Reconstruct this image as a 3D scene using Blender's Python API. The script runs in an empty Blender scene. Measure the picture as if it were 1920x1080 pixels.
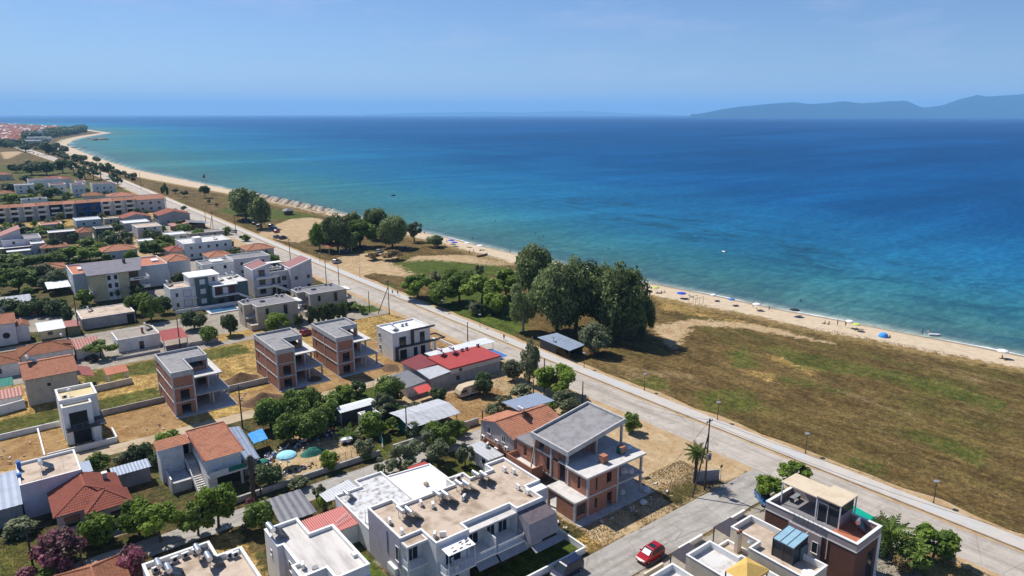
import bpy, bmesh, math, random
import numpy as np
from mathutils import Vector, Matrix, noise as mnoise
rnd = random.Random(11)
PI = math.pi
sc = bpy.context.scene
COL = sc.collection

# ---------------------------------------------------------------- camera, sky, sun, exposure
# world axes: +X towards the sea, +Y along the coast road away from the camera, metres
CAMH, FPX, YAW = 58.0, 1300.0, math.radians(38)
PITCH = math.atan((540 - 214) / FPX)
cam_d = bpy.data.cameras.new('camera'); cam = bpy.data.objects.new('camera', cam_d); COL.objects.link(cam)
cam.location = (0, 0, CAMH); cam.rotation_euler = (PI / 2 - PITCH, 0, -YAW)
cam_d.sensor_width = 36; cam_d.lens = 36 * FPX / 1920; cam_d.clip_start = 1; cam_d.clip_end = 90000
sc.camera = cam
SUN_DIR = Vector((-0.22, 1.0, 0)).normalized()        # horizontal direction towards the sun
SUN_EL = math.radians(52)
sun_d = bpy.data.lights.new('sun', 'SUN'); sun = bpy.data.objects.new('sun', sun_d); COL.objects.link(sun)
sun_d.energy = 5.0; sun_d.angle = math.radians(0.53); sun_d.color = (1.0, 0.955, 0.88)
sv = Vector((SUN_DIR.x * math.cos(SUN_EL), SUN_DIR.y * math.cos(SUN_EL), math.sin(SUN_EL)))
sun.rotation_euler = sv.to_track_quat('Z', 'Y').to_euler(); sun.location = (0, 0, 200)
world = bpy.data.worlds.new('World'); sc.world = world; world.use_nodes = True
wn, wl = world.node_tree.nodes, world.node_tree.links
bg = wn['Background']; bg.inputs['Strength'].default_value = 0.084
sky = wn.new('ShaderNodeTexSky'); sky.sky_type = 'NISHITA'; sky.sun_disc = False
sky.sun_elevation = SUN_EL; sky.sun_rotation = math.atan2(SUN_DIR.x, SUN_DIR.y)
sky.altitude = 0; sky.air_density = 1.0; sky.dust_density = 0.0; sky.ozone_density = 6.0
# a few faint wisps of cirrus in the sky dome
tcw = wn.new('ShaderNodeTexCoord'); mpw = wn.new('ShaderNodeMapping'); mpw.inputs['Scale'].default_value = (3, 3, 14)
nzw = wn.new('ShaderNodeTexNoise'); nzw.inputs['Scale'].default_value = 2.2; nzw.inputs['Detail'].default_value = 7; nzw.inputs['Roughness'].default_value = 0.62
rpw = wn.new('ShaderNodeValToRGB'); rpw.color_ramp.elements[0].position = 0.50; rpw.color_ramp.elements[1].position = 0.78
rpw.color_ramp.elements[0].color = (0, 0, 0, 1); rpw.color_ramp.elements[1].color = (0.36, 0.36, 0.36, 1)
mxw = wn.new('ShaderNodeMixRGB'); mxw.inputs[2].default_value = (7.2, 7.4, 8.4, 1)
wl.new(tcw.outputs['Generated'], mpw.inputs['Vector']); wl.new(mpw.outputs[0], nzw.inputs['Vector']); wl.new(nzw.outputs[0], rpw.inputs[0])
wl.new(rpw.outputs[0], mxw.inputs[0]); wl.new(sky.outputs[0], mxw.inputs[1]); 
tnt = wn.new('ShaderNodeMixRGB'); tnt.blend_type = 'MULTIPLY'; tnt.inputs[0].default_value = 1; tnt.inputs[2].default_value = (.83, .84, .985, 1)   # white balance of the photograph
wl.new(mxw.outputs[0], tnt.inputs[1]); wl.new(tnt.outputs[0], bg.inputs['Color'])
sc.view_settings.view_transform = 'Standard'; sc.view_settings.look = 'None'
sc.view_settings.exposure = 0.30; sc.view_settings.gamma = 1.0; sc.view_settings.use_curve_mapping = False
sc.render.engine = 'CYCLES'; sc.cycles.use_denoising = True
sc.cycles.max_bounces = 6; sc.cycles.diffuse_bounces = 5; sc.cycles.volume_bounces = 3; sc.cycles.transparent_max_bounces = 12
sc.cycles.sample_clamp_indirect = 6

# ---------------------------------------------------------------- helpers
CP, SP, CY_, SY_ = math.cos(PITCH), math.sin(PITCH), math.cos(YAW), math.sin(YAW)
def at(px, py, z=0.0):
    """ground point (X, Y) that the photograph shows at pixel px, py of 1920 x 1080, at height z"""
    dx, dy = px - 960, py - 540
    t = (CAMH - z) / (FPX * SP + dy * CP)
    x, y = dx * t, (FPX * CP - dy * SP) * t
    return (CY_ * x + SY_ * y, -SY_ * x + CY_ * y)
def mpp(px, py):
    """metres per photograph pixel for something standing at that ground pixel"""
    t = CAMH / (FPX * SP + (py - 540) * CP)
    return t
def lin(c):
    c = c / 255.0
    return c / 12.92 if c <= 0.04045 else ((c + 0.055) / 1.055) ** 2.4
def S(r, g, b, f=1.35):
    """base colour of a sunlit flat surface that the photograph shows as r g b"""
    return (min(lin(r) / f, .85), min(lin(g) / f, .85), min(lin(b) / f, .85), 1)

def new_mat(name):
    m = bpy.data.materials.new(name); m.use_nodes = True
    n, l = m.node_tree.nodes, m.node_tree.links
    return m, n, l, n['Principled BSDF']
def nz(n, l, vec, scale, detail=5, rough=.6, dist=0):
    t = n.new('ShaderNodeTexNoise'); t.inputs['Scale'].default_value = scale; t.inputs['Detail'].default_value = detail
    t.inputs['Roughness'].default_value = rough; t.inputs['Distortion'].default_value = dist
    if vec is not None: l.new(vec, t.inputs['Vector'])
    return t.outputs[0]
def rampf(n, l, fac, a, b):
    r = n.new('ShaderNodeMapRange'); r.inputs['From Min'].default_value = a; r.inputs['From Max'].default_value = b
    r.interpolation_type = 'SMOOTHSTEP'
    l.new(fac, r.inputs['Value']); return r.outputs[0]
def mixc(n, l, fac, c1, c2, mode='MIX'):
    m = n.new('ShaderNodeMixRGB'); m.blend_type = mode
    for i, v in ((0, fac), (1, c1), (2, c2)):
        if hasattr(v, 'links') or hasattr(v, 'is_linked'): l.new(v, m.inputs[i])
        elif i == 0: m.inputs[0].default_value = v
        else: m.inputs[i].default_value = v
    return m.outputs[0]
def mathn(n, l, op, a, b=None):
    m = n.new('ShaderNodeMath'); m.operation = op
    for i, v in enumerate((a, b)):
        if v is None: continue
        if hasattr(v, 'is_linked'): l.new(v, m.inputs[i])
        else: m.inputs[i].default_value = v
    return m.outputs[0]
def wpos(n, l, scale=(1, 1, 1)):
    g = n.new('ShaderNodeNewGeometry'); mp = n.new('ShaderNodeMapping'); mp.inputs['Scale'].default_value = scale
    l.new(g.outputs['Position'], mp.inputs['Vector']); return mp.outputs[0]
def bump(n, l, p, h, strength, dist=0.05):
    b = n.new('ShaderNodeBump'); b.inputs['Strength'].default_value = strength; b.inputs['Distance'].default_value = dist
    l.new(h, b.inputs['Height']); l.new(b.outputs[0], p.inputs['Normal'])
MATS = {}
def M(name, c, c2=None, scale=1.2, lo=.42, hi=.68, rough=.8, spec=.25, metal=0, bmp=0, bscale=8, streak=0, alpha=1, aniso=(1, 1, 1)):
    """plain procedural material: base colour weathered towards c2 by noise, optional runs of dirt down walls"""
    m, n, l, p = new_mat(name)
    v = wpos(n, l, aniso)
    col = None
    if c2 is None: c2 = (c[0] * .8, c[1] * .78, c[2] * .75, 1)
    f = rampf(n, l, nz(n, l, v, scale, 6, .65), lo, hi)
    col = mixc(n, l, f, c, c2)
    if streak:
        v2 = wpos(n, l, (2.2, 2.2, .22))
        f2 = mathn(n, l, 'MULTIPLY', rampf(n, l, nz(n, l, v2, 1.6, 6, .7), .52, .75), streak)
        col = mixc(n, l, f2, col, (c[0] * .4, c[1] * .38, c[2] * .35, 1))
    l.new(col, p.inputs['Base Color'])
    p.inputs['Roughness'].default_value = rough; p.inputs['Specular IOR Level'].default_value = spec; p.inputs['Metallic'].default_value = metal
    if bmp: bump(n, l, p, nz(n, l, v, bscale, 5), bmp)
    MATS[name] = m
    return m

class MB:
    """collects faces; build() links them as one mesh object"""
    def __init__(s): s.v = []; s.f = []
    def add(s, vs, fs):
        o = len(s.v); s.v += [tuple(v) for v in vs]; s.f += [tuple(i + o for i in f) for f in fs]; return s
    def box(s, x0, x1, y0, y1, z0, z1):
        return s.add([(x0, y0, z0), (x1, y0, z0), (x1, y1, z0), (x0, y1, z0), (x0, y0, z1), (x1, y0, z1), (x1, y1, z1), (x0, y1, z1)],
                     [(3, 2, 1, 0), (4, 5, 6, 7), (0, 1, 5, 4), (1, 2, 6, 5), (2, 3, 7, 6), (3, 0, 4, 7)])
    def hexa(s, lo, hi):
        """8 points: bottom loop and top loop of four"""
        return s.add(list(lo) + list(hi), [(3, 2, 1, 0), (4, 5, 6, 7), (0, 1, 5, 4), (1, 2, 6, 5), (2, 3, 7, 6), (3, 0, 4, 7)])
    def slab(s, pts, t):
        """sheet through the points, thickened downwards by t"""
        n = len(pts); lo = [(p[0], p[1], p[2] - t) for p in pts]
        s.add(lo + list(pts), [tuple(range(n - 1, -1, -1)), tuple(range(n, 2 * n))] + [(i, (i + 1) % n, n + (i + 1) % n, n + i) for i in range(n)]); return s
    def prism(s, poly, z0, z1, caps=True):
        n = len(poly); vs = [(x, y, z0) for x, y in poly] + [(x, y, z1) for x, y in poly]
        fs = [(i, (i + 1) % n, n + (i + 1) % n, n + i) for i in range(n)]
        if caps: fs += [tuple(range(n - 1, -1, -1)), tuple(range(n, 2 * n))]
        return s.add(vs, fs)
    def cyl(s, p, q, r, r2=None, n=8, cap=True):
        p, q = Vector(p), Vector(q); r2 = r if r2 is None else r2
        d = (q - p).normalized(); a = d.orthogonal().normalized(); b = d.cross(a)
        vs = []
        for c, rr in ((p, r), (q, r2)):
            for i in range(n):
                t = 2 * PI * i / n; vs.append(c + a * math.cos(t) * rr + b * math.sin(t) * rr)
        fs = [(i, (i + 1) % n, n + (i + 1) % n, n + i) for i in range(n)]
        if cap: fs += [tuple(range(n - 1, -1, -1)), tuple(range(n, 2 * n))]
        return s.add(vs, fs)
    def tube(s, pts, r, n=5):
        for a, b in zip(pts, pts[1:]): s.cyl(a, b, r, n=n)
        return s
    def dome(s, c, r, h, n=10, m=3, rim=0):
        vs = [(c[0], c[1], c[2] + h)]
        for j in range(1, m + 1):
            a = PI / 2 * j / m
            for i in range(n):
                t = 2 * PI * i / n; vs.append((c[0] + r * math.sin(a) * math.cos(t), c[1] + r * math.sin(a) * math.sin(t), c[2] + h * math.cos(a)))
        fs = [(0, 1 + i, 1 + (i + 1) % n) for i in range(n)]
        for j in range(m - 1):
            for i in range(n):
                a, b = 1 + j * n + i, 1 + j * n + (i + 1) % n
                fs.append((a, a + n, b + n, b))
        return s.add(vs, fs)
    def mesh(s, name, mat, off=(0, 0, 0), smooth=False):
        me = bpy.data.meshes.new(name)
        me.from_pydata([(v[0] - off[0], v[1] - off[1], v[2] - off[2]) for v in s.v], [], s.f)
        me.materials.append(MATS[mat] if isinstance(mat, str) else mat)
        if smooth: me.shade_smooth()
        me.update(); return me
    def build(s, name, mat, parent=None, smooth=False, loc=None):
        off = tuple(parent.location) if parent is not None else (loc or (0, 0, 0))
        if parent is not None and parent.parent is not None:
            off = tuple(a + b for a, b in zip(off, parent.parent.location))
        o = bpy.data.objects.new(name, s.mesh(name, mat, off, smooth)); COL.objects.link(o)
        if parent is not None: o.parent = parent
        else: o.location = off
        return o
def tag(o, label=None, cat=None, group=None, kind=None):
    if label: o['label'] = label
    if cat: o['category'] = cat
    if group: o['group'] = group
    if kind: o['kind'] = kind
    return o
def thing(name, label, cat, loc=(0, 0, 0), rz=0, group=None):
    o = bpy.data.objects.new(name, None); COL.objects.link(o); o.empty_display_size = .5
    o.location = (loc[0], loc[1], loc[2] if len(loc) > 2 else 0); o.rotation_euler = (0, 0, rz)
    return tag(o, label, cat, group)
def link(name, me, parent=None, loc=(0, 0, 0), rz=0, sc_=(1, 1, 1)):
    o = bpy.data.objects.new(name, me); COL.objects.link(o); o.location = loc; o.rotation_euler = (0, 0, rz); o.scale = sc_
    if parent is not None: o.parent = parent
    return o
def copy_thing(root, loc, rz=0, scale=1, label=None, group=None, mats=None):
    """copy a thing with its parts and sub-parts; mats maps part name -> material for a different paint"""
    def cp(o, par):
        c = o.copy(); COL.objects.link(c); c.parent = par
        if mats and o.type == 'MESH' and o.name.split('.')[0] in mats:
            c.data = o.data.copy(); c.data.materials[0] = MATS[mats[o.name.split('.')[0]]]
        for ch in o.children: cp(ch, c)
        return c
    r = cp(root, None); r.location = (loc[0], loc[1], loc[2] if len(loc) > 2 else 0); r.rotation_euler = (0, 0, rz)
    r.scale = (scale,) * 3 if not hasattr(scale, '__len__') else scale
    if label: r['label'] = label
    if group: r['group'] = group
    return r
def struct(o): o['kind'] = 'structure'; return o

# ---------------------------------------------------------------- shoreline
SHORE = [(240, -500), (212, -60), (202.1, 50.5), (198.6, 77), (193, 116), (187.8, 161), (184.6, 208), (182.6, 241), (182.4, 266), (181, 302), (177.7, 397), (173.6, 474),
         (167, 572), (158.2, 703), (147, 859), (148, 1022), (152.6, 1274), (165.6, 1630), (217, 1960), (277.7, 2219), (372, 2540), (392, 2590), (396, 2900), (412, 3400), (375, 3900), (300, 4400), (225, 5400), (100, 5600), (-2600, 6300), (-9000, 7000)]
VEG = [(215, -500), (197, -60), (189.7, 47), (184.2, 71), (178.4, 107), (174.8, 137), (172.6, 148), (168.3, 222), (169.1, 260), (167.7, 375), (155.5, 533), (128, 758), (119.5, 926), (127.6, 1377), (140, 1630)]
def interp(pl, y):
    for (x0, y0), (x1, y1) in zip(pl, pl[1:]):
        if y0 <= y <= y1: return x0 + (x1 - x0) * (y - y0) / (y1 - y0)
    return pl[0][0] if y < pl[0][1] else pl[-1][0]

# ---------------------------------------------------------------- ground materials
def patchy(name, cols, scale=.4, rough=.95, fine=3.0, bmp=.3, run=None):
    """earth, gravel, lawn and other ground cover: three colours mixed at three scales"""
    m, n, l, p = new_mat(name); v = wpos(n, l)
    c = mixc(n, l, rampf(n, l, nz(n, l, v, scale, 7, .65, .5), .4, .62), cols[0], cols[1])
    c = mixc(n, l, rampf(n, l, nz(n, l, v, fine, 6, .7), .5, .72), c, cols[2])
    if run:      # wheel tracks, patched strips and drifted sand along the way the road runs
        for s1, lo, hi, f1 in ((1.1, .42, .7, (.80, .80, .80, 1)), (.35, .5, .62, (.86, .85, .84, 1)), (2.6, .56, .72, (1.1, 1.06, .98, 1))): c = mixc(n, l, rampf(n, l, nz(n, l, wpos(n, l, run), s1, 5, .6, .3), lo, hi), c, mixc(n, l, 1.0, c, f1, 'MULTIPLY'))
        vo = n.new('ShaderNodeTexVoronoi'); vo.feature = 'DISTANCE_TO_EDGE'; vo.inputs['Scale'].default_value = .16; l.new(v, vo.inputs['Vector']); c = mixc(n, l, rampf(n, l, vo.outputs['Distance'], .012, .0), c, mixc(n, l, 1.0, c, (.7, .7, .7, 1), 'MULTIPLY'))
    l.new(c, p.inputs['Base Color']); p.inputs['Roughness'].default_value = rough; p.inputs['Specular IOR Level'].default_value = .15
    bump(n, l, p, nz(n, l, v, fine * 1.5, 6, .7), bmp, .1); MATS[name] = m
patchy('asphalt', [S(206, 196, 184), S(190, 180, 168), S(216, 208, 196)], .25, .85, 1.2, .1, (1, .05, 1))
patchy('street', [S(190, 184, 176), S(172, 166, 158), S(204, 198, 188)], .2, .85, 1.0, .1, (.05, 1, 1))
patchy('promenade', [S(214, 206, 196), S(202, 198, 192), S(218, 206, 188)], .3, .85, 1.5, .1)
patchy('sandy', [S(200, 172, 134), S(184, 152, 110), S(214, 192, 160)], .3, .95, 1.5)
patchy('dirt', [S(176, 142, 98), S(148, 112, 72), S(198, 168, 126)], .35, .95, 2)
patchy('dirt_dark', [S(116, 84, 56), S(92, 66, 44), S(140, 106, 74)], .5, .95, 2, .8)
patchy('lane', [S(204, 184, 156), S(184, 162, 130), S(214, 200, 178)], .3, .95, 1.5)
patchy('straw_plot', [S(194, 162, 104), S(166, 132, 78), S(128, 128, 62)], .22, .95, 1.6, .5)
patchy('weeds', [S(112, 122, 50), S(150, 134, 74), S(82, 98, 38)], .35, .95, 1.6, .6)
patchy('lawn', [S(92, 112, 44), S(76, 98, 36), S(112, 126, 62)], .4, .95, 2.5, .4)
patchy('dark_yard', [S(82, 84, 50), S(110, 92, 62), S(62, 70, 36)], .4, .95, 2, .5)
patchy('paving', [S(178, 168, 156), S(162, 152, 140), S(192, 182, 170)], .4, .9, 1.5, .1)
patchy('bluepave', [S(204, 208, 210), S(212, 206, 198), S(188, 202, 214)], .3, .85, 2, .05)

# ---------------------------------------------------------------- the sea
def sea_mat():
    m, n, l, p = new_mat('sea_water')
    a = n.new('ShaderNodeAttribute'); a.attribute_name = 'offshore'
    v = wpos(n, l); vl = wpos(n, l, (1, .25, 1)); vh = wpos(n, l, (.45, 1, 1))
    wob = mathn(n, l, 'MULTIPLY', mathn(n, l, 'SUBTRACT', nz(n, l, vl, .012, 5, .6, .6), .5), .5)
    d = mathn(n, l, 'ADD', a.outputs['Fac'], wob)      # log10 of metres offshore, shifted paler towards the headland
    r = n.new('ShaderNodeValToRGB'); cr = r.color_ramp
    mr = n.new('ShaderNodeMapRange'); mr.inputs['From Min'].default_value = 0; mr.inputs['From Max'].default_value = 4; l.new(d, mr.inputs['Value']); l.new(mr.outputs[0], r.inputs[0])
    stops = [(0.0, (.36, .42, .34)), (.20, (.07, .155, .15)), (.34, (.055, .175, .165)), (.43, (.032, .170, .205)), (.52, (.013, .138, .265)), (.61, (.005, .076, .205)), (.80, (.002, .044, .155)), (1.0, (.003, .046, .16))]
    while len(cr.elements) < len(stops): cr.elements.new(.5)
    for e, (ps, c) in zip(cr.elements, stops): e.position = ps; e.color = (*c, 1)
    # beds of sea grass, long bands parallel to the shore, only in the shallows
    ag = n.new('ShaderNodeAttribute'); ag.attribute_name = 'seagrass'
    gb = mathn(n, l, 'MULTIPLY', rampf(n, l, nz(n, l, wpos(n, l, (1, .5, 1)), .06, 7, .7, .8), .47, .62), ag.outputs['Fac'])
    col = mixc(n, l, mathn(n, l, 'MULTIPLY', gb, .85), r.outputs[0], (.012, .075, .12, 1))
    # slicks and gusts on the open water
    vr = n.new('ShaderNodeMapping'); vr.inputs['Rotation'].default_value = (0, 0, YAW); vr.inputs['Scale'].default_value = (.22, 1, 1); gp = n.new('ShaderNodeNewGeometry'); l.new(gp.outputs['Position'], vr.inputs['Vector'])   # wind streaks lie along one bearing
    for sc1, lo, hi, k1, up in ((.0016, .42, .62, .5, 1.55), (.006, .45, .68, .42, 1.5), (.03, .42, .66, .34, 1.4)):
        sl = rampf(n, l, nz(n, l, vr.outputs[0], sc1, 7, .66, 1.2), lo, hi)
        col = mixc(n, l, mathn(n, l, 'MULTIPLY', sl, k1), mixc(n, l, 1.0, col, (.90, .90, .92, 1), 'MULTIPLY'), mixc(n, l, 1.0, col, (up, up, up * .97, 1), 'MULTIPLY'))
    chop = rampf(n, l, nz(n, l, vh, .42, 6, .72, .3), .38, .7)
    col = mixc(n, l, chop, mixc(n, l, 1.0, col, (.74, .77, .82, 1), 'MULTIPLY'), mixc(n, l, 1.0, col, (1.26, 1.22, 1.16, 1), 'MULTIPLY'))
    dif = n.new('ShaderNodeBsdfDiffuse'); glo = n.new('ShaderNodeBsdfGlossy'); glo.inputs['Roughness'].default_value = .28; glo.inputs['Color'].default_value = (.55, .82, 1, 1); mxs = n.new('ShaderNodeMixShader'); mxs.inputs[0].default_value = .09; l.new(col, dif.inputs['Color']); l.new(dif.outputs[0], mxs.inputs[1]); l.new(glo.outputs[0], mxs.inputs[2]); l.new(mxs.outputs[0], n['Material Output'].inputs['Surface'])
    b1 = n.new('ShaderNodeBump'); b1.inputs['Strength'].default_value = .75; b1.inputs['Distance'].default_value = .5
    l.new(nz(n, l, vh, .30, 6, .65, .5), b1.inputs['Height']); l.new(b1.outputs[0], dif.inputs['Normal']); l.new(b1.outputs[0], glo.inputs['Normal']); n.remove(p)
    MATS['sea_water'] = m
sea_mat()
def sea():
    fwd = math.atan2(SY_, CY_)
    angs = list(np.radians(np.arange(-62, 62.01, .3)))
    rads = list(np.exp(np.linspace(math.log(60), math.log(42000), 430)))
    P = np.zeros((len(angs), len(rads), 2))
    for i, a in enumerate(angs):
        d = np.array([math.sin(fwd + a), math.cos(fwd + a)])
        P[i] = np.outer(rads, d)
    pts = P.reshape(-1, 2); sh = np.array(SHORE, float); dist = np.full(len(pts), 1e9)
    for a, b in zip(sh, sh[1:]):
        ab = b - a; t = np.clip(((pts - a) @ ab) / (ab @ ab), 0, 1)
        dist = np.minimum(dist, np.hypot(*(pts - (a + t[:, None] * ab)).T))
    off = np.log10(np.maximum(dist, 1.0))
    # paler towards the headland: shallower shelf, plus sky reflection put into the colour
    y = pts[:, 1]; off -= np.clip((y - 150) / 900, 0, 1) * .42 * (dist > 8)
    y0 = np.clip((y - 40) / 330, 0, 1)
    c1 = 18 + 10 * y0; g1 = np.exp(-((dist - c1) / 9.0) ** 2) * (1 - np.clip((y - 260) / 60, 0, 1)) * .55
    c2 = 48 + np.clip(y - 40, 0, 400) * .36; g2 = np.exp(-((dist - c2) / (20 + .16 * c2)) ** 2) * (1 - np.clip((y - 360) / 80, 0, 1)) * 1.0
    grass = np.clip(g1 + g2, 0, 1)
    k = len(rads); fs = [(i * k + j, i * k + j + 1, (i + 1) * k + j + 1, (i + 1) * k + j) for i in range(len(angs) - 1) for j in range(k - 1)]
    me = bpy.data.meshes.new('sea'); me.from_pydata([(x, yy, -.8) for x, yy in pts], [], fs); me.materials.append(MATS['sea_water'])
    for nm, arr in (('offshore', off), ('seagrass', grass)):
        at_ = me.attributes.new(nm, 'FLOAT', 'POINT'); at_.data.foreach_set('value', arr.astype(np.float32))
    o = bpy.data.objects.new('sea', me); COL.objects.link(o); struct(o)
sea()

# ---------------------------------------------------------------- far hills across the water
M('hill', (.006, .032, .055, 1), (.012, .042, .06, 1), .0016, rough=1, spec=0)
def hills(name, prof, dist, depth, seed):
    verts, faces = [], []
    nu, nv = 150, 14
    for i in range(nu + 1):
        px = prof[0][0] + (prof[-1][0] - prof[0][0]) * i / nu
        top = next(y0 + (y1 - y0) * (px - x0) / (x1 - x0) for (x0, y0), (x1, y1) in zip(prof, prof[1:]) if x0 <= px <= x1)
        h = max(0, (214 - top)) / FPX * dist * 1.03 + CAMH
        a = math.atan((px - 960) / FPX) + YAW
        for j in range(nv + 1):
            t = j / nv; r = (dist + depth * (t - .5)) / math.cos(a - YAW)
            prf = math.sin(PI * t) ** 1.4 if t < .5 else 1 - (t - .5) * 2 * .4
            ridge = .18 * mnoise.fractal((px * .02 + seed, t * 3, seed), 1.0, 2.0, 5) * (4 * t * (1 - t)) * (1 if abs(t - .5) > .04 else .2)
            verts.append((math.sin(a) * r, math.cos(a) * r, -5 + (h + 5) * max(0, prf + ridge * prf)))
    for i in range(nu):
        for j in range(nv):
            q = i * (nv + 1) + j; faces.append((q, q + 1, q + nv + 2, q + nv + 1))
    me = bpy.data.meshes.new(name); me.from_pydata(verts, [], faces); me.materials.append(MATS['hill']); me.shade_smooth()
    o = bpy.data.objects.new(name, me); COL.objects.link(o); struct(o)
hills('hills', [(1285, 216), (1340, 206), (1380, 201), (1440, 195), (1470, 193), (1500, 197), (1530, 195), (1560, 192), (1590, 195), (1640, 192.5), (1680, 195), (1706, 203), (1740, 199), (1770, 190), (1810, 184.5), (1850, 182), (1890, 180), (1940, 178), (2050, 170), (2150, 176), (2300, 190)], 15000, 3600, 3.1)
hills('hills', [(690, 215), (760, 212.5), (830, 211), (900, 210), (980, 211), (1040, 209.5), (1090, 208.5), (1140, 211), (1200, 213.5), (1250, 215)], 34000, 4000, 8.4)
# ---------------------------------------------------------------- building materials
def tile_mat(name, c1, c2, c3):
    m, n, l, p = new_mat(name); v = wpos(n, l)
    vo = n.new('ShaderNodeTexVoronoi'); vo.inputs['Scale'].default_value = 3.4; l.new(v, vo.inputs['Vector'])
    sep = n.new('ShaderNodeSeparateColor'); l.new(vo.outputs['Color'], sep.inputs[0])
    c = mixc(n, l, sep.outputs[0], c1, c2)
    c = mixc(n, l, rampf(n, l, nz(n, l, v, .7, 6, .7), .5, .75), c, c3)
    l.new(c, p.inputs['Base Color']); p.inputs['Roughness'].default_value = .85; p.inputs['Specular IOR Level'].default_value = .2; MATS[name] = m
tile_mat('tile_orange', S(204, 146, 116), S(186, 122, 94), S(152, 108, 88))
tile_mat('tile_red', S(180, 108, 90), S(166, 96, 78), S(142, 92, 78))
tile_mat('tile_old', S(188, 130, 100), S(168, 110, 82), S(138, 100, 78))
def brick_mat(name, bw, bh, c1, c2, mortar):
    m, n, l, p = new_mat(name); g = n.new('ShaderNodeNewGeometry'); sp = n.new('ShaderNodeSeparateXYZ'); l.new(g.outputs['Position'], sp.inputs[0])
    cb = n.new('ShaderNodeCombineXYZ'); l.new(mathn(n, l, 'ADD', sp.outputs[0], sp.outputs[1]), cb.inputs[0]); l.new(sp.outputs[2], cb.inputs[1])
    b = n.new('ShaderNodeTexBrick'); l.new(cb.outputs[0], b.inputs['Vector']); b.inputs['Scale'].default_value = 1
    b.inputs['Brick Width'].default_value = bw; b.inputs['Row Height'].default_value = bh; b.inputs['Mortar Size'].default_value = .014
    b.inputs['Color1'].default_value = c1; b.inputs['Color2'].default_value = c2; b.inputs['Mortar'].default_value = mortar
    v = wpos(n, l); c = mixc(n, l, mathn(n, l, 'MULTIPLY', rampf(n, l, nz(n, l, v, .8, 6, .7), .5, .78), .55), b.outputs['Color'], (mortar[0] * .8, mortar[1] * .8, mortar[2] * .8, 1))
    l.new(c, p.inputs['Base Color']); p.inputs['Roughness'].default_value = .9; p.inputs['Specular IOR Level'].default_value = .15
    bump(n, l, p, b.outputs['Fac'], -.4, .02); MATS[name] = m
brick_mat('brick', .34, .20, (.42, .165, .095, 1), (.31, .115, .068, 1), (.40, .32, .27, 1))
def metal_sheet(name, c, c2, pitch=.25, axis='x'):
    m, n, l, p = new_mat(name); v = wpos(n, l)
    l.new(mixc(n, l, rampf(n, l, nz(n, l, v, .7, 6, .7), .45, .75), c, c2), p.inputs['Base Color'])
    p.inputs['Roughness'].default_value = .5; p.inputs['Metallic'].default_value = .0; p.inputs['Specular IOR Level'].default_value = .4; MATS[name] = m
metal_sheet('sheet_grey', S(166, 170, 180), S(146, 148, 156)); metal_sheet('sheet_light', S(206, 208, 212), S(182, 182, 184)); metal_sheet('sheet_blue', S(160, 174, 196), S(140, 152, 174))
metal_sheet('sheet_red', S(190, 72, 64), S(168, 62, 56)); metal_sheet('sheet_maroon', S(140, 52, 54), S(118, 46, 48)); metal_sheet('sheet_dark', S(122, 122, 128), S(100, 100, 106)); metal_sheet('sheet_white', S(236, 238, 240), S(214, 216, 220)); metal_sheet('sheet_rust', S(170, 92, 72), S(140, 76, 60)); metal_sheet('sheet_steel', S(150, 164, 186), S(130, 142, 160))
W_ = lambda r, g, b: (r, g, b, 1)
M('white', W_(.79, .775, .745), W_(.66, .645, .62), .8, streak=.22); M('white_clean', W_(.77, .76, .735), W_(.68, .67, .645), .7, streak=.18); M('cream', W_(.62, .55, .44), W_(.52, .46, .37), .7, streak=.25)
M('white_worn', W_(.74, .725, .70), W_(.48, .46, .44), 1.0, .45, .75, streak=.6); M('yellow_wall', W_(.58, .50, .32), W_(.50, .43, .28), .5, streak=.25); M('sand_wall', W_(.52, .45, .36), W_(.42, .36, .29), .8, streak=.3)
M('mauve', W_(.45, .41, .455), W_(.39, .35, .39), .9, streak=.15); M('lavender', W_(.58, .55, .565), W_(.50, .475, .49), .7, streak=.2); M('pink_wall', W_(.55, .42, .42), W_(.46, .36, .36), .7, streak=.2)
M('blue_wall', W_(.56, .60, .63), W_(.49, .53, .56), .4, streak=.25); M('lilac', W_(.58, .54, .60), W_(.50, .465, .52), .7, streak=.25); M('teal', W_(.045, .085, .085), W_(.06, .10, .10), .6, streak=.1); M('slate', W_(.10, .145, .155), W_(.085, .125, .135), .7, streak=.1)
M('navy', W_(.015, .03, .10), W_(.02, .04, .13), .6); M('royal', W_(.03, .09, .26), W_(.035, .10, .28), .6); M('grey_wall', W_(.36, .36, .37), W_(.28, .28, .285), .8, streak=.4); M('grey_block', W_(.34, .325, .315), W_(.25, .24, .23), .7, streak=.5)
M('olive_wall', W_(.13, .135, .085), W_(.11, .11, .07), .7, streak=.2); M('brown_wall', W_(.15, .07, .05), W_(.13, .062, .046), .6, streak=.12); M('taupe', W_(.40, .33, .31), W_(.35, .29, .275), .6, streak=.2); M('terracotta', W_(.40, .17, .10), W_(.34, .14, .085), .8, streak=.2); M('roof_terracotta', S(204, 128, 98), S(186, 112, 84), .6)
M('concrete', W_(.50, .49, .475), W_(.37, .36, .35), .9, .4, .72, streak=.4, bmp=.15); M('concrete_light', W_(.60, .57, .54), W_(.48, .455, .43), .8, streak=.3); M('roof_grey', S(150, 147, 149), S(126, 122, 124), .6, .4, .72); M('roof_concrete', S(164, 162, 164), S(132, 130, 130), .7, .38, .75)
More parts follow.
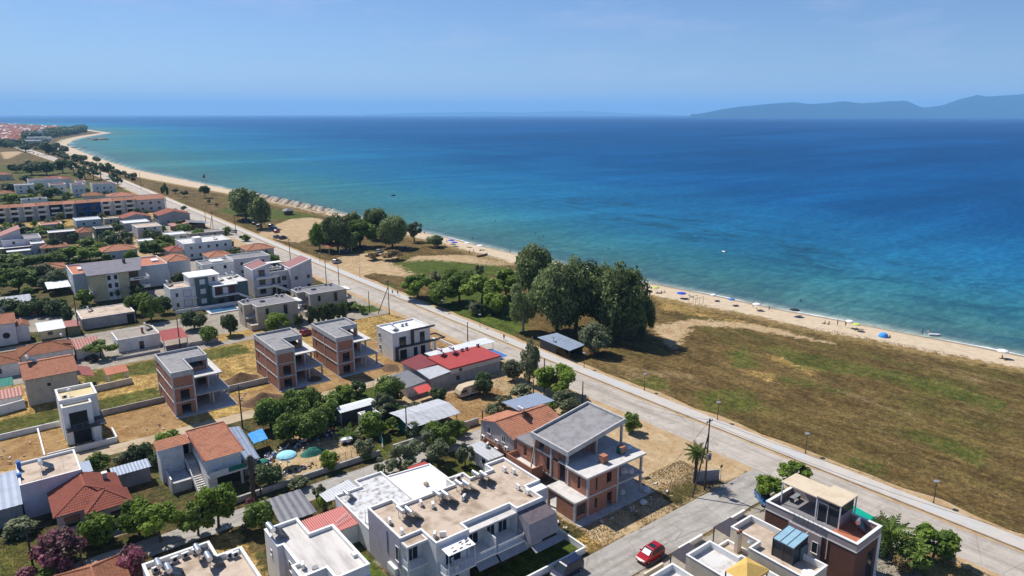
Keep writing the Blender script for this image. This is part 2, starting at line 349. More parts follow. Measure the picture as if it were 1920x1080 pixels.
M('roof_white', S(232, 229, 225), S(186, 178, 168), .5, .44, .75); M('roof_bright', W_(.76, .76, .76), W_(.64, .63, .61), .6, .5, .85); M('roof_beige', S(216, 196, 176), S(170, 148, 126), .4, .42, .70); M('roof_cream', S(232, 212, 164), S(216, 196, 150), .5); M('roof_stripe', S(232, 226, 218), S(196, 190, 184), .45, .42, .7, aniso=(1.6, .25, 1)); M('roof_worn', S(228, 228, 228), S(150, 144, 138), .9, .46, .66)
M('roof_slate', S(126, 122, 134), S(108, 104, 116), .6, rough=.7)
M('kerb_stone', S(176, 160, 140), S(146, 130, 112), .8); M('stone', W_(.42, .40, .37), W_(.30, .28, .26), .9, streak=.3); M('dark', W_(.018, .018, .02), None, rough=.5); M('room_dark', W_(.03, .028, .027), None, rough=.9)  # room_dark: shade of unlit rooms and recesses put into the colour
M('glass', W_(.02, .026, .034), W_(.03, .038, .05), .4, rough=.12, spec=.5); M('frame_white', W_(.75, .75, .76), None); M('frame_dark', W_(.05, .053, .06), None, rough=.5); M('shutter', W_(.66, .67, .70), W_(.6, .61, .64), 2); M('shutter_brown', W_(.11, .035, .035), None); M('wood', W_(.16, .10, .06), W_(.10, .065, .04), 3); M('wood_pale', W_(.46, .36, .24), W_(.34, .26, .17), 2)
M('pole_wood', W_(.075, .055, .045), W_(.05, .038, .03), 2, aniso=(3, 3, .3)); M('metal_grey', W_(.30, .31, .33), None, rough=.4, metal=.3); M('steel', W_(.62, .63, .65), None, rough=.28, metal=.75); M('metal_dark', W_(.05, .05, .055), None, rough=.5); M('panel_black', W_(.012, .016, .03), None, rough=.15, spec=.5); M('plastic_white', W_(.72, .72, .71), W_(.62, .61, .58), 3); M('rubber', W_(.018, .018, .018), None); M('wire', W_(.03, .03, .032), None)
M('fabric_grey', W_(.30, .295, .32), W_(.25, .245, .265), 1.2); M('fabric_dark', W_(.06, .055, .065), W_(.05, .045, .055), 1.5); M('fabric_brown', W_(.16, .13, .14), W_(.11, .09, .10), 1.2); M('canvas_yellow', W_(.62, .41, .12), W_(.55, .36, .10), .8); M('canvas_beige', S(232, 214, 186), S(220, 200, 170), .6); M('sail_green', W_(.0, .36, .24), W_(.0, .33, .22), .8); M('tarp_green', W_(.03, .17, .13), W_(.02, .11, .085), 1.6, bmp=.6, bscale=4); M('net_green', W_(.02, .16, .12), W_(.03, .2, .15), 1.2); M('aqua', W_(.32, .66, .72), W_(.28, .58, .64), .8); M('tarp_blue', W_(.05, .28, .72), W_(.10, .36, .76), .8); M('canvas_white', W_(.78, .78, .78), W_(.7, .7, .7), 1.0)
M('awn_blue', W_(.06, .17, .44), W_(.05, .14, .37), 1); M('awn_red', W_(.56, .08, .07), W_(.48, .07, .06), 1); M('pool_water', W_(.05, .14, .25), W_(.06, .16, .28), 1.5, rough=.1, spec=.5); M('glass_blue', W_(.27, .44, .53), W_(.23, .38, .47), 1.1, rough=.25, spec=.5)
M('soil', (.155, .095, .052, 1), (.10, .062, .036, 1), 1.6, .4, .62, rough=1, bmp=.8, bscale=3); M('rock', W_(.10, .09, .08), W_(.16, .14, .12), .4); M('bag_white', W_(.62, .63, .64), W_(.48, .49, .5), 3, bmp=.6, bscale=5)
for nm, c in dict(car_red=(.36, .008, .012), car_navy=(.012, .018, .05), car_blue=(.03, .14, .34), car_grey=(.16, .17, .18), car_black=(.012, .012, .014), car_white=(.72, .72, .72), car_silver=(.38, .39, .41), car_green=(.03, .08, .06)).items():
    M(nm, (*c, 1), tuple(x * .9 for x in c) + (1,), 1, rough=.22, spec=.6)
for nm, c in dict(red=(.5, .02, .02), yellow=(.62, .36, .02), rust=(.20, .075, .04), blue=(.02, .07, .5), lime=(.5, .58, .12), pink=(.75, .36, .45), skin=(.42, .22, .13), skin_tan=(.22, .11, .065), hair=(.02, .013, .01), cloth_red=(.45, .03, .03), cloth_blue=(.03, .08, .3), cloth_black=(.02, .02, .024), cloth_white=(.7, .7, .7), chalk=(.66, .66, .68), lamp=(.62, .62, .64), caravan=(.55, .44, .30), stripe=(.22, .12, .07)).items():
    M(nm, (*c, 1), tuple(x * .88 for x in c) + (1,), 2, rough=.6)
# ---------------------------------------------------------------- roads, lanes, yards
# looks that blend into the one ground sheet, in the order they lie over each other
GROUND_LOOK = {
    'dark_yard': ((82, 84, 50), (112, 94, 64), (62, 70, 36)), 'paving': ((178, 168, 156), (162, 152, 140), (192, 182, 170)),
    'straw_plot': ((196, 164, 108), (168, 134, 82), (136, 130, 68)), 'sandy': ((204, 178, 142), (188, 158, 118), (216, 194, 162)),
    'weeds': ((88, 94, 42), (112, 106, 58), (68, 80, 30)), 'dirt': ((178, 144, 100), (150, 114, 74), (198, 168, 126)), 'lawn': ((88, 102, 40), (74, 90, 34), (108, 116, 58))}
SOFT = {}
NSH = [0]
def sheet(name, poly, mat, z=.02, jit=0, seed=0, step=1.5):
    if mat in GROUND_LOOK:
        SOFT.setdefault(mat, []).append((poly, max(jit, .3) * 1.6)); return
    NSH[0] += 1; z += NSH[0] * .0011
    pts = []
    for (a, b) in zip(poly, poly[1:] + poly[:1]):
        a, b = Vector((a[0], a[1])), Vector((b[0], b[1])); k = max(1, int((b - a).length / step)) if jit else 1
        nrm = Vector((-(b - a).y, (b - a).x)).normalized()
        for i in range(k):
            p_ = a.lerp(b, i / k)
            if jit: p_ = p_ + nrm * (jit * (mnoise.noise((p_.x * .35, p_.y * .35, seed)) + .6 * mnoise.noise((p_.x * 1.1, p_.y * 1.1, seed + 5))))
            pts.append((p_.x, p_.y, z))
    me = MB().add(pts, [tuple(range(len(pts)))])
    o = me.build(name, mat, loc=(poly[0][0], poly[0][1], 0))
    if o.data.polygons[0].normal.z < 0: o.data.flip_normals()
    return struct(o)
def rect(x0, x1, y0, y1): return [(x0, y0), (x1, y0), (x1, y1), (x0, y1)]
def pix(*pp): return [at(*q) for q in pp]
KERB = [(-80, 107.6), (22, 106.3), (61, 105.5), (122, 104.7), (232, 104.9), (500, 107.2), (757, 110), (1131, 98), (1671, 82)]
def kx(y):
    for (y0, x0), (y1, x1) in zip(KERB, KERB[1:]):
        if y0 <= y <= y1: return x0 + (x1 - x0) * (y - y0) / (y1 - y0)
    return KERB[-1][1]
KY = list(range(-80, 300, 5)) + list(range(300, 1671, 30)) + [1671]
def band(name, d0, d1, z0, mat, z1=None, ys=KY, wob=0):
    b = MB(); L = [(kx(y) + d0 + wob * mnoise.noise((y * .11, 1, d0)), y) for y in ys]; Rr = [(kx(y) + d1 + wob * mnoise.noise((y * .13, 2, d1)), y) for y in ys]
    for i in range(len(ys) - 1):
        if z1 is None: b.add([(*L[i], z0), (*Rr[i], z0), (*Rr[i + 1], z0), (*L[i + 1], z0)], [(0, 1, 2, 3)])
        else:
            b.add([(*L[i], z1), (*Rr[i], z1), (*Rr[i + 1], z1), (*L[i + 1], z1), (*L[i], z0), (*L[i + 1], z0), (*Rr[i], z0), (*Rr[i + 1], z0)], [(0, 1, 2, 3), (4, 0, 3, 5), (1, 6, 7, 2)])
    return struct(b.build(name, mat))
band('verge', -10.2, 5.0, .03, 'sandy', wob=1.5)
band('road', -8.2, -.55, .036, 'asphalt', wob=.5)
band('promenade', .26, 3.4, 0, 'promenade', .14)
band('kerb', 0, .255, 0, 'kerb_stone', .17)
for k, (y0, y1, x0, x1) in enumerate([(55, 61, 1.0, 2.4), (28, 36, 1.2, 2.2), (92, 108, 1.2, 2.6), (180, 300, 1.0, 2.4), (120, 140, 1.3, 2.4), (300, 420, 1.0, 2.4)]):
    ys = list(np.linspace(y0, y1, 14))
    sheet('pavement_paint', [(kx(y) + x0, y) for y in ys] + [(kx(y) + x1, y) for y in ys[::-1]], 'bluepave', .145, .4, k)
# ground of the plots, largest first
sheet('plot', rect(-60, 97, -20, 51.6), 'paving', .008)
sheet('plot', rect(-60, 62, 58.6, 94.6), 'dark_yard', .008)
sheet('plot', rect(62, 97.5, 58.6, 128), 'sandy', .012, .5)
sheet('plot', rect(-60, 97, 99.5, 130.6), 'dark_yard', .008)
sheet('plot', rect(-60, 97.5, 135, 180), 'straw_plot', .008)
sheet('plot', rect(-60, 97.5, 184, 208.5), 'paving', .008)
sheet('plot', rect(-60, 98, 212.8, 470), 'dark_yard', .008); [sheet('yard', rect(a, b, c, d), m_, .01, 1.2) for a, b, c, d, m_ in ((2, 20, 224, 246, 'paving'), (40, 70, 233, 256, 'paving'), (60, 98, 240, 300, 'paving'), (20, 50, 280, 296, 'straw_plot'), (52, 98, 318, 366, 'sandy'), (20, 60, 330, 345, 'paving'), (36, 80, 384, 398, 'paving'), (-10, 98, 440, 469, 'straw_plot'), (20, 60, 356, 376, 'straw_plot'), (72, 98, 362, 410, 'paving'))]
sheet('plot', rect(-160, 98, 470, 720), 'weeds', .008, 2)
sheet('street', rect(46, 97.6, 51.9, 58.4), 'street', .04, .12)
sheet('street', rect(-60, 72, 94.8, 99.3), 'street', .02, .25)
sheet('lane', rect(-60, 97.5, 130.8, 134.8), 'lane', .02, .45)
sheet('street', rect(-60, 97.5, 180.2, 183.8), 'paving', .02, .25)
sheet('lane', rect(-60, 60, 208.6, 212.6), 'paving', .02, .3)
sheet('lane', rect(46.6, 54, 183.6, 212.0), 'paving', .016, .2)
# seaward side: car park of pale sand, beach tracks, lawn below the poplars
sheet('car_park', pix((612, 492), (650, 478), (735, 470), (745, 482), (738, 500), (680, 518), (650, 520)), 'sandy', .016, 1.2, 3)
sheet('track', pix((640, 500), (700, 512), (765, 520), (810, 500), (860, 492), (920, 500), (980, 495), (960, 480), (860, 478), (780, 480), (740, 498)), 'sandy', .012, 1.8, 4)
sheet('car_park', pix((480, 440), (520, 420), (560, 405), (600, 410), (640, 425), (600, 440), (560, 455), (530, 452)), 'sandy', .012, 1.5, 8)
sheet('lawn', pix((735, 492), (810, 487), (950, 500), (960, 515), (870, 520), (770, 512)), 'lawn', .02, 4.5, 5)
sheet('lawn', pix((795, 560), (880, 545), (985, 560), (985, 625), (925, 628), (860, 600)), 'lawn', .016, 3.5, 6)
sheet('lawn', pix((400, 395), (440, 388), (520, 392), (600, 405), (560, 410), (480, 412)), 'lawn', .01, 4.5, 7)
sheet('lawn', pix((690, 533), (735, 530), (745, 548), (715, 550)), 'lawn', .012, 1.0, 9)
sheet('track', pix((1228, 612), (1300, 598), (1420, 608), (1560, 640), (1560, 645), (1400, 616), (1300, 610), (1275, 640), (1262, 655), (1235, 630)), 'sandy', .01, 2.2, 10)
for k, q in enumerate([((1360, 660), (1400, 655), (1425, 690), (1380, 690)), ((1300, 735), (1400, 730), (1440, 770), (1330, 775)), ((1420, 645), (1560, 672), (1680, 700), (1660, 712), (1500, 690)), ((1560, 672), (1800, 720), (1900, 760), (1880, 775), (1700, 725)), ((1450, 702), (1540, 718), (1530, 730), (1470, 718)), ((1545, 728), (1590, 730), (1580, 742)), ((1600, 860), (1660, 870), (1650, 890), (1600, 880)), ((1180, 715), (1230, 705), (1260, 725), (1210, 735)), ((1700, 800), (1860, 850), (1840, 875), (1700, 820))]):
    sheet('grass_patch', pix(*q), 'weeds', .014, 3.2, 20 + k)
for k, q in enumerate([((1440, 668), (1500, 660), (1560, 690), (1510, 702)), ((1230, 560), (1400, 600), (1400, 606), (1240, 580)), ((1380, 690), (1470, 705), (1440, 716))]): sheet('straw_patch', pix(*q), 'straw_plot', .012, 3.0, 60 + k)
# plots with their own look
sheet('building_plot', rect(14, 26, 135.2, 149), 'dirt', .02, .8, 30); sheet('building_plot', rect(37, 97, 135.2, 145), 'dirt', .018, .9, 31); sheet('building_plot', rect(74, 97, 140, 160), 'dirt', .015, .9, 33)
sheet('grass_strip', rect(-20, 26, 150.8, 160), 'weeds', .02, 1.2, 34); sheet('grass_strip', rect(14, 50, 170, 179), 'weeds', .014, 1.8, 35)
sheet('building_plot', rect(-20, 7, 136, 148.5), 'dirt', .018, .8, 36)
sheet('yard', pix((500, 880), (545, 820), (600, 790), (660, 830), (690, 860), (600, 885), (560, 905)), 'sandy', .02, .8, 37)
sheet('yard', pix((700, 840), (740, 800), (790, 810), (780, 850), (720, 870)), 'weeds', .02, .8, 38); sheet('lawn', rect(53, 63.5, 125.5, 130), 'lawn', .02, .5, 39); sheet('yard', rect(63, 84, 100, 117), 'dirt', .018, .9, 40)
sheet('yard', pix((860, 790), (940, 745), (960, 755), (880, 800)), 'dirt', .022, .5, 41); sheet('lawn', rect(52, 63, 79, 93), 'weeds', .016, .5, 42)
sheet('lawn', rect(45.5, 58.8, 59.2, 64), 'lawn', .02, .1, 43); sheet('lawn', rect(31.2, 35, 58.8, 82), 'lawn', .02, .1, 44); sheet('path', rect(34.4, 35.8, 58.8, 77), 'paving', .024); sheet('weed_strip', rect(59.6, 76, 58.9, 62.4), 'straw_plot', .02, .6, 45); sheet('weed_strip', rect(78, 85.5, 59, 63), 'weeds', .02, 1.4, 46); sheet('lot', rect(9, 23, 70, 94), 'straw_plot', .016, .9, 47); sheet('lot', rect(-30, 2.2, 84, 110), 'weeds', .016, .9, 48)
sheet('path', rect(2, 17, 103, 108), 'paving', .02, .4); sheet('garden', rect(90, 97, 20, 33), 'straw_plot', .02, .6, 50); sheet('plot', rect(46, 62, 184.2, 190), 'straw_plot', .018, .5); sheet('lawn', rect(87.5, 94, 184.5, 192), 'lawn', .02, .3); sheet('field', [(-700, 760), (95, 770), (88, 1000), (-500, 1300)], 'weeds', .01, 6, 51, 12)
sheet('bare_ground', pix((10, 300), (40, 287), (45, 283), (0, 285)), 'sandy', .03, 5, 52, 10)

# ---------------------------------------------------------------- the ground sheet
def ground_mat():
    m, n, l, p = new_mat('ground'); v = wpos(n, l); va = wpos(n, l, (1, .42, 1)); vs_ = wpos(n, l, (1, .3, 1))
    big = nz(n, l, va, .035, 6, .6, .6); mid = nz(n, l, va, .16, 7, .68, .4); fine = nz(n, l, v, 1.6, 7, .75); stre = nz(n, l, vs_, .55, 6, .7, .5); med = nz(n, l, v, .3, 7, .66, .5); edge = nz(n, l, v, .55, 6, .7); grit = nz(n, l, v, 5, 4, .8)
    soil = mixc(n, l, rampf(n, l, mid, .35, .7), S(94, 76, 46), S(126, 104, 69))
    straw = mixc(n, l, rampf(n, l, fine, .35, .7), S(152, 128, 83), S(124, 104, 62))
    col = mixc(n, l, mathn(n, l, 'MULTIPLY', rampf(n, l, stre, .40, .80), .8), soil, straw)
    grn = mixc(n, l, rampf(n, l, fine, .3, .7), S(78, 80, 38), S(106, 101, 54))
    gmask = mathn(n, l, 'MULTIPLY', rampf(n, l, big, .47, .62), rampf(n, l, mid, .36, .56))
    col = mixc(n, l, mathn(n, l, 'MULTIPLY', gmask, .7), col, grn)
    col = mixc(n, l, mathn(n, l, 'MULTIPLY', rampf(n, l, nz(n, l, va, .06, 5, .62, .8), .6, .74), .6), col, S(184, 158, 122))
    wob = mathn(n, l, 'MULTIPLY', mathn(n, l, 'SUBTRACT', edge, .5), 1.3); hard = None
    for k, (nm, cs) in enumerate(GROUND_LOOK.items()):
        a = n.new('ShaderNodeAttribute'); a.attribute_name = nm
        c = mixc(n, l, rampf(n, l, med, .4, .62), S(*cs[0]), S(*cs[1])); c = mixc(n, l, rampf(n, l, fine, .48, .72), c, S(*cs[2]))
        mk = mathn(n, l, 'MULTIPLY', rampf(n, l, mathn(n, l, 'ADD', a.outputs['Fac'], wob), .36, .64), rampf(n, l, a.outputs['Fac'], .0, .12))
        col = mixc(n, l, mk, col, c)
        if nm in ('paving', 'sandy', 'dirt'): hard = mk if hard is None else mathn(n, l, 'MAXIMUM', hard, mk)
    col = mixc(n, l, rampf(n, l, grit, .48, .74), col, mixc(n, l, 1.0, col, (.5, .5, .46, 1), 'MULTIPLY')); col = mixc(n, l, rampf(n, l, nz(n, l, va, .9, 7, .75, .6), .5, .72), col, mixc(n, l, 1.0, col, (1.3, 1.28, 1.22, 1), 'MULTIPLY'))
    for vv, s1, lo, hi in ((v, .85, .62, 1.32), (va, .22, .74, 1.25), (v, 2.6, .66, 1.3)):
        plain = col; t1 = rampf(n, l, nz(n, l, vv, s1, 5, .78, .4), .36, .64); col = mixc(n, l, t1, mixc(n, l, 1.0, col, (lo, lo, lo * .95, 1), 'MULTIPLY'), mixc(n, l, 1.0, col, (hi, hi, hi * .97, 1), 'MULTIPLY')); col = mixc(n, l, mathn(n, l, 'MULTIPLY', hard, .75), col, plain)
    a = n.new('ShaderNodeAttribute'); a.attribute_name = 'sand'
    sm = mathn(n, l, 'ADD', a.outputs['Fac'], mathn(n, l, 'MULTIPLY', mathn(n, l, 'SUBTRACT', edge, .5), 1.1))
    sand = mixc(n, l, rampf(n, l, nz(n, l, v, .5, 6, .7), .35, .7), S(226, 206, 178), S(208, 186, 156))
    wet = n.new('ShaderNodeAttribute'); wet.attribute_name = 'wet'
    sand = mixc(n, l, rampf(n, l, wet.outputs['Fac'], .35, .7), sand, S(172, 148, 122))
    straw2 = mixc(n, l, rampf(n, l, nz(n, l, v, 1.1, 6, .75), .4, .65), S(184, 156, 106), S(136, 114, 70))
    col = mixc(n, l, mathn(n, l, 'MULTIPLY', rampf(n, l, sm, .12, .3), .8), col, straw2)
    col = mixc(n, l, rampf(n, l, sm, .46, .54), col, sand)
    l.new(col, p.inputs['Base Color']); p.inputs['Roughness'].default_value = .95; p.inputs['Specular IOR Level'].default_value = .1
    bump(n, l, p, fine, .5, .12); MATS['ground'] = m
def sdist(pts, poly):
    """signed distance in metres of points to a polygon, positive inside"""
    P = np.array(poly, float); d = np.full(len(pts), 1e9); ins = np.zeros(len(pts), bool)
    for a, b in zip(P, np.roll(P, -1, 0)):
        ab = b - a; t = np.clip(((pts - a) @ ab) / max(ab @ ab, 1e-9), 0, 1); d = np.minimum(d, np.hypot(*(pts - (a + t[:, None] * ab)).T))
        if a[1] != b[1]:
            c = ((a[1] > pts[:, 1]) != (b[1] > pts[:, 1])) & (pts[:, 0] < (b[0] - a[0]) * (pts[:, 1] - a[1]) / (b[1] - a[1]) + a[0]); ins ^= c
    return np.where(ins, d, -d)
def land():
    ground_mat()
    ys = list(np.arange(-500, -20, 40.0)) + list(np.arange(-20, 430, 1.6)) + list(np.arange(430, 1000, 12.0)) + list(np.arange(1000, 2600, 40.0)) + [2600, 2700, 2800, 2950, 3200, 3500, 4300, 5400, 6300, 7000]
    xf = [-9500, -2000, -600, -300, -120] + list(np.arange(-60, 98, 1.6)); nfr = 44
    verts, sand, wet = [], [], []
    for y in ys:
        sx = interp(SHORE, y); vx = interp(VEG, y) if y < 1630 else sx - 25
        vx += 1.6 * mnoise.noise((0, y * .05, 0)); sx2 = sx + 1.0 * mnoise.noise((3, y * .04, 0))
        lim = vx - 10
        xs = [(min(x, lim - (98 - x) * .001) if x > -100 else x, 0, 0, 0) for x in xf]
        x0 = xs[-1][0]
        xs += [(x0 + (lim - x0) * (i + 1) / nfr, 0, 0, 0) for i in range(nfr)]
        xs += [(vx - 4, -.02, .22, 0), (vx, -.05, .5, 0), (vx + 2, -.1, .75, 0), (sx2 - 4, -.55, 1, .1), (sx2 - 1.5, -.7, 1, .5), (sx2, -.8, 1, 1), (sx2 + 6, -1.6, 1, 1)]
        for x, z, s_, w_ in xs: verts.append((x, y, z)); sand.append(s_); wet.append(w_)
    k = len(xs); ny = len(ys)
    faces = [(j * k + i, j * k + i + 1, (j + 1) * k + i + 1, (j + 1) * k + i) for j in range(ny - 1) for i in range(k - 1)]
    me = bpy.data.meshes.new('ground'); me.from_pydata(verts, [], faces); me.materials.append(MATS['ground'])
    V = np.array(verts)[:, :2]
    attrs = {'sand': sand, 'wet': wet}
    for nm in GROUND_LOOK:
        w = np.zeros(len(V))
        for poly, soft in SOFT.get(nm, []): w = np.maximum(w, np.clip(.5 + sdist(V, poly) / (2 * soft + .6), 0, 1))
        attrs[nm] = w
    for nm, arr in attrs.items():
        at_ = me.attributes.new(nm, 'FLOAT', 'POINT'); at_.data.foreach_set('value', np.array(arr, dtype=np.float32))
    me.shade_smooth(); o = bpy.data.objects.new('ground', me); COL.objects.link(o); struct(o)
land()
# ---------------------------------------------------------------- kit: windows, doors, roofs, walls
CACHE = {}
def cached(key, fn):
    if key not in CACHE: CACHE[key] = fn()
    return CACHE[key]
ROT = {'-Y': 0, '-X': -PI / 2, '+X': PI / 2, '+Y': PI}
def onface(parent, face, c, pos, z):
    """location relative to the parent's origin for something on a wall face: c = plane, pos = place along it"""
    x, y = (pos, c) if face[1] == 'Y' else (c, pos)
    return (x - parent.location.x, y - parent.location.y, z - parent.location.z)
def win(parent, face, c, pos, z, w=1.2, h=1.2, frame='frame_white', pane='glass', name='window', split=1, sill=True):
    def mk():
        b = MB(); t = .07
        b.box(-w / 2 - t, -w / 2, -.07, .02, 0, h).box(w / 2, w / 2 + t, -.07, .02, 0, h).box(-w / 2 - t, w / 2 + t, -.07, .02, h, h + t)
        b.box(-w / 2 - t - .04, w / 2 + t + .04, -.13 if sill else -.07, .02, -t, 0)
        for i in range(1, split): x = -w / 2 + w * i / split; b.box(x - .03, x + .03, -.06, .0, 0, h)
        return b.mesh(name, frame)
    o = link(name, cached((name, w, h, frame, split, sill), mk), parent, onface(parent, face, c, pos, z), ROT[face])
    link('shutter' if pane.startswith('shutter') else 'pane', cached(('pane', w, h, pane), lambda: MB().box(-w / 2, w / 2, -.03, .0, 0, h).mesh('pane', pane)), o)
    return o
def door(parent, face, c, pos, w=1.0, h=2.1, z=0, frame='frame_white', pane='glass', split=1):
    return win(parent, face, c, pos, z, w, h, frame, pane, 'door', split, False)
def inset(poly, t):
    n = len(poly); out = []
    for i in range(n):
        a, b, c = poly[i - 1], poly[i], poly[(i + 1) % n]
        def nin(p, q): d = Vector((q[0] - p[0], q[1] - p[1])).normalized(); return Vector((-d.y, d.x))
        n1, n2 = nin(a, b), nin(b, c); k = (n1 + n2) / (1 + n1.dot(n2)); out.append((b[0] + k.x * t, b[1] + k.y * t))
    return out
def ring(b, outer, inner, z0, z1):
    n = len(outer)
    for i in range(n):
        j = (i + 1) % n; o0, o1, i0, i1 = outer[i], outer[j], inner[i], inner[j]
        b.add([(*o0, z0), (*o1, z0), (*o1, z1), (*o0, z1), (*i0, z0), (*i1, z0), (*i1, z1), (*i0, z1)], [(0, 1, 2, 3), (3, 2, 6, 7), (5, 4, 7, 6), (4, 5, 1, 0)])
FOOT = []
def flat(name, label, poly, h, wall='white', roof='roof_white', par=.4, cap='white_clean', z0=0, cat='building', t=.2, root=None, ov=.04):
    """flat-roofed block: walls, parapet with a capping, roof sheet"""
    x = sum(p[0] for p in poly) / len(poly); y = sum(p[1] for p in poly) / len(poly)
    r = root or thing(name, label, cat, (x, y, 0)); FOOT.append((min(p[0] for p in poly), max(p[0] for p in poly), min(p[1] for p in poly), max(p[1] for p in poly)))
    MB().prism(poly, z0, h + par - .08, caps=False).build('wall', wall, r)
    b = MB(); ring(b, inset(poly, -ov), inset(poly, t), h + par - .08, h + par); ring(b, inset(poly, .002), inset(poly, t), h - .1, h + par - .08); b.build('parapet', cap, r)
    MB().add([(*q, h) for q in inset(poly, t - .01)], [tuple(range(len(poly)))]).build('roof', roof, r)
    return r
def box_part(r, name, mat, *dims): return MB().box(*dims).build(name, mat, r)
def tiles(b, a, bb, c, d, col=.3, row=.42, amp=.05, step=.035):
    """tiled slope: eave a->bb, ridge d->c (d above a, c above bb); rows of curved tiles with stepped courses"""
    a, bb, c, d = map(Vector, (a, bb, c, d)); L = (bb - a).length; up = ((c + d) / 2 - (a + bb) / 2); H = up.length
    e = (bb - a).normalized(); nrm = e.cross(up).normalized()
    if nrm.z < 0: nrm = -nrm
    s0 = (d - a).dot(e); s1 = (c - a).dot(e); upd = (up - e * up.dot(e)); upd_n = upd.normalized(); Ht = upd.length
    ncol = max(2, int(L / col)); nrow = max(2, int(Ht / row)); K = ncol * 2 + 1
    vs, fs = [], []
    for j in range(nrow):
        for q, tt in ((0, j / nrow), (1, (j + 1) / nrow)):
            lo = s0 * tt; hi = L + (s1 - L) * tt
            for i in range(K):
                s = L * i / (K - 1); ss = min(max(s, lo), hi); w = amp * (1 if i % 2 else -.4)
                if ss != s: w = 0
                vs.append(a + e * ss + upd_n * (Ht * tt) + nrm * (w + (step if q == 0 else 0)))
    for j in range(nrow):
        o = j * 2 * K
        for i in range(K - 1):
            fs.append((o + i, o + i + 1, o + K + i + 1, o + K + i))
            if j: fs.append((o - K + i, o - K + i + 1, o + i + 1, o + i))
    b.add(vs, fs)
def ridge_cap(b, p, q, r=.13): b.cyl(p, q, r, n=6)
def gable(r, x0, x1, y0, y1, ez, rz, mat='tile_orange', axis='X', ov=.35, wall='white', z0=None, fine=True):
    FOOT.append((x0, x1, y0, y1))
    b = MB(); g = MB(); kw = {} if fine else dict(col=.8, row=1.2, amp=.06)
    if axis == 'X':
        ym = (y0 + y1) / 2; sl = (rz - ez) / (ym - y0); e = ez - sl * ov; X0, X1 = x0 - ov, x1 + ov
        tiles(b, (X0, y0 - ov, e), (X1, y0 - ov, e), (X1, ym, rz), (X0, ym, rz), **kw); tiles(b, (X1, y1 + ov, e), (X0, y1 + ov, e), (X0, ym, rz), (X1, ym, rz), **kw)
        ridge = ((X0, ym, rz + .05), (X1, ym, rz + .05))
        for x in (x0 + .01, x1 - .01): g.add([(x, y0, ez - .05), (x, y1, ez - .05), (x, ym, rz - .08)], [(0, 1, 2)])
        under = [(X0, y0 - ov, e), (X1, y0 - ov, e), (X1, ym, rz), (X0, ym, rz), (X0, y1 + ov, e), (X1, y1 + ov, e)]; uf = [(0, 1, 2, 3), (3, 2, 5, 4)]
    else:
        xm = (x0 + x1) / 2; sl = (rz - ez) / (xm - x0); e = ez - sl * ov; Y0, Y1 = y0 - ov, y1 + ov
        tiles(b, (x0 - ov, Y1, e), (x0 - ov, Y0, e), (xm, Y0, rz), (xm, Y1, rz), **kw); tiles(b, (x1 + ov, Y0, e), (x1 + ov, Y1, e), (xm, Y1, rz), (xm, Y0, rz), **kw)
        ridge = ((xm, Y0, rz + .05), (xm, Y1, rz + .05))
        for y in (y0 + .01, y1 - .01): g.add([(x0, y, ez - .05), (x1, y, ez - .05), (xm, y, rz - .08)], [(0, 1, 2)])
        under = [(x0 - ov, Y1, e), (x0 - ov, Y0, e), (xm, Y0, rz), (xm, Y1, rz), (x1 + ov, Y1, e), (x1 + ov, Y0, e)]; uf = [(0, 1, 2, 3), (3, 2, 5, 4)]
    o = b.build('roof', mat, r); c = MB(); ridge_cap(c, *ridge); c.build('ridge', mat, o); g.build('gable', wall, r)
    MB().add([(x, y, z - .09) for x, y, z in under], uf).build('soffit', 'concrete_light', r); return o
def hip(r, x0, x1, y0, y1, ez, rz, mat='tile_orange', ov=.4, fine=True):
    FOOT.append((x0, x1, y0, y1))
    x0 -= ov; x1 += ov; y0 -= ov; y1 += ov; b = MB(); c = MB(); kw = {} if fine else dict(col=.8, row=1.2, amp=.06)
    w, d = x1 - x0, y1 - y0; s = min(w, d) / 2
    if w >= d: A, B_ = (x0 + s, y0 + s, rz), (x1 - s, y0 + s, rz)
    else: A, B_ = (x0 + s, y0 + s, rz), (x0 + s, y1 - s, rz)
    p = [(x0, y0, ez), (x1, y0, ez), (x1, y1, ez), (x0, y1, ez)]
    if w >= d:
        tiles(b, p[0], p[1], B_, A, **kw); tiles(b, p[1], p[2], B_, B_, **kw); tiles(b, p[2], p[3], A, B_, **kw); tiles(b, p[3], p[0], A, A, **kw); hips = ((p[0], A), (p[3], A), (p[1], B_), (p[2], B_), (A, B_))
    else:
        tiles(b, p[0], p[1], A, A, **kw); tiles(b, p[1], p[2], B_, A, **kw); tiles(b, p[2], p[3], B_, B_, **kw); tiles(b, p[3], p[0], A, B_, **kw); hips = ((p[0], A), (p[1], A), (p[2], B_), (p[3], B_), (A, B_))
    for q, w_ in hips: ridge_cap(c, (q[0], q[1], q[2] + .06), (w_[0], w_[1], w_[2] + .06))
    o = b.build('roof', mat, r); c.build('ridge', mat, o)
    MB().box(x0 + .05, x1 - .05, y0 + .05, y1 - .05, ez - .14, ez - .04).build('soffit', 'concrete_light', r); return o
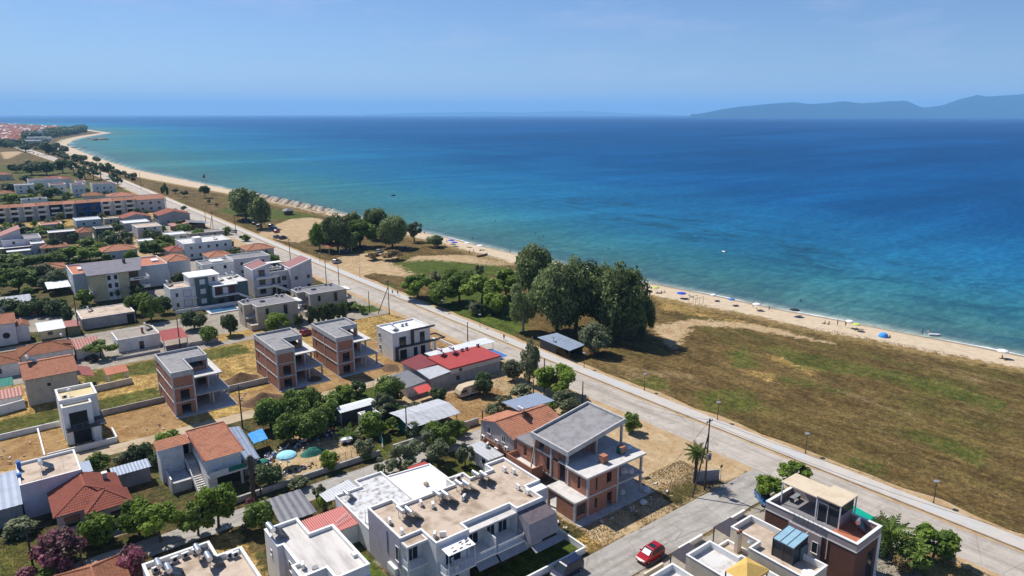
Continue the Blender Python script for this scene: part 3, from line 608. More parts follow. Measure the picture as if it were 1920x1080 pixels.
def sheet_roof(r, pts, mat, pitch=.28, t=.04, along=0, name='roof', amp=.025):
    """corrugated or ribbed sheet over four corners a b c d (a-b is the edge across which the ribs repeat)"""
    a, b, c, d = map(Vector, pts); n = max(2, int((b - a).length / pitch)); vs, fs = [], []
    for i in range(n * 2 + 1):
        u = i / (n * 2); z = amp * (1 if i % 2 else -1)
        p, q = a.lerp(b, u), d.lerp(c, u); vs += [(p.x, p.y, p.z + z), (q.x, q.y, q.z + z)]
    for i in range(n * 2): fs.append((2 * i, 2 * i + 2, 2 * i + 3, 2 * i + 1))
    m = MB().add(vs, fs); m.slab([(*(p - Vector((0, 0, amp + .01))),) for p in (a, b, c, d)], t); return m.build(name, mat, r)
def rail(r, pts, z, h=1.0, mat='frame_white', bars=4, posts=1.2, name='railing'):
    b = MB()
    for p, q in zip(pts, pts[1:]):
        p, q = Vector((p[0], p[1], z)), Vector((q[0], q[1], z))
        for i in range(bars): zz = Vector((0, 0, h * (i + 1) / bars)); b.cyl(p + zz, q + zz, .025 if i == bars - 1 else .015, n=4)
        k = max(1, int((q - p).length / posts))
        for i in range(k + 1): s = p.lerp(q, i / k); b.cyl(s, s + Vector((0, 0, h)), .025, n=4)
    return b.build(name, mat, r)
def wall_run(label, pts, h=1.0, t=.2, mat='stone', name='garden_wall', cap=None):
    r = thing(name, label, 'wall', (*pts[0], 0))
    for p, q in zip(pts, pts[1:]):
        p, q = Vector(p), Vector(q); d = (q - p).normalized(); n = Vector((-d.y, d.x)) * t / 2
        MB().prism([tuple(p - n), tuple(q - n), tuple(q + n), tuple(p + n)], 0, h).build('wall_section', mat, r)
        n *= 1.25; MB().prism([tuple(p - n), tuple(q - n), tuple(q + n), tuple(p + n)], h, h + .06).build('coping', cap or mat, r)
    return r
def fence(label, pts, h=1.1, mat='metal_grey', name='fence', post=2.0, rails=3, pm=None, base=0):
    r = thing(name, label, 'fence', (*pts[0], 0))
    if base:
        for p, q in zip(pts, pts[1:]):
            p, q = Vector(p), Vector(q); n = Vector((-(q - p).y, (q - p).x)).normalized() * .1; MB().prism([tuple(p - n), tuple(q - n), tuple(q + n), tuple(p + n)], 0, base).build('plinth', 'stone', r)
    b = MB()
    for p, q in zip(pts, pts[1:]):
        p, q = Vector((*p, 0)), Vector((*q, 0)); k = max(1, int((q - p).length / post))
        for i in range(k + 1): s = p.lerp(q, i / k); MB().cyl(s, s + Vector((0, 0, h)), .04, n=5).build('post', pm or mat, r)
        for i in range(rails): zz = Vector((0, 0, base + (h - base) * (i + 1) / rails - .05)); b.cyl(p + zz, q + zz, .02, n=4)
    b.build('rails', mat, r); return r

# ---------------------------------------------------------------- kit: roof equipment
def ac_proto():
    r = thing('air_conditioner', 'x', 'air conditioner'); b = MB().box(-.42, .42, -.16, .16, .12, .78); b.build('casing', 'plastic_white', r)
    MB().cyl((0, -.161, .45), (0, -.175, .45), .25, n=12).build('fan', 'dark', r)
    for x in (-.3, .3): MB().box(x - .03, x + .03, -.2, .2, 0, .12).build('foot', 'metal_dark', r)
    return r
def heater_proto():
    r = thing('solar_water_heater', 'x', 'water heater')
    MB().cyl((-.75, -.75, 1.55), (.75, -.75, 1.55), .32, n=14).build('tank', 'steel', r, smooth=False)
    fr = MB()
    for x in (-.6, .6): fr.cyl((x, -.75, 0), (x, -.75, 1.3), .03, n=4); fr.cyl((x, .75, 0), (x, .75, .25), .03, n=4); fr.cyl((x, -.75, .1), (x, .75, .1), .025, n=4); fr.cyl((x, -.75, 1.25), (x, .8, .2), .03, n=4); fr.cyl((x, -.75, .1), (x, -.1, .75), .02, n=4)
    fr.cyl((-.6, -.75, .1), (.6, -.75, .1), .02, n=4); fr.build('frame', 'metal_grey', r)
    for x in (-.5, .5):
        p = MB().slab([(x - .46, -.55, 1.25), (x + .46, -.55, 1.25), (x + .46, .85, .22), (x - .46, .85, .22)], .08).build('panel', 'panel_black', r)
        MB().slab([(x - .48, -.54, 1.15), (x + .48, -.54, 1.15), (x + .48, .86, .12), (x - .48, .86, .12)], .02).build('backing', 'metal_grey', p)
    return r
AC0 = HT0 = None
def place(proto_name, x, y, z, rz, label, group, s=1.0):
    global AC0, HT0
    if proto_name == 'ac':
        if AC0 is None: AC0 = ac_proto(); o = AC0; o.location = (x, y, z); o.rotation_euler = (0, 0, rz); tag(o, label, None, group); return o
        return copy_thing(AC0, (x, y, z), rz, s, label, group)
    rz -= PI / 2 + .3
    if HT0 is None: HT0 = heater_proto(); o = HT0; o.location = (x, y, z); o.rotation_euler = (0, 0, rz); tag(o, label, None, group); return o
    return copy_thing(HT0, (x, y, z), rz, s, label, group)
def chimney(r, x, y, z, h=1.0, w=.5, mat='white', cowl='terracotta'):
    o = MB().box(x - w / 2, x + w / 2, y - w / 2, y + w / 2, z, z + h).build('chimney', mat, r); MB().box(x - w / 2 - .08, x + w / 2 + .08, y - w / 2 - .08, y + w / 2 + .08, z + h, z + h + .12).build('chimney_cap', cowl, o)
def antenna(r, x, y, z, h=2.2):
    b = MB().cyl((x, y, z), (x, y, z + h), .025, n=4); b.cyl((x - .6, y, z + h - .15), (x + .6, y, z + h - .15), .015, n=4)
    for i in range(5): b.cyl((x - .5 + i * .25, y - .3, z + h - .15), (x - .5 + i * .25, y + .3, z + h - .15), .012, n=4)
    b.build('antenna', 'metal_grey', r)

# ---------------------------------------------------------------- kit: trees
def leaf_mat(name, dark, light, dry=None):
    m, n, l, p = new_mat(name); a = n.new('ShaderNodeAttribute'); a.attribute_name = 'tint'
    oi = n.new('ShaderNodeObjectInfo')
    f = mathn(n, l, 'ADD', a.outputs['Fac'], mathn(n, l, 'MULTIPLY', mathn(n, l, 'SUBTRACT', oi.outputs['Random'], .5), .35))
    c = mixc(n, l, rampf(n, l, f, .1, .95), dark, light)
    if dry: c = mixc(n, l, rampf(n, l, a.outputs['Fac'], .42, .8), c, dry)
    l.new(c, p.inputs['Base Color']); p.inputs['Roughness'].default_value = .6; p.inputs['Specular IOR Level'].default_value = .25
    tr = n.new('ShaderNodeBsdfTranslucent'); l.new(c, tr.inputs['Color']); mx = n.new('ShaderNodeMixShader'); mx.inputs[0].default_value = .38
    l.new(p.outputs[0], mx.inputs[1]); l.new(tr.outputs[0], mx.inputs[2]); l.new(mx.outputs[0], n['Material Output'].inputs['Surface']); MATS[name] = m
leaf_mat('leaf_poplar', (.06, .088, .030, 1), (.27, .33, .125, 1)); leaf_mat('leaf_bright', (.075, .13, .018, 1), (.25, .35, .045, 1)); leaf_mat('leaf_green', (.052, .088, .020, 1), (.24, .335, .066, 1))
leaf_mat('leaf_olive', (.085, .11, .056, 1), (.26, .285, .155, 1)); leaf_mat('leaf_dark', (.036, .060, .026, 1), (.15, .20, .082, 1)); leaf_mat('leaf_pink', (.11, .075, .06, 1), (.22, .12, .12, 1), (.42, .14, .20, 1)); leaf_mat('leaf_dry', (.10, .07, .03, 1), (.32, .23, .11, 1))
M('bark', W_(.10, .075, .055), W_(.06, .045, .034), 3); M('bark_pale', W_(.36, .33, .29), W_(.22, .19, .16), 3)
def crown_mesh(name, mat, clumps, n, leaf, seed, spread=.55):
    """leaf-sized faces through the clumps of a crown that fits a unit box: x, y in -.5 .. .5, z in 0 .. 1"""
    rr = random.Random(seed); vs, fs, tint = [], [], []; tot = sum(c[3] ** 2 for c in clumps)
    for (cx, cy, cz, cr) in clumps:
        ct = rr.random() * .45 + .1
        for _ in range(max(6, int(n * cr * cr / tot))):
            d = Vector((rr.gauss(0, 1), rr.gauss(0, 1), rr.gauss(0, 1))).normalized(); rad = cr * (spread + (1 - spread) * rr.random() ** .5) * (1 + .12 * rr.gauss(0, 1))
            p = Vector((cx, cy, cz)) + d * rad
            if p.z < .0: p.z = rr.random() * .05
            nrm = (d * 1.1 + Vector((rr.gauss(0, .6), rr.gauss(0, .6), rr.gauss(0, .6) + .25))).normalized()
            a = nrm.orthogonal().normalized(); b = nrm.cross(a); t = rr.random() * 6.28; u = a * math.cos(t) + b * math.sin(t); w = nrm.cross(u)
            s = leaf * (.6 + .8 * rr.random()); o = len(vs)
            vs += [p - u * s, p + w * s * .55 + nrm * s * .12, p + u * s, p - w * s * .55 + nrm * s * .12]; fs.append((o, o + 1, o + 2, o + 3)); tv = min(1, ct + rr.random() * .5); tint += [tv] * 4
    me = bpy.data.meshes.new(name); me.from_pydata([tuple(v) for v in vs], [], fs); me.materials.append(MATS[mat])
    me.attributes.new('tint', 'FLOAT', 'POINT').data.foreach_set('value', np.array(tint, dtype=np.float32)); me.update(); return me
def clumps_for(kind, seed):
    rr = random.Random(seed); C = []
    def ell(k, rx, rz, cz, r0, r1, bottom=-.8):
        for _ in range(k):
            while True:
                d = Vector((rr.uniform(-1, 1), rr.uniform(-1, 1), rr.uniform(bottom, 1)))
                if d.length < 1: break
            d = d.normalized() * (d.length ** .45); r = rr.uniform(r0, r1); C.append((d.x * (rx - r * .7), d.y * (rx - r * .7), cz + d.z * (rz - r * .7), r))
    if kind == 'poplar': ell(46, .53, .5, .5, .14, .22)
    elif kind == 'round': ell(26, .5, .5, .5, .14, .22)
    elif kind == 'low': ell(22, .52, .48, .48, .1, .18, -.5)
    elif kind == 'olive': ell(16, .52, .5, .5, .09, .17, -.7)
    elif kind == 'willow': ell(22, .46, .52, .5, .12, .2)
    elif kind == 'bush': ell(16, .5, .55, .42, .13, .22, -.6)
    elif kind == 'hedge':
        for i in range(22): C.append((rr.uniform(-.42, .42), rr.uniform(-.3, .3), rr.uniform(.12, .85), rr.uniform(.14, .2)))
    elif kind == 'flat': ell(18, .52, .5, .5, .1, .16, -.2)
    return C
TR_SPEC = dict(poplar=('leaf_poplar', 9000, .031), round=('leaf_green', 4200, .045), low=('leaf_bright', 4200, .046), olive=('leaf_olive', 2800, .042), willow=('leaf_poplar', 5000, .034), bush=('leaf_green', 1500, .06), hedge=('leaf_dark', 1700, .06), flat=('leaf_dark', 1500, .055))
def trunk_mesh(name, mat, kind, seed):
    rr = random.Random(seed); b = MB(); top = .55
    pts = [Vector((0, 0, 0)), Vector((rr.uniform(-.03, .03), rr.uniform(-.03, .03), .25)), Vector((rr.uniform(-.06, .06), rr.uniform(-.06, .06), top))]
    for (p, q), (r0, r1) in zip(zip(pts, pts[1:]), ((.045, .034), (.034, .022))): b.cyl(p, q, r0, r1, n=7)
    for i in range(6):
        s = pts[1].lerp(pts[2], rr.random()); a = rr.random() * 6.28; e = s + Vector((math.cos(a) * rr.uniform(.15, .32), math.sin(a) * rr.uniform(.15, .32), rr.uniform(.12, .34))); mdl = s.lerp(e, .5) + Vector((0, 0, -.03))
        b.cyl(s, mdl, .018, .013, n=5); b.cyl(mdl, e, .013, .006, n=5)
    return b.mesh(name, mat)
TN = [0]
def tree(kind, px, py, top, w, label, leaf=None, group=None, name='tree', var=None, base=.22, cat='tree', bark='bark', z=0):
    """a tree whose foot shows at pixel (px, py), its top at pixel row top, its crown w pixels wide"""
    x, y = at(px, py, z); k = mpp(px, py); hgt = (py - top) * k * 1.06; wid = w * k; return tree_at(kind, x, y, hgt, wid, label, leaf, group, name, var, base, cat, bark, z)
def tree_at(kind, x, y, hgt, wid, label, leaf=None, group=None, name='tree', var=None, base=.22, cat='tree', bark='bark', z=0):
    TN[0] += 1; v = TN[0] % 4 if var is None else var; lm, n, ls = TR_SPEC[kind]; lm = leaf or lm
    big = 1 if wid > 5.5 else (.6 if wid > 3 else .4); ls2 = ls * (1 if big == 1 else 1.35 if big == .6 else 1.6)
    if y > 330: big, ls2 = .25, ls * 1.9
    cm = cached(('crown', kind, lm, v, big), lambda: crown_mesh('crown', lm, clumps_for(kind, v * 7 + 3), int(n * big * (1.5 if hgt > 14 else 1)), ls2, v))
    tm = cached(('trunk', kind, v, bark), lambda: trunk_mesh('trunk', bark, kind, v))
    r = thing(name, label, cat, (x, y, z), TN[0] * 1.7, group)
    link('crown', cm, r, (0, 0, hgt * base), 0, (wid, wid, hgt * (1 - base))); tw = min(wid, hgt) * .9; link('trunk', tm, r, (0, 0, -.05), 0, (tw, tw, hgt)); return r
def palm(px, py, top, w, label, trunk_h=None, name='palm_tree', leafm='leaf_green'):
    x, y = at(px, py); k = mpp(px, py); h = (py - top) * k * 1.06; R_ = w * k / 2; th = h - R_ * .75 if trunk_h is None else trunk_h
    r = thing(name, label, 'palm', (x, y, 0)); b = MB(); rr = random.Random(int(px)); n = 8
    for i in range(n): z0, z1 = th * i / n, th * (i + 1) / n; b.cyl((0, 0, z0), (0, 0, z1), .26 + .06 * (i % 2), .22 + .02 * i / n, n=8)
    o = bpy.data.objects.new('trunk', b.mesh('trunk', 'bark')); COL.objects.link(o); o.parent = r
    me = cached(('frond', leafm), lambda: frond_mesh(leafm))
    for i in range(44):
        t = i * 2.4; el = 1.1 - 1.9 * (i / 44) ; f = link('frond', me, r, (0, 0, th), 0, (R_ * rr.uniform(.9, 1.15),) * 3); f.rotation_euler = (0, -el, t)
    return r
def frond_mesh(mat):
    vs, fs, n = [], [], 9
    for i in range(n):
        t0 = i / n; x = t0 * 1.05; z = -.42 * t0 * t0; w = .20 * math.sin(PI * min(1, t0 * .9 + .12)) + .02
        for s in (-1, 1): o = len(vs); vs += [(x, 0, z), (x + .10, s * .012, z - .01), (x + .17, s * w, z - .10), (x + .09, s * w * .9, z - .11)]; fs.append((o, o + 1, o + 2, o + 3))
        o = len(vs); vs += [(x, -.012, z), (x + 1.05 / n, -.012, -.42 * (t0 + 1 / n) ** 2), (x + 1.05 / n, .012, -.42 * (t0 + 1 / n) ** 2), (x, .012, z)]; fs.append((o, o + 1, o + 2, o + 3))
    me = bpy.data.meshes.new('frond'); me.from_pydata(vs, [], fs); me.materials.append(MATS[mat]); me.attributes.new('tint', 'FLOAT', 'POINT').data.foreach_set('value', np.array([.3 + .4 * rnd.random() for _ in vs], dtype=np.float32)); return me

# ---------------------------------------------------------------- kit: poles, lamps, wires
def pole(px, py, top, label, lean=None, arm=True, name='utility_pole', mat='pole_wood', r0=.15, group=None):
    x, y = at(px, py); k = mpp(px, py); h = (py - top) * k * 1.06; r = thing(name, label, 'pole', (x, y, 0), 0, group)
    MB().cyl((x, y, 0), (x, y, h), r0, r0 * .65, n=8).build('shaft', mat, r)
    if arm:
        b = MB().box(x - .75, x + .75, y - .05, y + .05, h - .55, h - .42); b.build('crossarm', 'metal_dark', r)
        for dx in (-.65, -.2, .2, .65): MB().cyl((x + dx, y, h - .42), (x + dx, y, h - .2), .05, n=6).build('insulator', 'metal_grey', r)
    if lean: q = at(*lean); MB().cyl((*q, 0), (x, y, h * .8), r0 * .9, r0 * .7, n=7).build('strut', mat, r)
    return (x, y, h)
def wire(a, b, sag, label, r=.022, group=None, name='power_cable'):
    a, b = Vector(a), Vector(b); pts = [a.lerp(b, t) - Vector((0, 0, sag * 4 * t * (1 - t))) for t in np.linspace(0, 1, 14)]
    o = MB().tube(pts, r, 4).build(name, 'wire', loc=tuple(a)); tag(o, label, 'cable', group)
def lamp_proto():
    r = thing('street_lamp', 'x', 'street lamp'); MB().cyl((0, 0, 0), (0, 0, 3.6), .07, .05, n=8).build('post', 'metal_dark', r); MB().cyl((0, 0, 0), (0, 0, .35), .14, .1, n=8).build('base', 'metal_dark', r)
    h = MB().cyl((0, 0, 3.55), (0, 0, 3.78), .06, .24, n=10).build('lantern', 'lamp', r); MB().cyl((0, 0, 3.78), (0, 0, 3.86), .46, .40, n=12).build('hood', 'metal_grey', h); return r
# ---------------------------------------------------------------- buildings in the foreground
def pierced(r, name, mat, face, c, a0, a1, z0, z1, openings=(), t=.2):
    """wall panel with real openings (p0, p1, q0, q1) through it"""
    b = MB()
    def pc(p0, p1, q0, q1):
        if p1 - p0 < .01 or q1 - q0 < .01: return
        if face[1] == 'Y': b.box(p0, p1, c, c + t, q0, q1)
        else: b.box(c, c + t, p0, p1, q0, q1)
    cur = a0
    for p0, p1, q0, q1 in sorted(openings): pc(cur, p0, z0, z1); pc(p0, p1, z0, q0); pc(p0, p1, q1, z1); cur = p1
    pc(cur, a1, z0, z1); return b.build(name, mat, r)
def col(r, x, y, z0, z1, w=.3): return MB().box(x, x + w, y, y + w, z0, z1).build('column', 'concrete', r)

def apartment():
    P = [(35.8, 68.4), (38.8, 68.4), (38.8, 64.8), (43.7, 64.8), (43.7, 66.4), (51.4, 66.4), (51.4, 64.8), (56, 64.8), (56, 68.6), (58.7, 68.6), (58.7, 77.2), (55.1, 77.2), (55.1, 75.3), (51.2, 75.3), (51.2, 77.2), (48.2, 77.2), (48.2, 75.2), (39.5, 75.2), (39.5, 77.2), (35.8, 77.2)]
    r = flat('apartment_building', 'two-storey white and mauve apartment block with a broad beige flat roof', P, 6.5, 'white_clean', 'roof_beige', .42, t=.24)
    box_part(r, 'mauve_facade', 'mauve', 35.76, 35.8, 68.42, 77.18, 0, 6.78)
    box_part(r, 'corner_balcony_roof', 'white_clean', 35.8, 38.76, 66.7, 68.38, 6.2, 6.5); box_part(r, 'corner_balcony_topping', 'roof_beige', 36.0, 38.6, 66.9, 68.3, 6.5, 6.505)
    box_part(r, 'recess_roof', 'concrete_light', 43.72, 51.38, 64.82, 66.38, 6.0, 6.25)
    box_part(r, 'corner_balcony', 'white_clean', 35.8, 38.76, 66.7, 68.38, 2.95, 3.2); rail(r, [(35.85, 68.3), (35.85, 66.75), (38.7, 66.75)], 3.2)
    MB().box(35.85, 36.05, 66.75, 66.95, 0, 6.2).build('pillar', 'white_clean', r)
    box_part(r, 'lower_walls', 'white_clean', 36.2, 38.78, 67.6, 68.4, 0, 2.95)
    door(r, '-Y', 68.4, 37.4, 1.5, 2.1, 3.22, 'frame_white', 'glass', 2); win(r, '-X', 35.76, 69.2, 3.3, .7, 2.0, pane='glass')
    o = MB().box(35.3, 35.76, 69.2, 71.2, 1.2, 2.2).build('awning_box', 'white_clean', r)
    # first-floor balconies along the street side
    for k, (x0, x1, y0) in enumerate(((38.9, 43.3, 62.7), (43.35, 46.7, 63.0), (46.75, 51.3, 62.9))):
        box_part(r, 'balcony', 'white_clean', x0, x1, y0, 64.78 if k == 0 else 66.38, 2.95, 3.18); rail(r, [(x0 + .05, 64.7), (x0 + .05, y0 + .05), (x1 - .05, y0 + .05)] + ([(x1 - .05, 64.7)] if k == 2 else []), 3.18, 1.0, 'frame_white', 5)
        pts = [(x0 + .1, y0 + .02, 2.9), (x1 - .1, y0 + .02, 2.9), (x1 - .1, y0 - .8, 2.3), (x0 + .1, y0 - .8, 2.3)]
        if k: sheet_roof(r, pts, 'fabric_grey', .4, .02, name='awning', amp=.01)
    box_part(r, 'party_screen', 'white_clean', 43.3, 43.4, 64.8, 66.3, 3.2, 6.0); box_part(r, 'party_screen', 'white_clean', 46.7, 46.8, 63.2, 66.3, 3.2, 5.2)
    for x, w in ((45.3, 1.6), (48.2, 1.2), (50.2, 1.4)): door(r, '-Y', 66.4, x, w, 2.2, 3.2, 'frame_white', 'glass', 2)
    door(r, '-Y', 64.8, 41.2, 2.2, 2.2, 3.2, 'frame_white', 'glass', 2)
    for x in (41, 45.2, 49.5): door(r, '-Y', 64.8 if x == 41 else 66.4, x, 2.0, 2.2, .1, 'frame_white', 'glass', 2)
    # pergola roof of printed fabric and its posts
    pg = MB().slab([(39.2, 62.6, 6.1), (43.2, 62.6, 6.1), (43.2, 64.7, 6.25), (39.2, 64.7, 6.25)], .05).build('pergola_cover', 'canvas_white', r)
    rr = random.Random(4)
    for i in range(14):
        x, y = 39.5 + rr.random() * 3.2, 62.75 + rr.random() * 1.5; zz = 6.1 + (y - 62.6) * .0714 + .006; s = .16 + .12 * rr.random()
        MB().add([(x, y, zz), (x + s * 1.8, y, zz), (x + s * 2.1, y + s, zz + s * .0714), (x + s * .4, y + s * .9, zz + s * .064)], [(0, 1, 2, 3)]).build('print_motif', 'fabric_dark', pg)
    for x in (39.25, 43.1): MB().cyl((x, 62.68, 3.18), (x, 62.68, 6.06), .05, n=6).build('pergola_post', 'frame_white', r)
    # grey fabric enclosure round the corner balcony
    MB().slab([(51.5, 62.3, 5.6), (56.3, 62.3, 5.6), (56.2, 64.75, 6.3), (51.5, 64.75, 6.3)], .06).build('awning', 'fabric_brown', r)
    MB().add([(51.5, 62.3, 5.55), (56.3, 62.3, 5.55), (56.4, 61.8, 3.0), (51.45, 61.8, 3.0)], [(0, 1, 2, 3)]).build('awning_curtain', 'fabric_grey', r); MB().add([(51.5, 62.3, 5.55), (51.5, 64.75, 6.2), (51.45, 64.75, 3.0), (51.45, 61.8, 3.0)], [(3, 2, 1, 0)]).build('awning_curtain', 'fabric_grey', r)
    box_part(r, 'balcony', 'white_clean', 51.5, 56.3, 62.2, 64.78, 2.75, 2.98); MB().slab([(51.4, 61.7, 2.7), (56.4, 61.7, 2.7), (56.4, 60.7, 2.3), (51.4, 60.7, 2.3)], .03).build('awning_valance', 'fabric_grey', r)
    win(r, '+X', 56.0, 66.7, 3.4, 1.0, 1.9); box_part(r, 'side_balcony_roof', 'white_clean', 56.02, 58.7, 66.9, 68.58, 6.2, 6.5); box_part(r, 'side_balcony_wall', 'blue_wall', 56.02, 58.6, 67.0, 68.58, 0, 6.2)
    MB().cyl((35.72, 71.8, 3.1), (35.72, 71.8, 6.3), .05, n=6).build('downpipe', 'grey_wall', r)
    for i, (x, y) in enumerate(((38.9, 72.4), (39.7, 71.6), (44.8, 72.9), (45.6, 72.1), (48.6, 73.3), (49.4, 72.6), (52.0, 74.0), (52.8, 73.2))):
        place('heater', x, y, 6.5, .32, f"solar water heater, {['far', 'near'][i % 2]} one of the {['first', 'second', 'third', 'fourth'][i // 2]} pair from the mauve wall", 'solar water heaters on the beige roof')
    for i, (x, y, a, lb) in enumerate(((36.6, 72.6, 1.3, 'air conditioner unit alone by the mauve wall parapet'), (36.7, 69.6, 1.3, 'air conditioner unit above the corner balcony of the mauve wall'), (39.6, 66.4, .9, 'white air conditioner at the near corner of the beige roof, facing the street'), (40.5, 65.9, 2.6, 'dark-sided air conditioner at the near corner of the beige roof'), (42.0, 73.8, 1.3, 'air conditioner just behind the first pair of solar tanks'), (43.0, 72.4, 1.2, 'air conditioner standing free in the middle of the beige roof'), (47.4, 71.4, .6, 'air conditioner between the second and third solar pairs'), (56.5, 74.2, 1.4, 'farther air conditioner at the seaward parapet of the beige roof'), (57.2, 72.9, 1.4, 'nearer air conditioner at the seaward parapet of the beige roof'), (55.0, 69.0, 1.4, 'air conditioner by the seaward roof step of the apartment'), (55.2, 67.2, 1.4, 'air conditioner at the street corner of the beige roof near the brick shell'), (49.7, 76.3, 0, 'air conditioner in the inland bay of the beige roof'))):
        place('ac', x, y, 6.5, a, lb, 'air conditioners on the beige roof')
    # table and chairs under the pergola
    t = thing('garden_table', 'white plastic table on the balcony under the printed pergola', 'table', (41.1, 63.7, 3.18)); MB().box(40.6, 41.7, 63.3, 64.1, 3.85, 3.9).build('table_top', 'plastic_white', t)
    for x in (40.7, 41.6):
        for y in (63.4, 64.0): MB().cyl((x, y, 3.18), (x, y, 3.85), .03, n=5).build('leg', 'plastic_white', t)
    for i, (x, y, a) in enumerate(((40.1, 63.7, PI / 2), (42.1, 63.8, -PI / 2), (41.0, 64.45, 0), (40.5, 63.05, PI))):
        c = thing('garden_chair', ['white plastic chair at the landward end of the balcony table', 'white plastic chair at the seaward end of the balcony table', 'white plastic chair behind the balcony table against the wall', 'white plastic chair before the balcony table by the railing'][i], 'chair', (x, y, 3.18), a, 'chairs round the balcony table')
        for nm, m_ in (('seat', MB().box(-.22, .22, -.22, .22, .42, .46)), ('backrest', MB().box(-.22, .22, .18, .22, .46, .88))): o = bpy.data.objects.new(nm, m_.mesh(nm, 'plastic_white')); COL.objects.link(o); o.parent = c
        for sx in (-.19, .19):
            for sy in (-.19, .19): o = bpy.data.objects.new('leg', MB().cyl((sx, sy, 0), (sx, sy, .42), .025, n=4).mesh('leg', 'plastic_white')); COL.objects.link(o); o.parent = c
    wall_run('low white garden wall round the apartment lawn at the street', [(44.6, 59.2), (58.9, 59.2), (58.9, 66.6)], .9, .2, 'white_clean')
apartment()

def annex():
    r = flat('low_house', 'low white house with a worn white roof behind the mauve wall', [(35.8, 77.25), (44.5, 77.25), (44.5, 90.4), (40, 90.4), (40, 88.2), (35.8, 88.2)], 3.25, 'white', 'roof_worn', .35)
    box_part(r, 'roof_hatch', 'white', 36.4, 39.6, 78.0, 79.4, 3.25, 3.5); MB().cyl((38.6, 81.2, 3.26), (38.6, 81.2, 3.9), .5, n=10).build('roof_tank', 'dark', r); win(r, '-X', 35.8, 84.5, 1.2); chimney(r, 44.2, 77.9, 3.3, .8, .3, 'grey_wall', 'rust')
    MB().cyl((36.3, 79.2, 3.2), (36.3, 79.2, 5.4), .03, n=5).build('mast', 'metal_dark', r)
    place('heater', 37.4, 86.4, 3.25, .35, 'small solar water heater on the worn white roof of the low house', None, .8)
    r = flat('low_house', 'bright white flat-roofed house joined to the low house behind the apartment', [(44.55, 77.25), (52, 77.25), (52, 88.2), (44.55, 88.9)], 3.2, 'white_clean', 'roof_bright', .2)
    box_part(r, 'roof_vent', 'roof_beige', 47.9, 48.5, 82.6, 83.2, 3.2, 3.7); box_part(r, 'tiled_edge', 'sheet_red', 49, 52.4, 88.3, 90.2, 2.7, 2.8)
    r = thing('carport', 'pale grey flat canopy beside the worn white roof', 'carport', (38, 90, 0)); sheet_roof(r, [(34.6, 88.3, 2.9), (40, 88.3, 2.9), (40, 92.6, 2.8), (34.6, 91.2, 2.8)], 'sheet_light', .4)
    for x, y in ((34.9, 88.6), (34.9, 90.8), (39.7, 92)): MB().cyl((x, y, 0), (x, y, 2.75), .05, n=5).build('post', 'metal_grey', r)
    r = thing('outbuilding', 'white lean-to with a maroon sheet roof between two white houses', 'outbuilding', (32.7, 82.5, 0)); MB().prism(rect(30, 35.75, 80.6, 85), 0, 2.7, True).build('wall', 'white', r); sheet_roof(r, [(29.6, 80.3, 2.95), (35.75, 80.3, 2.95), (35.75, 85.3, 3.3), (29.6, 85.3, 3.3)], 'sheet_red', .3)
    for k in range(2): MB().cyl((33.0 + k * .4, 81.4 + k * .8, 3.25), (35.5, 82.2 + k * .9, 3.5), .05, n=5).build('roof_pipe', 'white', r)
    win(r, '-Y', 80.6, 32.5, 1, 1, 1)
    r = thing('carport', 'dark grey ribbed carport roof beside the round tree on the street', 'carport', (30, 90.5, 0)); sheet_roof(r, [(27.3, 87.2, 2.6), (32.6, 87.2, 2.6), (32.9, 94.3, 2.9), (28.0, 94.3, 2.9)][::1], 'sheet_dark', 1.0, amp=.03)
    for x, y in ((27.6, 87.5), (32.4, 87.5), (32.5, 94), (28.3, 94)): MB().cyl((x, y, 0), (x, y, 2.6), .06, n=5).build('post', 'metal_dark', r)
    P = [(26.4, 66.5), (30.7, 66.5), (30.7, 76.9), (27.6, 76.9), (27.6, 81.2), (23.3, 81.2), (23.3, 76.5), (24, 76.5), (24, 71.9), (23.3, 71.9), (23.3, 69), (26.4, 69)]
    r = flat('white_house', 'two-storey white house with a striped pale roof at the bottom edge', P, 6.2, 'white_clean', 'roof_stripe', .45, t=.3)
    win(r, '-X', 24, 74.2, 4.2, .9, 1.2); win(r, '-X', 23.3, 79, 4.2, .4, .6); box_part(r, 'roof_hatch', 'white_clean', 29.9, 30.5, 69.2, 70.0, 6.2, 6.6); MB().cyl((25.5, 70.2, 6.2), (25.5, 70.2, 6.42), .38, n=14).build('vent_drum', 'metal_grey', r)
    box_part(r, 'eaves_beam', 'white', 26.5, 30.6, 66.0, 66.5, 5.0, 5.3)
    place('heater', 24.3, 79.0, 6.2, .32, 'solar water heater at the inland corner of the striped roof', None, 1.15); place('ac', 24.4, 71.1, 6.2, 1.2, 'air conditioner in the near notch of the striped roof', None)
    P = [(9.5, 68), (19.8, 68), (19.8, 79.1), (17, 79.1), (17, 82.7), (9.5, 82.7)]
    r = flat('apartment_building', 'white parapeted apartment roof cut off by the bottom edge, below the pink bushes', P, 6.2, 'lavender', 'roof_beige', .6, t=.3); box_part(r, 'parapet_ledge', 'white_clean', 17.3, 19.6, 79.15, 79.8, 5.9, 6.3)
    for i, (x, y) in enumerate(((11.6, 80.2), (12.3, 78.6), (15.9, 80.4), (16.5, 78.0))): place('heater', x, y, 6.2, .3, f"solar water heater, {['far', 'near'][i % 2]} one of the {['inland', 'seaward'][i // 2]} pair on the parapeted roof", 'solar heaters on the parapeted roof')
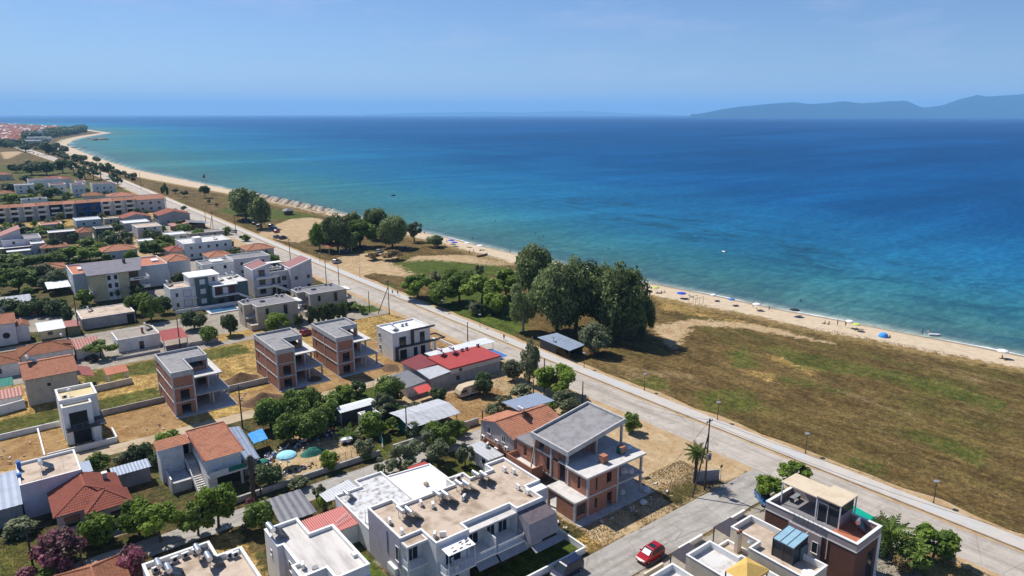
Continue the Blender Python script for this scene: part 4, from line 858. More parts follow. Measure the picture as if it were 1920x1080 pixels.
    for i, (x, y) in enumerate(((10.6, 80.9), (12.8, 81.6), (14.0, 81.7), (15.2, 81.8), (18.2, 78.4), (18.8, 78.1))): place('ac', x, y, 6.2, .1, ['air conditioner at the inland end of the row under the back parapet', 'second air conditioner of the row under the back parapet', 'third air conditioner of the row under the back parapet', 'air conditioner at the seaward end of the row under the back parapet', 'dark-faced air conditioner in the side bay of the parapeted roof', 'white-sided air conditioner in the side bay of the parapeted roof'][i], 'air conditioners on the parapeted roof')
annex()

def foreground_left():
    r = thing('tiled_house', 'low house with an orange tiled hip roof under the pink bushes at the bottom edge', 'house', (5, 87, 0)); MB().prism(rect(1.6, 8.2, 80, 92.2), 0, 3.1).build('wall', 'cream', r); hip(r, 1.6, 8.2, 80, 92.2, 3.1, 4.9, 'tile_old'); win(r, '-X', 1.6, 88, 1)
    r = thing('tiled_house', 'single-storey house with a brick-red tiled roof of several hips', 'house', (7, 110, 0))
    MB().prism(rect(3.0, 11.2, 107.6, 116), 0, 3.2).build('wall', 'pink_wall', r); MB().prism(rect(6.6, 11.6, 106.0, 107.6), 0, 3.1).build('wall', 'pink_wall', r)
    b = MB(); e = 3.3; rz = 5.0; x0, x1, xm, yb, yf = 2.5, 11.7, 7.0, 116.3, 107.1
    tiles(b, (x0, yb, e), (x0, yf, e), (xm, 111.2, rz), (xm, yb, rz)); tiles(b, (x1, yf, e), (x1, yb, e), (xm, yb, rz), (xm, 111.2, rz)); tiles(b, (x0, yf, e), (x1, yf, e), (xm, 111.2, rz), (xm, 111.2, rz))
    x2, x3, y2 = 6.2, 12.2, 105.5; tiles(b, (x2, y2, 3.22), (x3, y2, 3.22), (9.2, 108.6, 4.72), (9.2, 108.6, 4.72)); tiles(b, (x2, 109.6, 3.22), (x2, y2, 3.22), (9.2, 108.6, 4.72), (9.2, 110.6, 4.72)); tiles(b, (x3, y2, 3.22), (x3, 110.4, 3.22), (9.2, 110.6, 4.72), (9.2, 108.6, 4.72))
    o = b.build('roof', 'tile_red', r); c = MB()
    for p, q in (((xm, yb, rz), (xm, 111.2, rz)), ((xm, 111.2, rz), (x0, yf, e)), ((xm, 111.2, rz), (9.2, 109, 4.75)), ((9.2, 108.6, 4.75), (x2, y2, 3.25)), ((9.2, 108.6, 4.75), (x3, y2, 3.25))): ridge_cap(c, p, q, .12)
    c.build('ridge', 'tile_red', o); MB().add([(x0 + .1, yb - .1, e - .1), (x1 - .1, yb - .1, e - .1), (x1 - .1, yf, e - .1), (x0 + .1, yf, e - .1)], [(0, 1, 2, 3)]).build('soffit', 'concrete_light', r); MB().add([(x2 + .1, yf + .1, 3.1), (x3 - .1, yf + .1, 3.1), (x3 - .1, y2 + .1, 3.1), (x2 + .1, y2 + .1, 3.1)], [(0, 1, 2, 3)]).build('soffit', 'concrete_light', r)
    chimney(r, 9.9, 113.8, 4.0, .9, .6, 'grey_wall', 'white'); win(r, '-Y', 107.6, 4.7, 1.1, 1.6, 1.3, 'frame_dark'); MB().slab([(3.7, 107.55, 2.7), (5.7, 107.55, 2.7), (5.7, 106.9, 2.45), (3.7, 106.9, 2.45)], .04).build('awning', 'terracotta', r); win(r, '-Y', 106.0, 10, 1.1, 1.4, 1.1, 'frame_dark')
    r = flat('flat_house', 'lilac house with a wavy white parapet and blue chimneys', rect(-.5, 7.2, 115.7, 124), 5.2, 'lilac', 'roof_beige', .4, t=.22); box_part(r, 'blue_ledge', 'sheet_blue', 5.9, 8.8, 116.8, 121.2, 4.2, 4.3)
    for x, y in ((-.2, 122.2), (-.35, 119.0)): chimney(r, x, y, 5.2, 1.3 if y > 120 else .7, .55, 'awn_blue', 'awn_blue')
    antenna(r, 2.2, 117.0, 5.2, 1.6); antenna(r, 5.2, 118.4, 5.2, 1.4); place('heater', 3.2, 119.8, 5.2, .3, 'solar water heater on the lilac house with the blue chimneys', None)
    r = thing('metal_shed', 'pale blue ribbed metal shed beside the lilac house', 'shed', (-4, 120, 0)); MB().prism(rect(-8, -.7, 115.2, 126), 0, 2.9).build('wall', 'grey_block', r); sheet_roof(r, [(-8.3, 114.9, 3.0), (-.55, 114.9, 3.0), (-.55, 126.4, 3.5), (-8.3, 126.4, 3.5)], 'sheet_blue', .9)
    r = thing('outbuilding', 'long block outbuilding with a blue-grey sheet roof by the dark bushes', 'outbuilding', (14, 117.6, 0)); MB().prism(rect(11.6, 16.5, 116.6, 119), 0, 2.55).build('wall', 'grey_block', r); sheet_roof(r, [(11.2, 116.2, 2.7), (16.7, 116.2, 2.7), (16.7, 119.2, 2.9), (11.2, 119.2, 2.9)], 'sheet_blue', .5)
    # worn house with outside stair
    r = thing('stair_house', 'worn white house with an orange tiled roof and an outside stair', 'house', (24, 111, 0))
    MB().prism(rect(22.9, 28.2, 107, 116.6), 0, 5.75).build('wall', 'white_worn', r); b = MB(); tiles(b, (22.5, 106.3, 5.75), (28.6, 106.3, 5.75), (28.6, 117, 6.75), (22.5, 117, 6.75)); o = b.build('roof', 'tile_orange', r); c = MB()
    for x in (22.55, 28.55): ridge_cap(c, (x, 106.3, 5.85), (x, 117, 6.85), .13)
    ridge_cap(c, (22.5, 117, 6.8), (28.6, 117, 6.8), .13); c.build('ridge', 'tile_red', o); MB().slab([(22.6, 106.5, 5.72), (28.5, 106.5, 5.72), (28.5, 116.9, 6.7), (22.6, 116.9, 6.7)], .08).build('soffit', 'white_worn', r)
    MB().prism(rect(17.8, 21.3, 114.2, 117), 0, 6.0).build('wall', 'white_worn', r); b = MB(); tiles(b, (17.5, 113.9, 6.0), (22.5, 113.9, 6.0), (22.5, 117.2, 6.35), (17.5, 117.2, 6.35)); b.build('roof', 'tile_orange', r); box_part(r, 'terrace', 'concrete', 18.2, 21.2, 110, 114.2, 0, 1.7); box_part(r, 'terrace_parapet', 'white_worn', 18.2, 18.4, 110, 114.2, 1.7, 2.5); box_part(r, 'landing', 'concrete', 21.3, 22.88, 113.8, 116.8, 2.9, 3.1); box_part(r, 'back_wall', 'white_worn', 21.3, 22.9, 116.6, 117, 0, 6.0)
    st = MB()
    for i in range(16): st.box(21.4, 22.8, 113.8 - (i + 1) * .44, 113.8 - i * .44, 0, 3.0 - i * .187)
    st.build('stair', 'concrete_light', r); MB().hexa([(21.3, 113.8, 2.9), (21.4, 113.8, 2.9), (21.4, 106.8, .1), (21.3, 106.8, .1)], [(21.3, 113.8, 3.7), (21.4, 113.8, 3.7), (21.4, 106.8, .9), (21.3, 106.8, .9)]).build('stair_parapet', 'white_worn', r)
    door(r, '-Y', 116.6, 22.1, .9, 2.0, 3.1, pane='room_dark'); box_part(r, 'balcony', 'white_worn', 22.9, 29.2, 105.6, 107, 2.85, 3.05); box_part(r, 'balcony_front', 'white_worn', 22.9, 29.2, 105.6, 105.7, 3.05, 3.9); box_part(r, 'balcony_panel', 'net_green', 25.8, 29.1, 105.55, 105.6, 3.2, 4.0)
    for x, w in ((24.1, 1.2), (27.0, 1.3)): win(r, '-Y', 107, x, 3.7, w, 1.4, pane='shutter')
    pierced(r, 'garage_front', 'white_worn', '-Y', 106.6, 22.9, 28.2, 0, 2.85, [(24.2, 27.8, 0, 2.4)]); MB().box(23.2, 28, 106.86, 106.9, 0, 2.8).build('garage_shade', 'room_dark', r)  # dark sheet just behind the opening, standing in for the unlit depth
    r = thing('lean_to', 'grey sheet-roofed lean-to on the seaward side of the worn stair house', 'outbuilding', (30, 114, 0)); sheet_roof(r, [(28.7, 107.8, 3.3), (31.4, 107.8, 2.9), (32.0, 120, 3.9), (29.3, 120, 4.3)], 'sheet_steel', .6); MB().prism(rect(29, 31.2, 108.6, 119.4), 0, 2.8).build('wall', 'grey_block', r)
foreground_left()

def brick_shell():
    r = thing('unfinished_house', 'large unfinished brick and concrete house with a sloping slab roof by the street', 'building', (70, 70, 0))
    box_part(r, 'ground_slab', 'concrete', 62.4, 78.4, 63.8, 78, 0, .12)
    box_part(r, 'floor_slab', 'concrete_light', 62.4, 65.0, 65.1, 71.4, 3.05, 3.35); box_part(r, 'floor_slab', 'concrete', 65.0, 77.3, 65.2, 78, 3.05, 3.33); box_part(r, 'floor_slab', 'concrete_light', 64.7, 77.5, 65.0, 69.8, 6.3, 6.6); box_part(r, 'floor_slab', 'concrete', 65.0, 76.9, 69.8, 78, 6.28, 6.58)
    # mono-pitch roof slab with upstand
    P0, P1 = (64.9, 69.5, 77.8, 8.6), (77.0, 69.5, 77.8, 10.5)
    MB().hexa([(64.9, 69.5, 8.35), (77, 69.5, 10.25), (77, 77.8, 10.25), (64.9, 77.8, 8.35)], [(64.9, 69.5, 8.6), (77, 69.5, 10.5), (77, 77.8, 10.5), (64.9, 77.8, 8.6)]).build('roof_slab', 'roof_concrete', r)
    def up(x0, x1, y0, y1, dz=.45): z = lambda x: 8.6 + (x - 64.9) * 1.9 / 12.1; MB().hexa([(x0, y0, z(x0) - .35), (x1, y0, z(x1) - .35), (x1, y1, z(x1) - .35), (x0, y1, z(x0) - .35)], [(x0, y0, z(x0) + dz), (x1, y0, z(x1) + dz), (x1, y1, z(x1) + dz), (x0, y1, z(x0) + dz)]).build('roof_upstand', 'concrete', r)
    up(64.7, 77.2, 69.3, 69.52); up(64.7, 77.2, 77.78, 78.0); up(64.7, 64.92, 69.52, 77.78); up(76.98, 77.2, 69.52, 77.78)
    for x, y, z0, z1 in ((64.9, 69.6, 6.6, 8.3), (64.9, 73.2, 3.3, 8.3), (64.9, 77.2, 0, 8.3), (71, 69.6, 6.6, 9.2), (76.6, 69.6, 6.6, 10.1), (76.6, 77.3, 0, 10.1), (71, 77.3, 0, 9.2), (65.0, 65.15, 0, 6.3), (71.2, 65.15, 0, 6.3), (76.8, 65.4, 0, 6.3), (62.45, 65.15, 0, 3.05), (62.45, 71.0, 0, 3.05), (64.9, 69.3, 3.3, 6.3), (76.7, 69.5, 0, 6.3)): col(r, x, y, z0, z1, .32)
    pierced(r, 'brick_wall', 'brick', '-Y', 65.25, 65.3, 71.2, 3.33, 6.3, [(66.7, 67.1, 3.9, 5.9), (69.0, 70.1, 4.2, 5.9)]); pierced(r, 'brick_wall', 'brick', '-X', 65.0, 65.5, 69.3, 3.33, 6.3, [(66.8, 67.4, 3.9, 5.9)])
    pierced(r, 'brick_wall', 'brick', '-Y', 65.25, 65.3, 71.2, .12, 3.05, [(66.6, 67.2, .9, 2.5), (69.2, 70.3, .12, 2.5)]); pierced(r, 'brick_wall', 'brick', '-Y', 65.3, 62.8, 65.0, .12, 3.05, [(62.95, 64.8, .9, 2.6)]); pierced(r, 'brick_wall', 'brick', '-X', 62.5, 65.5, 71.0, .12, 3.05, [(69.2, 70.8, .12, 2.5)])
    for (y, x0, x1, z0, z1, op) in ((71.2, 65.2, 71, 6.6, 8.4, [(66.5, 69.8, 6.6, 8.2)]), (73.5, 71.3, 76.6, 3.33, 6.3, [(72.5, 74.5, 3.33, 5.8)]), (73.5, 71.3, 76.6, .12, 3.05, [(72.5, 74.5, .12, 2.4)]), (77.5, 65.2, 76.6, .12, 8.2, [])): pierced(r, 'brick_wall', 'brick', '-Y', y, x0, x1, z0, z1, op)
    pierced(r, 'brick_wall', 'brick', '-X', 71.2, 65.5, 73.4, .12, 6.28, []); pierced(r, 'brick_wall', 'brick', '-X', 65.1, 69.9, 77.2, 3.33, 8.3, [(70.2, 71.6, 3.33, 8.0), (73.8, 74.6, 3.9, 6.0), (75.2, 76.4, 6.6, 8.1)]); pierced(r, 'brick_pier', 'brick', '-X', 65.0, 71.75, 72.9, 3.33, 7.2); pierced(r, 'brick_wall', 'brick', '-X', 71.0, 69.9, 77.2, 6.6, 9.0, [(71, 75, 6.6, 8.6)])
    # rear wing: brick-parapeted terrace and white slab
    box_part(r, 'terrace', 'concrete_light', 62.9, 65.05, 75.4, 81.9, 3.05, 3.33); pierced(r, 'terrace_parapet', 'brick', '-X', 62.8, 75.4, 81.9, 2.4, 4.3); pierced(r, 'terrace_parapet', 'brick', '-Y', 75.3, 63.0, 65.0, 2.4, 4.3); pierced(r, 'terrace_parapet', 'brick', '-Y', 81.7, 63.0, 65.0, 2.4, 4.3); pierced(r, 'brick_wall', 'brick', '-X', 62.95, 75.5, 81.8, 0, 2.4)
    pierced(r, 'brick_wall', 'brick', '-X', 65.05, 78.2, 81.9, 0, 6.1, [(79.4, 80.2, 4.0, 5.9)]); box_part(r, 'floor_slab', 'roof_grey', 64.9, 70, 78.05, 82.2, 6.1, 6.4)
    MB().cyl((63.5, 76.5, 3.4), (64.8, 76.9, 8.2), .12, n=4).build('scaffold_board', 'wood_pale', r)
    for i, (x, y, lb) in enumerate(((70.0, 67.0, 'pallet of red bricks with a pale band on the brick shell, nearer the street end'), (74.3, 67.4, 'pallet of bricks wrapped in green on the upper slab of the brick shell'))):
        t = thing('brick_pallet', lb, 'pallet', (x, y, 6.6)); MB().box(x - .55, x + .55, y - .5, y + .5, 6.6, 6.75).build('pallet', 'wood', t)
        for j in range(3): MB().box(x - .5, x + .5, y - .46 + j * .31, y - .17 + j * .31, 6.75, 7.75).build('brick_stack', 'brick', t)
        MB().box(x - .53, x + .53, y - .49, y + .5, 7.76, 7.82).build('wrapping', 'terracotta', t)
        if i: MB().box(x - .56, x - .5, y - .5, y + .5, 6.75, 7.76).build('wrapping', 'tarp_green', t)
    for i, (x, y, z, s, lb) in enumerate(((76.2, 67.8, 6.6, .6, 'big white sack at the seaward edge of the upper slab'), (75.4, 68.6, 6.6, .55, 'grey sack behind the white sack on the upper slab'), (74.5, 67.0, 3.33, .7, 'white sack on the middle floor of the brick shell'), (75.4, 66.4, 3.33, .6, 'sagging grey sack on the middle floor of the brick shell'), (73.8, 66.6, .12, .6, 'white sack under the porch of the brick shell'), (77.5, 64.6, .12, .6, 'white sack on the corner of the ground slab'), (74.5, 62.6, 0, .55, 'pale sack lying in the weeds below the brick shell'))):
        sack(x, y, z, s, lb)
def sack(x, y, z, s, label):
    b = MB(); rr = random.Random(int(x * 31 + y * 7)); n = 9; ring_ = [(1.0, 0), (1.15, .45), (1.0, .9), (.55, 1.15), (.2, 1.25)]
    vs = [(s * q * math.cos(i * 2 * PI / n) * rr.uniform(.85, 1.1), s * q * math.sin(i * 2 * PI / n) * rr.uniform(.85, 1.1), s * zz) for q, zz in ring_ for i in range(n)]
    fs = [(j * n + i, j * n + (i + 1) % n, (j + 1) * n + (i + 1) % n, (j + 1) * n + i) for j in range(len(ring_) - 1) for i in range(n)] + [tuple((len(ring_) - 1) * n + i for i in range(n))]
    o = b.add(vs, fs).build('sack', 'bag_white', loc=(0, 0, 0)); o.location = (x, y, z); tag(o, label, 'sack', 'sacks on the building site'); return o
brick_shell()

def tile_house():
    r = thing('tiled_house', 'two-storey pink house with an orange tiled gable roof beside the brick shell', 'house', (70, 88, 0))
    MB().prism(rect(65.4, 76.4, 83.2, 92.6), 2.8, 5.7).build('wall', 'taupe', r); MB().prism(rect(65.3, 76.4, 83.1, 92.7), 0, 2.8).build('ground_floor_wall', 'terracotta', r); gable(r, 65.4, 76.4, 83.2, 92.6, 5.7, 7.0, 'tile_orange', 'X', .35, 'taupe')
    for y in (86, 90.2): win(r, '-X', 65.4, y, 3.9, .9, 1.2, split=2)
    for y, w in ((85, 1.2), (89.2, 1.2)): door(r, '-X', 65.3, y, w, 2.1, .05, 'wood', 'room_dark')
    MB().cyl((65.3, 92.0, 6.0), (65.3, 92.0, 7.6), .12, n=6).build('flue', 'metal_dark', r)
    for i, (y, z) in enumerate(((91.6, 2.3), (87.6, 3.0), (87.8, 1.4), (84.9, 2.8))): place('ac', 65.1, y, z, -PI / 2, ['air conditioner at the far corner of the pink gable wall', 'air conditioner below the middle of the pink gable', 'air conditioner low on the terracotta wall of the gable house', 'air conditioner under the near window of the pink gable'][i], 'air conditioners on the pink gable wall')
    place('heater', 71.0, 87.3, 6.75, .3, 'solar water heater astride the orange ridge of the gable house', None)
    r = thing('carport', 'blue-grey steel canopy behind the orange gable roof', 'carport', (75, 92, 0)); sheet_roof(r, [(71.2, 89.2, 6.9), (79.8, 89.2, 6.6), (79.8, 94.2, 6.6), (71.2, 94.2, 6.9)], 'sheet_steel', .5)
    for x, y in ((79.5, 89.5), (79.5, 93.9), (71.5, 93.9), (76.8, 93.9)): MB().cyl((x, y, 0), (x, y, 6.6), .08, n=6).build('post', 'metal_dark', r)
    for i, (y0, y1) in enumerate(((84.6, 87.7), (87.75, 90.9))):
        r = thing('site_cabin', ['white roofed cabin below the pink gable, nearer the apartment roof', 'white roofed cabin below the pink gable, farther from the apartment roof'][i], 'cabin', (62.6, y0, 0)); MB().prism(rect(61.3, 64.1, y0, y1), 0, 2.4).build('wall', 'white_worn', r); sheet_roof(r, [(61.1, y0 - .1, 2.5), (64.3, y0 - .1, 2.5), (64.3, y1, 2.55), (61.1, y1, 2.55)], 'sheet_light', .8); win(r, '-X', 61.3, (y0 + y1) / 2, 1.1, .8, .8, 'frame_dark')
    place('ac', 63.6, 88.3, 2.6, .6, 'air conditioner on the roof of the farther white cabin', None)
    wall_run('grey stone wall along the lane behind the gable house', [(52.5, 101.4), (71, 101.4)], 1.2, .3, 'stone')
tile_house()

def townhouses():
    # brown house with roof terrace
    P = rect(78.5, 84.8, 32.5, 44.8)
    r = flat('brown_house', 'brown and taupe two-storey house with a canopied roof terrace at the coast road', P, 6.5, 'brown_wall', 'roof_terracotta', .85, 'taupe', t=.25)
    ring_b = MB(); ring(ring_b, inset(P, -.06), inset(P, .0), 6.2, 6.38); ring_b.build('cornice', 'white_clean', r); ring_b = MB(); ring(ring_b, inset(P, -.03), inset(P, .0), 6.38, 7.2); ring_b.build('parapet_band', 'taupe', r); ring_b = MB(); ring(ring_b, inset(P, -.08), inset(P, .3), 7.36, 7.46); ring_b.build('coping', 'white_clean', r)
    box_part(r, 'taupe_bay', 'taupe', 78.3, 78.5, 36.8, 41.3, 0, 6.2); win(r, '-X', 78.3, 37.5, 3.6, .7, 1.5, 'white_clean'); rail(r, [(78.35, 41.3), (78.35, 36.8)], 6.9, 1.0, 'metal_grey', 6, .6)
    box_part(r, 'downpipe', 'cream', 78.42, 78.5, 36.0, 36.12, 3.4, 6.2); win(r, '-Y', 32.5, 82.6, .8, 1.3, 4.0, 'frame_dark', 'glass'); box_part(r, 'seaward_pilaster', 'white_clean', 84.2, 84.9, 32.42, 32.5, 0, 6.2); box_part(r, 'floor_inset', 'roof_grey', 78.8, 84.5, 36.5, 44.5, 6.5, 6.512)
    # canopy and glazed stair box
    MB().slab([(80.9, 39.2, 9.75), (84.6, 39.2, 9.75), (84.6, 44.3, 9.75), (80.9, 44.3, 9.75)], .14).build('canopy', 'canvas_beige', r); MB().slab([(80.9, 36.0, 9.95), (85.3, 36.0, 9.95), (85.3, 39.25, 9.95), (80.9, 39.25, 9.95)], .16).build('canopy', 'canvas_beige', r)
    for x, y in ((81, 44.1), (81, 39.2), (81, 36.1), (84.5, 44.1), (85.1, 36.1)): MB().box(x - .07, x + .07, y - .07, y + .07, 6.5, 9.7).build('canopy_post', 'frame_white', r)
    MB().box(81.3, 85.0, 36.3, 36.45, 6.5, 8.1).build('terrace_room_wall', 'taupe', r); MB().box(81.3, 85.0, 36.32, 36.4, 8.1, 9.75).build('terrace_room_glass', 'glass', r); MB().box(84.9, 85.0, 36.5, 39.1, 6.5, 9.7).build('terrace_room_wall', 'taupe', r); door(r, '-X', 81.2, 38.4, 1.2, 2.6, 6.52, 'frame_white', 'glass', 1); MB().box(81.22, 81.3, 36.4, 37.7, 6.5, 9.6).build('terrace_room_glass', 'glass', r); MB().box(84.4, 84.5, 39.3, 44.2, 6.5, 8.2).build('terrace_screen', 'taupe', r)
    place('heater', 83.2, 34.0, 6.5, -.9, 'solar water heater on the brown house terrace above the pink parapet', None, .9)
    t = thing('bench', 'grey bench in the shade of the cream canopy on the brown house', 'bench', (83, 43, 6.5)); MB().box(82.2, 84.0, 42.9, 43.6, 7.2, 7.28).build('seat', 'metal_grey', t)
    for x in (82.3, 83.9): MB().box(x - .04, x + .04, 42.95, 43.55, 6.52, 7.2).build('leg', 'metal_dark', t)
    t = thing('sun_sail', 'bright green shade sail behind the brown house', 'sail', (90, 37.5, 0)); MB().slab([(88.6, 35.9, 3.9), (92.6, 36.3, 3.6), (92.5, 39.6, 4.0), (88.2, 40, 4.2)], .03).build('cloth', 'sail_green', t)
    for x, y in ((88.6, 35.9), (92.6, 36.3), (92.5, 39.6), (88.2, 40)): MB().cyl((x, y, 0), (x, y, 4.1), .04, n=5).build('post', 'metal_grey', t)
    # middle house
    P = [(68.7, 33.2), (73.0, 33.2), (73.0, 37), (75.2, 37), (75.2, 44.9), (70.8, 44.9), (70.8, 40.9), (68.7, 40.9)]
    r = flat('cream_house', 'cream townhouse terrace with a blue glass stair box', P, 5.8, 'cream', 'roof_beige', .8, 'white_clean', t=.22); box_part(r, 'stair_box_back', 'taupe', 72.6, 75.1, 36.9, 37.05, 5.8, 8.2)
    MB().slab([(70.6, 36.2, 8.2), (73.9, 36.2, 8.6), (73.9, 39.0, 8.6), (70.6, 39.0, 8.2)], .08).build('glass_roof', 'glass_blue', r)
    for y in (36.2, 37.1, 38.0, 38.95): MB().cyl((70.6, y, 8.22), (73.9, y, 8.62), .04, n=4).build('glazing_bar', 'frame_dark', r)
    MB().box(70.68, 70.72, 36.3, 38.9, 5.8, 8.1).build('glass_wall', 'glass', r); MB().add([(70.7, 36.25, 5.8), (73.8, 36.25, 5.8), (73.8, 36.25, 8.5), (70.7, 36.25, 8.1)], [(0, 1, 2, 3)]).build('glass_wall', 'glass', r); MB().box(72.2, 73.8, 36.1, 36.24, 5.8, 7.6).build('stair_box_wall', 'slate', r)
    for y in (36.25, 37.6, 38.95): MB().box(70.62, 70.7, y - .05, y + .05, 5.8, 8.15).build('mullion', 'frame_dark', r)
    for i in range(2): MB().box(69.6 + i * .5, 70.0 + i * .5, 43.0, 43.45, 4.2, 6.9).build('flue', 'cream', r); MB().cyl((69.8 + i * .5, 43.2, 6.9), (69.8 + i * .5, 43.2, 7.2), .22, n=8).build('flue_cap', 'rust', r)
    t = flat('cream_house', 'low cream wing with twin flues between the two terraces', rect(66.9, 70.75, 41.0, 45.2), 4.2, 'cream', 'roof_beige', .4)
    t = thing('satellite_dish', 'grey satellite dish on the parapet beside the twin flues', 'dish', (70.2, 41.6, 6.0)); MB().cyl((70.2, 41.6, 4.6), (70.2, 41.6, 6.4), .03, n=5).build('mast', 'metal_grey', t); MB().dome((70.2, 41.6, 6.4), .45, .16, 12, 2).build('reflector', 'metal_grey', t)
    dome_ = MB().dome((70.9, 34.2, 5.8), .9, .35, 12, 3).build('skylight_dome', 'plastic_white', r)
    P = [(61.8, 33), (67.0, 33), (67.0, 40.8), (66.4, 40.8), (66.4, 44.9), (61.8, 44.9)]
    r = flat('cream_house', 'pale townhouse terrace with a yellow canvas canopy', P, 5.6, 'cream', 'roof_white', .8, 'white_clean', t=.22)
    t = thing('gazebo', 'yellow canvas gazebo on the pale terrace', 'gazebo', (63, 37.4, 5.6)); MB().add([(61.0, 36.1, 7.9), (65.2, 36.1, 7.9), (65.2, 39.0, 7.9), (61.0, 39.0, 7.9), (63.1, 37.6, 8.9)], [(0, 1, 4), (1, 2, 4), (2, 3, 4), (3, 0, 4)]).build('canopy', 'canvas_yellow', t); MB().box(61.0, 65.2, 36.05, 36.1, 7.5, 7.9).build('valance', 'canvas_yellow', t)
    for x in (61.1, 65.1):
        for y in (36.2, 38.9): MB().box(x - .06, x + .06, y - .06, y + .06, 5.6, 7.9).build('post', 'metal_dark', t)
    r = flat('cream_house', 'pale townhouse terrace nearest the red car, cut by the bottom edge', rect(54.5, 59.2, 33, 44.9), 5.6, 'cream', 'roof_white', .8, 'white_clean', t=.22)
    for i, (x0, x1, y0, y1) in enumerate(((74.2, 78.2, 46.8, 49.8), (64.8, 68.6, 46.8, 49.6))):
        t = thing('carport', ['dark flat carport in the front yard by the blue car', 'dark flat carport in the front yard by the red car'][i], 'carport', (x0, y0, 0)); MB().slab([(x0, y0, 2.5), (x1, y0, 2.5), (x1, y1, 2.65), (x0, y1, 2.65)], .08).build('roof', 'fabric_dark', t)
        for x in (x0 + .1, x1 - .1):
            for y in (y0 + .1, y1 - .1): MB().box(x - .06, x + .06, y - .06, y + .06, 0, 2.45).build('post', 'metal_dark', t)
        MB().box(x0 - .2, x1 + .2, y0 - .6, y0 - .4, 0, 1.0).build('planter', 'white', t)
    for x0, x1, lb in ((68.8, 73.9, 'white front garden wall between the two dark carports'), (78.5, 84, 'white front garden wall before the brown house')): wall_run(lb, [(x0, 51.3), (x1, 51.3)], .8, .25, 'white', 'garden_wall')
    for x0, x1, lb in ((60.8, 64.5, 'pale front garden wall beside the red car'),): wall_run(lb, [(x0, 50.4), (x1, 50.4)], .9, .25, 'cream', 'garden_wall')
townhouses()
# ---------------------------------------------------------------- the row of unfinished houses and their neighbours
def shell_house(ox, oy, label):
    r = thing('unfinished_house', label, 'building', (ox, oy, 0)); B = lambda nm, m, x0, x1, y0, y1, z0, z1: MB().box(ox + x0, ox + x1, oy + y0, oy + y1, z0, z1).build(nm, m, r)
    B('ground_slab', 'concrete', 0, 11.6, -1, 12, 0, .15); B('floor_slab', 'concrete', -.03, 11, 1.6, 14.2, 2.85, 3.1); B('floor_slab', 'concrete', -.03, 4.1, -.03, 1.6, 2.85, 3.1); B('floor_slab', 'concrete', -.03, 4.1, -.03, 3.6, 5.85, 6.1); B('floor_slab', 'concrete_light', -.03, 10.4, 3.6, 14.2, 5.85, 6.12)
    poly = [(ox + x, oy + y) for x, y in ((0, 0), (4.1, 0), (4.1, 7.3), (8.6, 7.3), (8.6, 14.2), (0, 14.2))]
    MB().prism(poly, 8.5, 8.8).build('roof_slab', 'roof_concrete', r); b = MB(); ring(b, inset(poly, -.03), inset(poly, .2), 8.2, 9.3); b.build('roof_upstand', 'concrete', r)
    for x, y, z1 in ((0, 0, 8.5), (3.8, 0, 8.5), (0, 7, 8.5), (0, 13.9, 8.5), (3.8, 3.4, 5.9), (3.8, 7.0, 8.5), (8.3, 7.3, 8.5), (8.3, 13.9, 8.5), (7.4, 3.7, 5.9), (10.0, 6.4, 5.9), (7.6, 2.0, 2.9), (10.6, 2.0, 2.9)): MB().box(ox + x, ox + x + .32, oy + y, oy + y + .32, .15, z1).build('column', 'concrete', r)
    for f in range(3):
        z0, z1 = .15 + f * 3.0, 2.85 + f * 3.0 if f < 2 else 8.5
        for y0, y1 in ((.32, 7), (7.32, 13.9)): pierced(r, 'brick_wall', 'brick', '-X', ox + .06, oy + y0, oy + y1, z0, z1, [(oy + y1 - 2.2, oy + y1 - 1.5, z0 + 1.0, z0 + 2.3)] if y0 > 1 else [], .2)
        pierced(r, 'brick_wall', 'brick', '-Y', oy + .08, ox + .32, ox + 3.8, z0, z1, [(ox + 1.3, ox + 3.0, z0, z0 + 2.2)] if f < 2 else [(ox + 1.2, ox + 1.25, z0, z0 + .1)], .2)
    for z0, z1 in ((.15, 2.85), (3.1, 5.85)): pierced(r, 'brick_wall', 'brick', '-Y', oy + 6.0, ox + 4.1, ox + 8.3, z0, z1, [(ox + 5.9, ox + 7.6, z0, z0 + 2.2)], .2); pierced(r, 'brick_wall', 'brick', '-X', ox + 4.0, oy + .4, oy + 6, z0, z1, [(oy + 4.0, oy + 5.0, z0, z0 + 2.1)], .15)
    pierced(r, 'brick_wall', 'brick', '-Y', oy + 7.5, ox + 4.1, ox + 8.3, 6.12, 8.5, [(ox + 5.0, ox + 7.8, 7.0, 8.3)], .2); pierced(r, 'brick_wall', 'brick', '-X', ox + 8.35, oy + 7.6, oy + 13.9, .15, 8.5, [(oy + 9, oy + 11, 6.6, 8.2)], .2); pierced(r, 'brick_wall', 'brick', '-Y', oy + 13.95, ox + .3, ox + 8.3, .15, 8.5, [], .2)
    MB().box(ox + 3.95, ox + 4.05, oy - .06, oy - .01, 0, 8.6).build('drain_pipe', 'plastic_white', r)
shell_house(25.6, 140.2, 'three-storey unfinished brick house nearest the camera in the row of three'); shell_house(46.4, 141.0, 'three-storey unfinished brick house in the middle of the row of three'); shell_house(60.1, 141.0, 'three-storey unfinished brick house next to the finished white house')
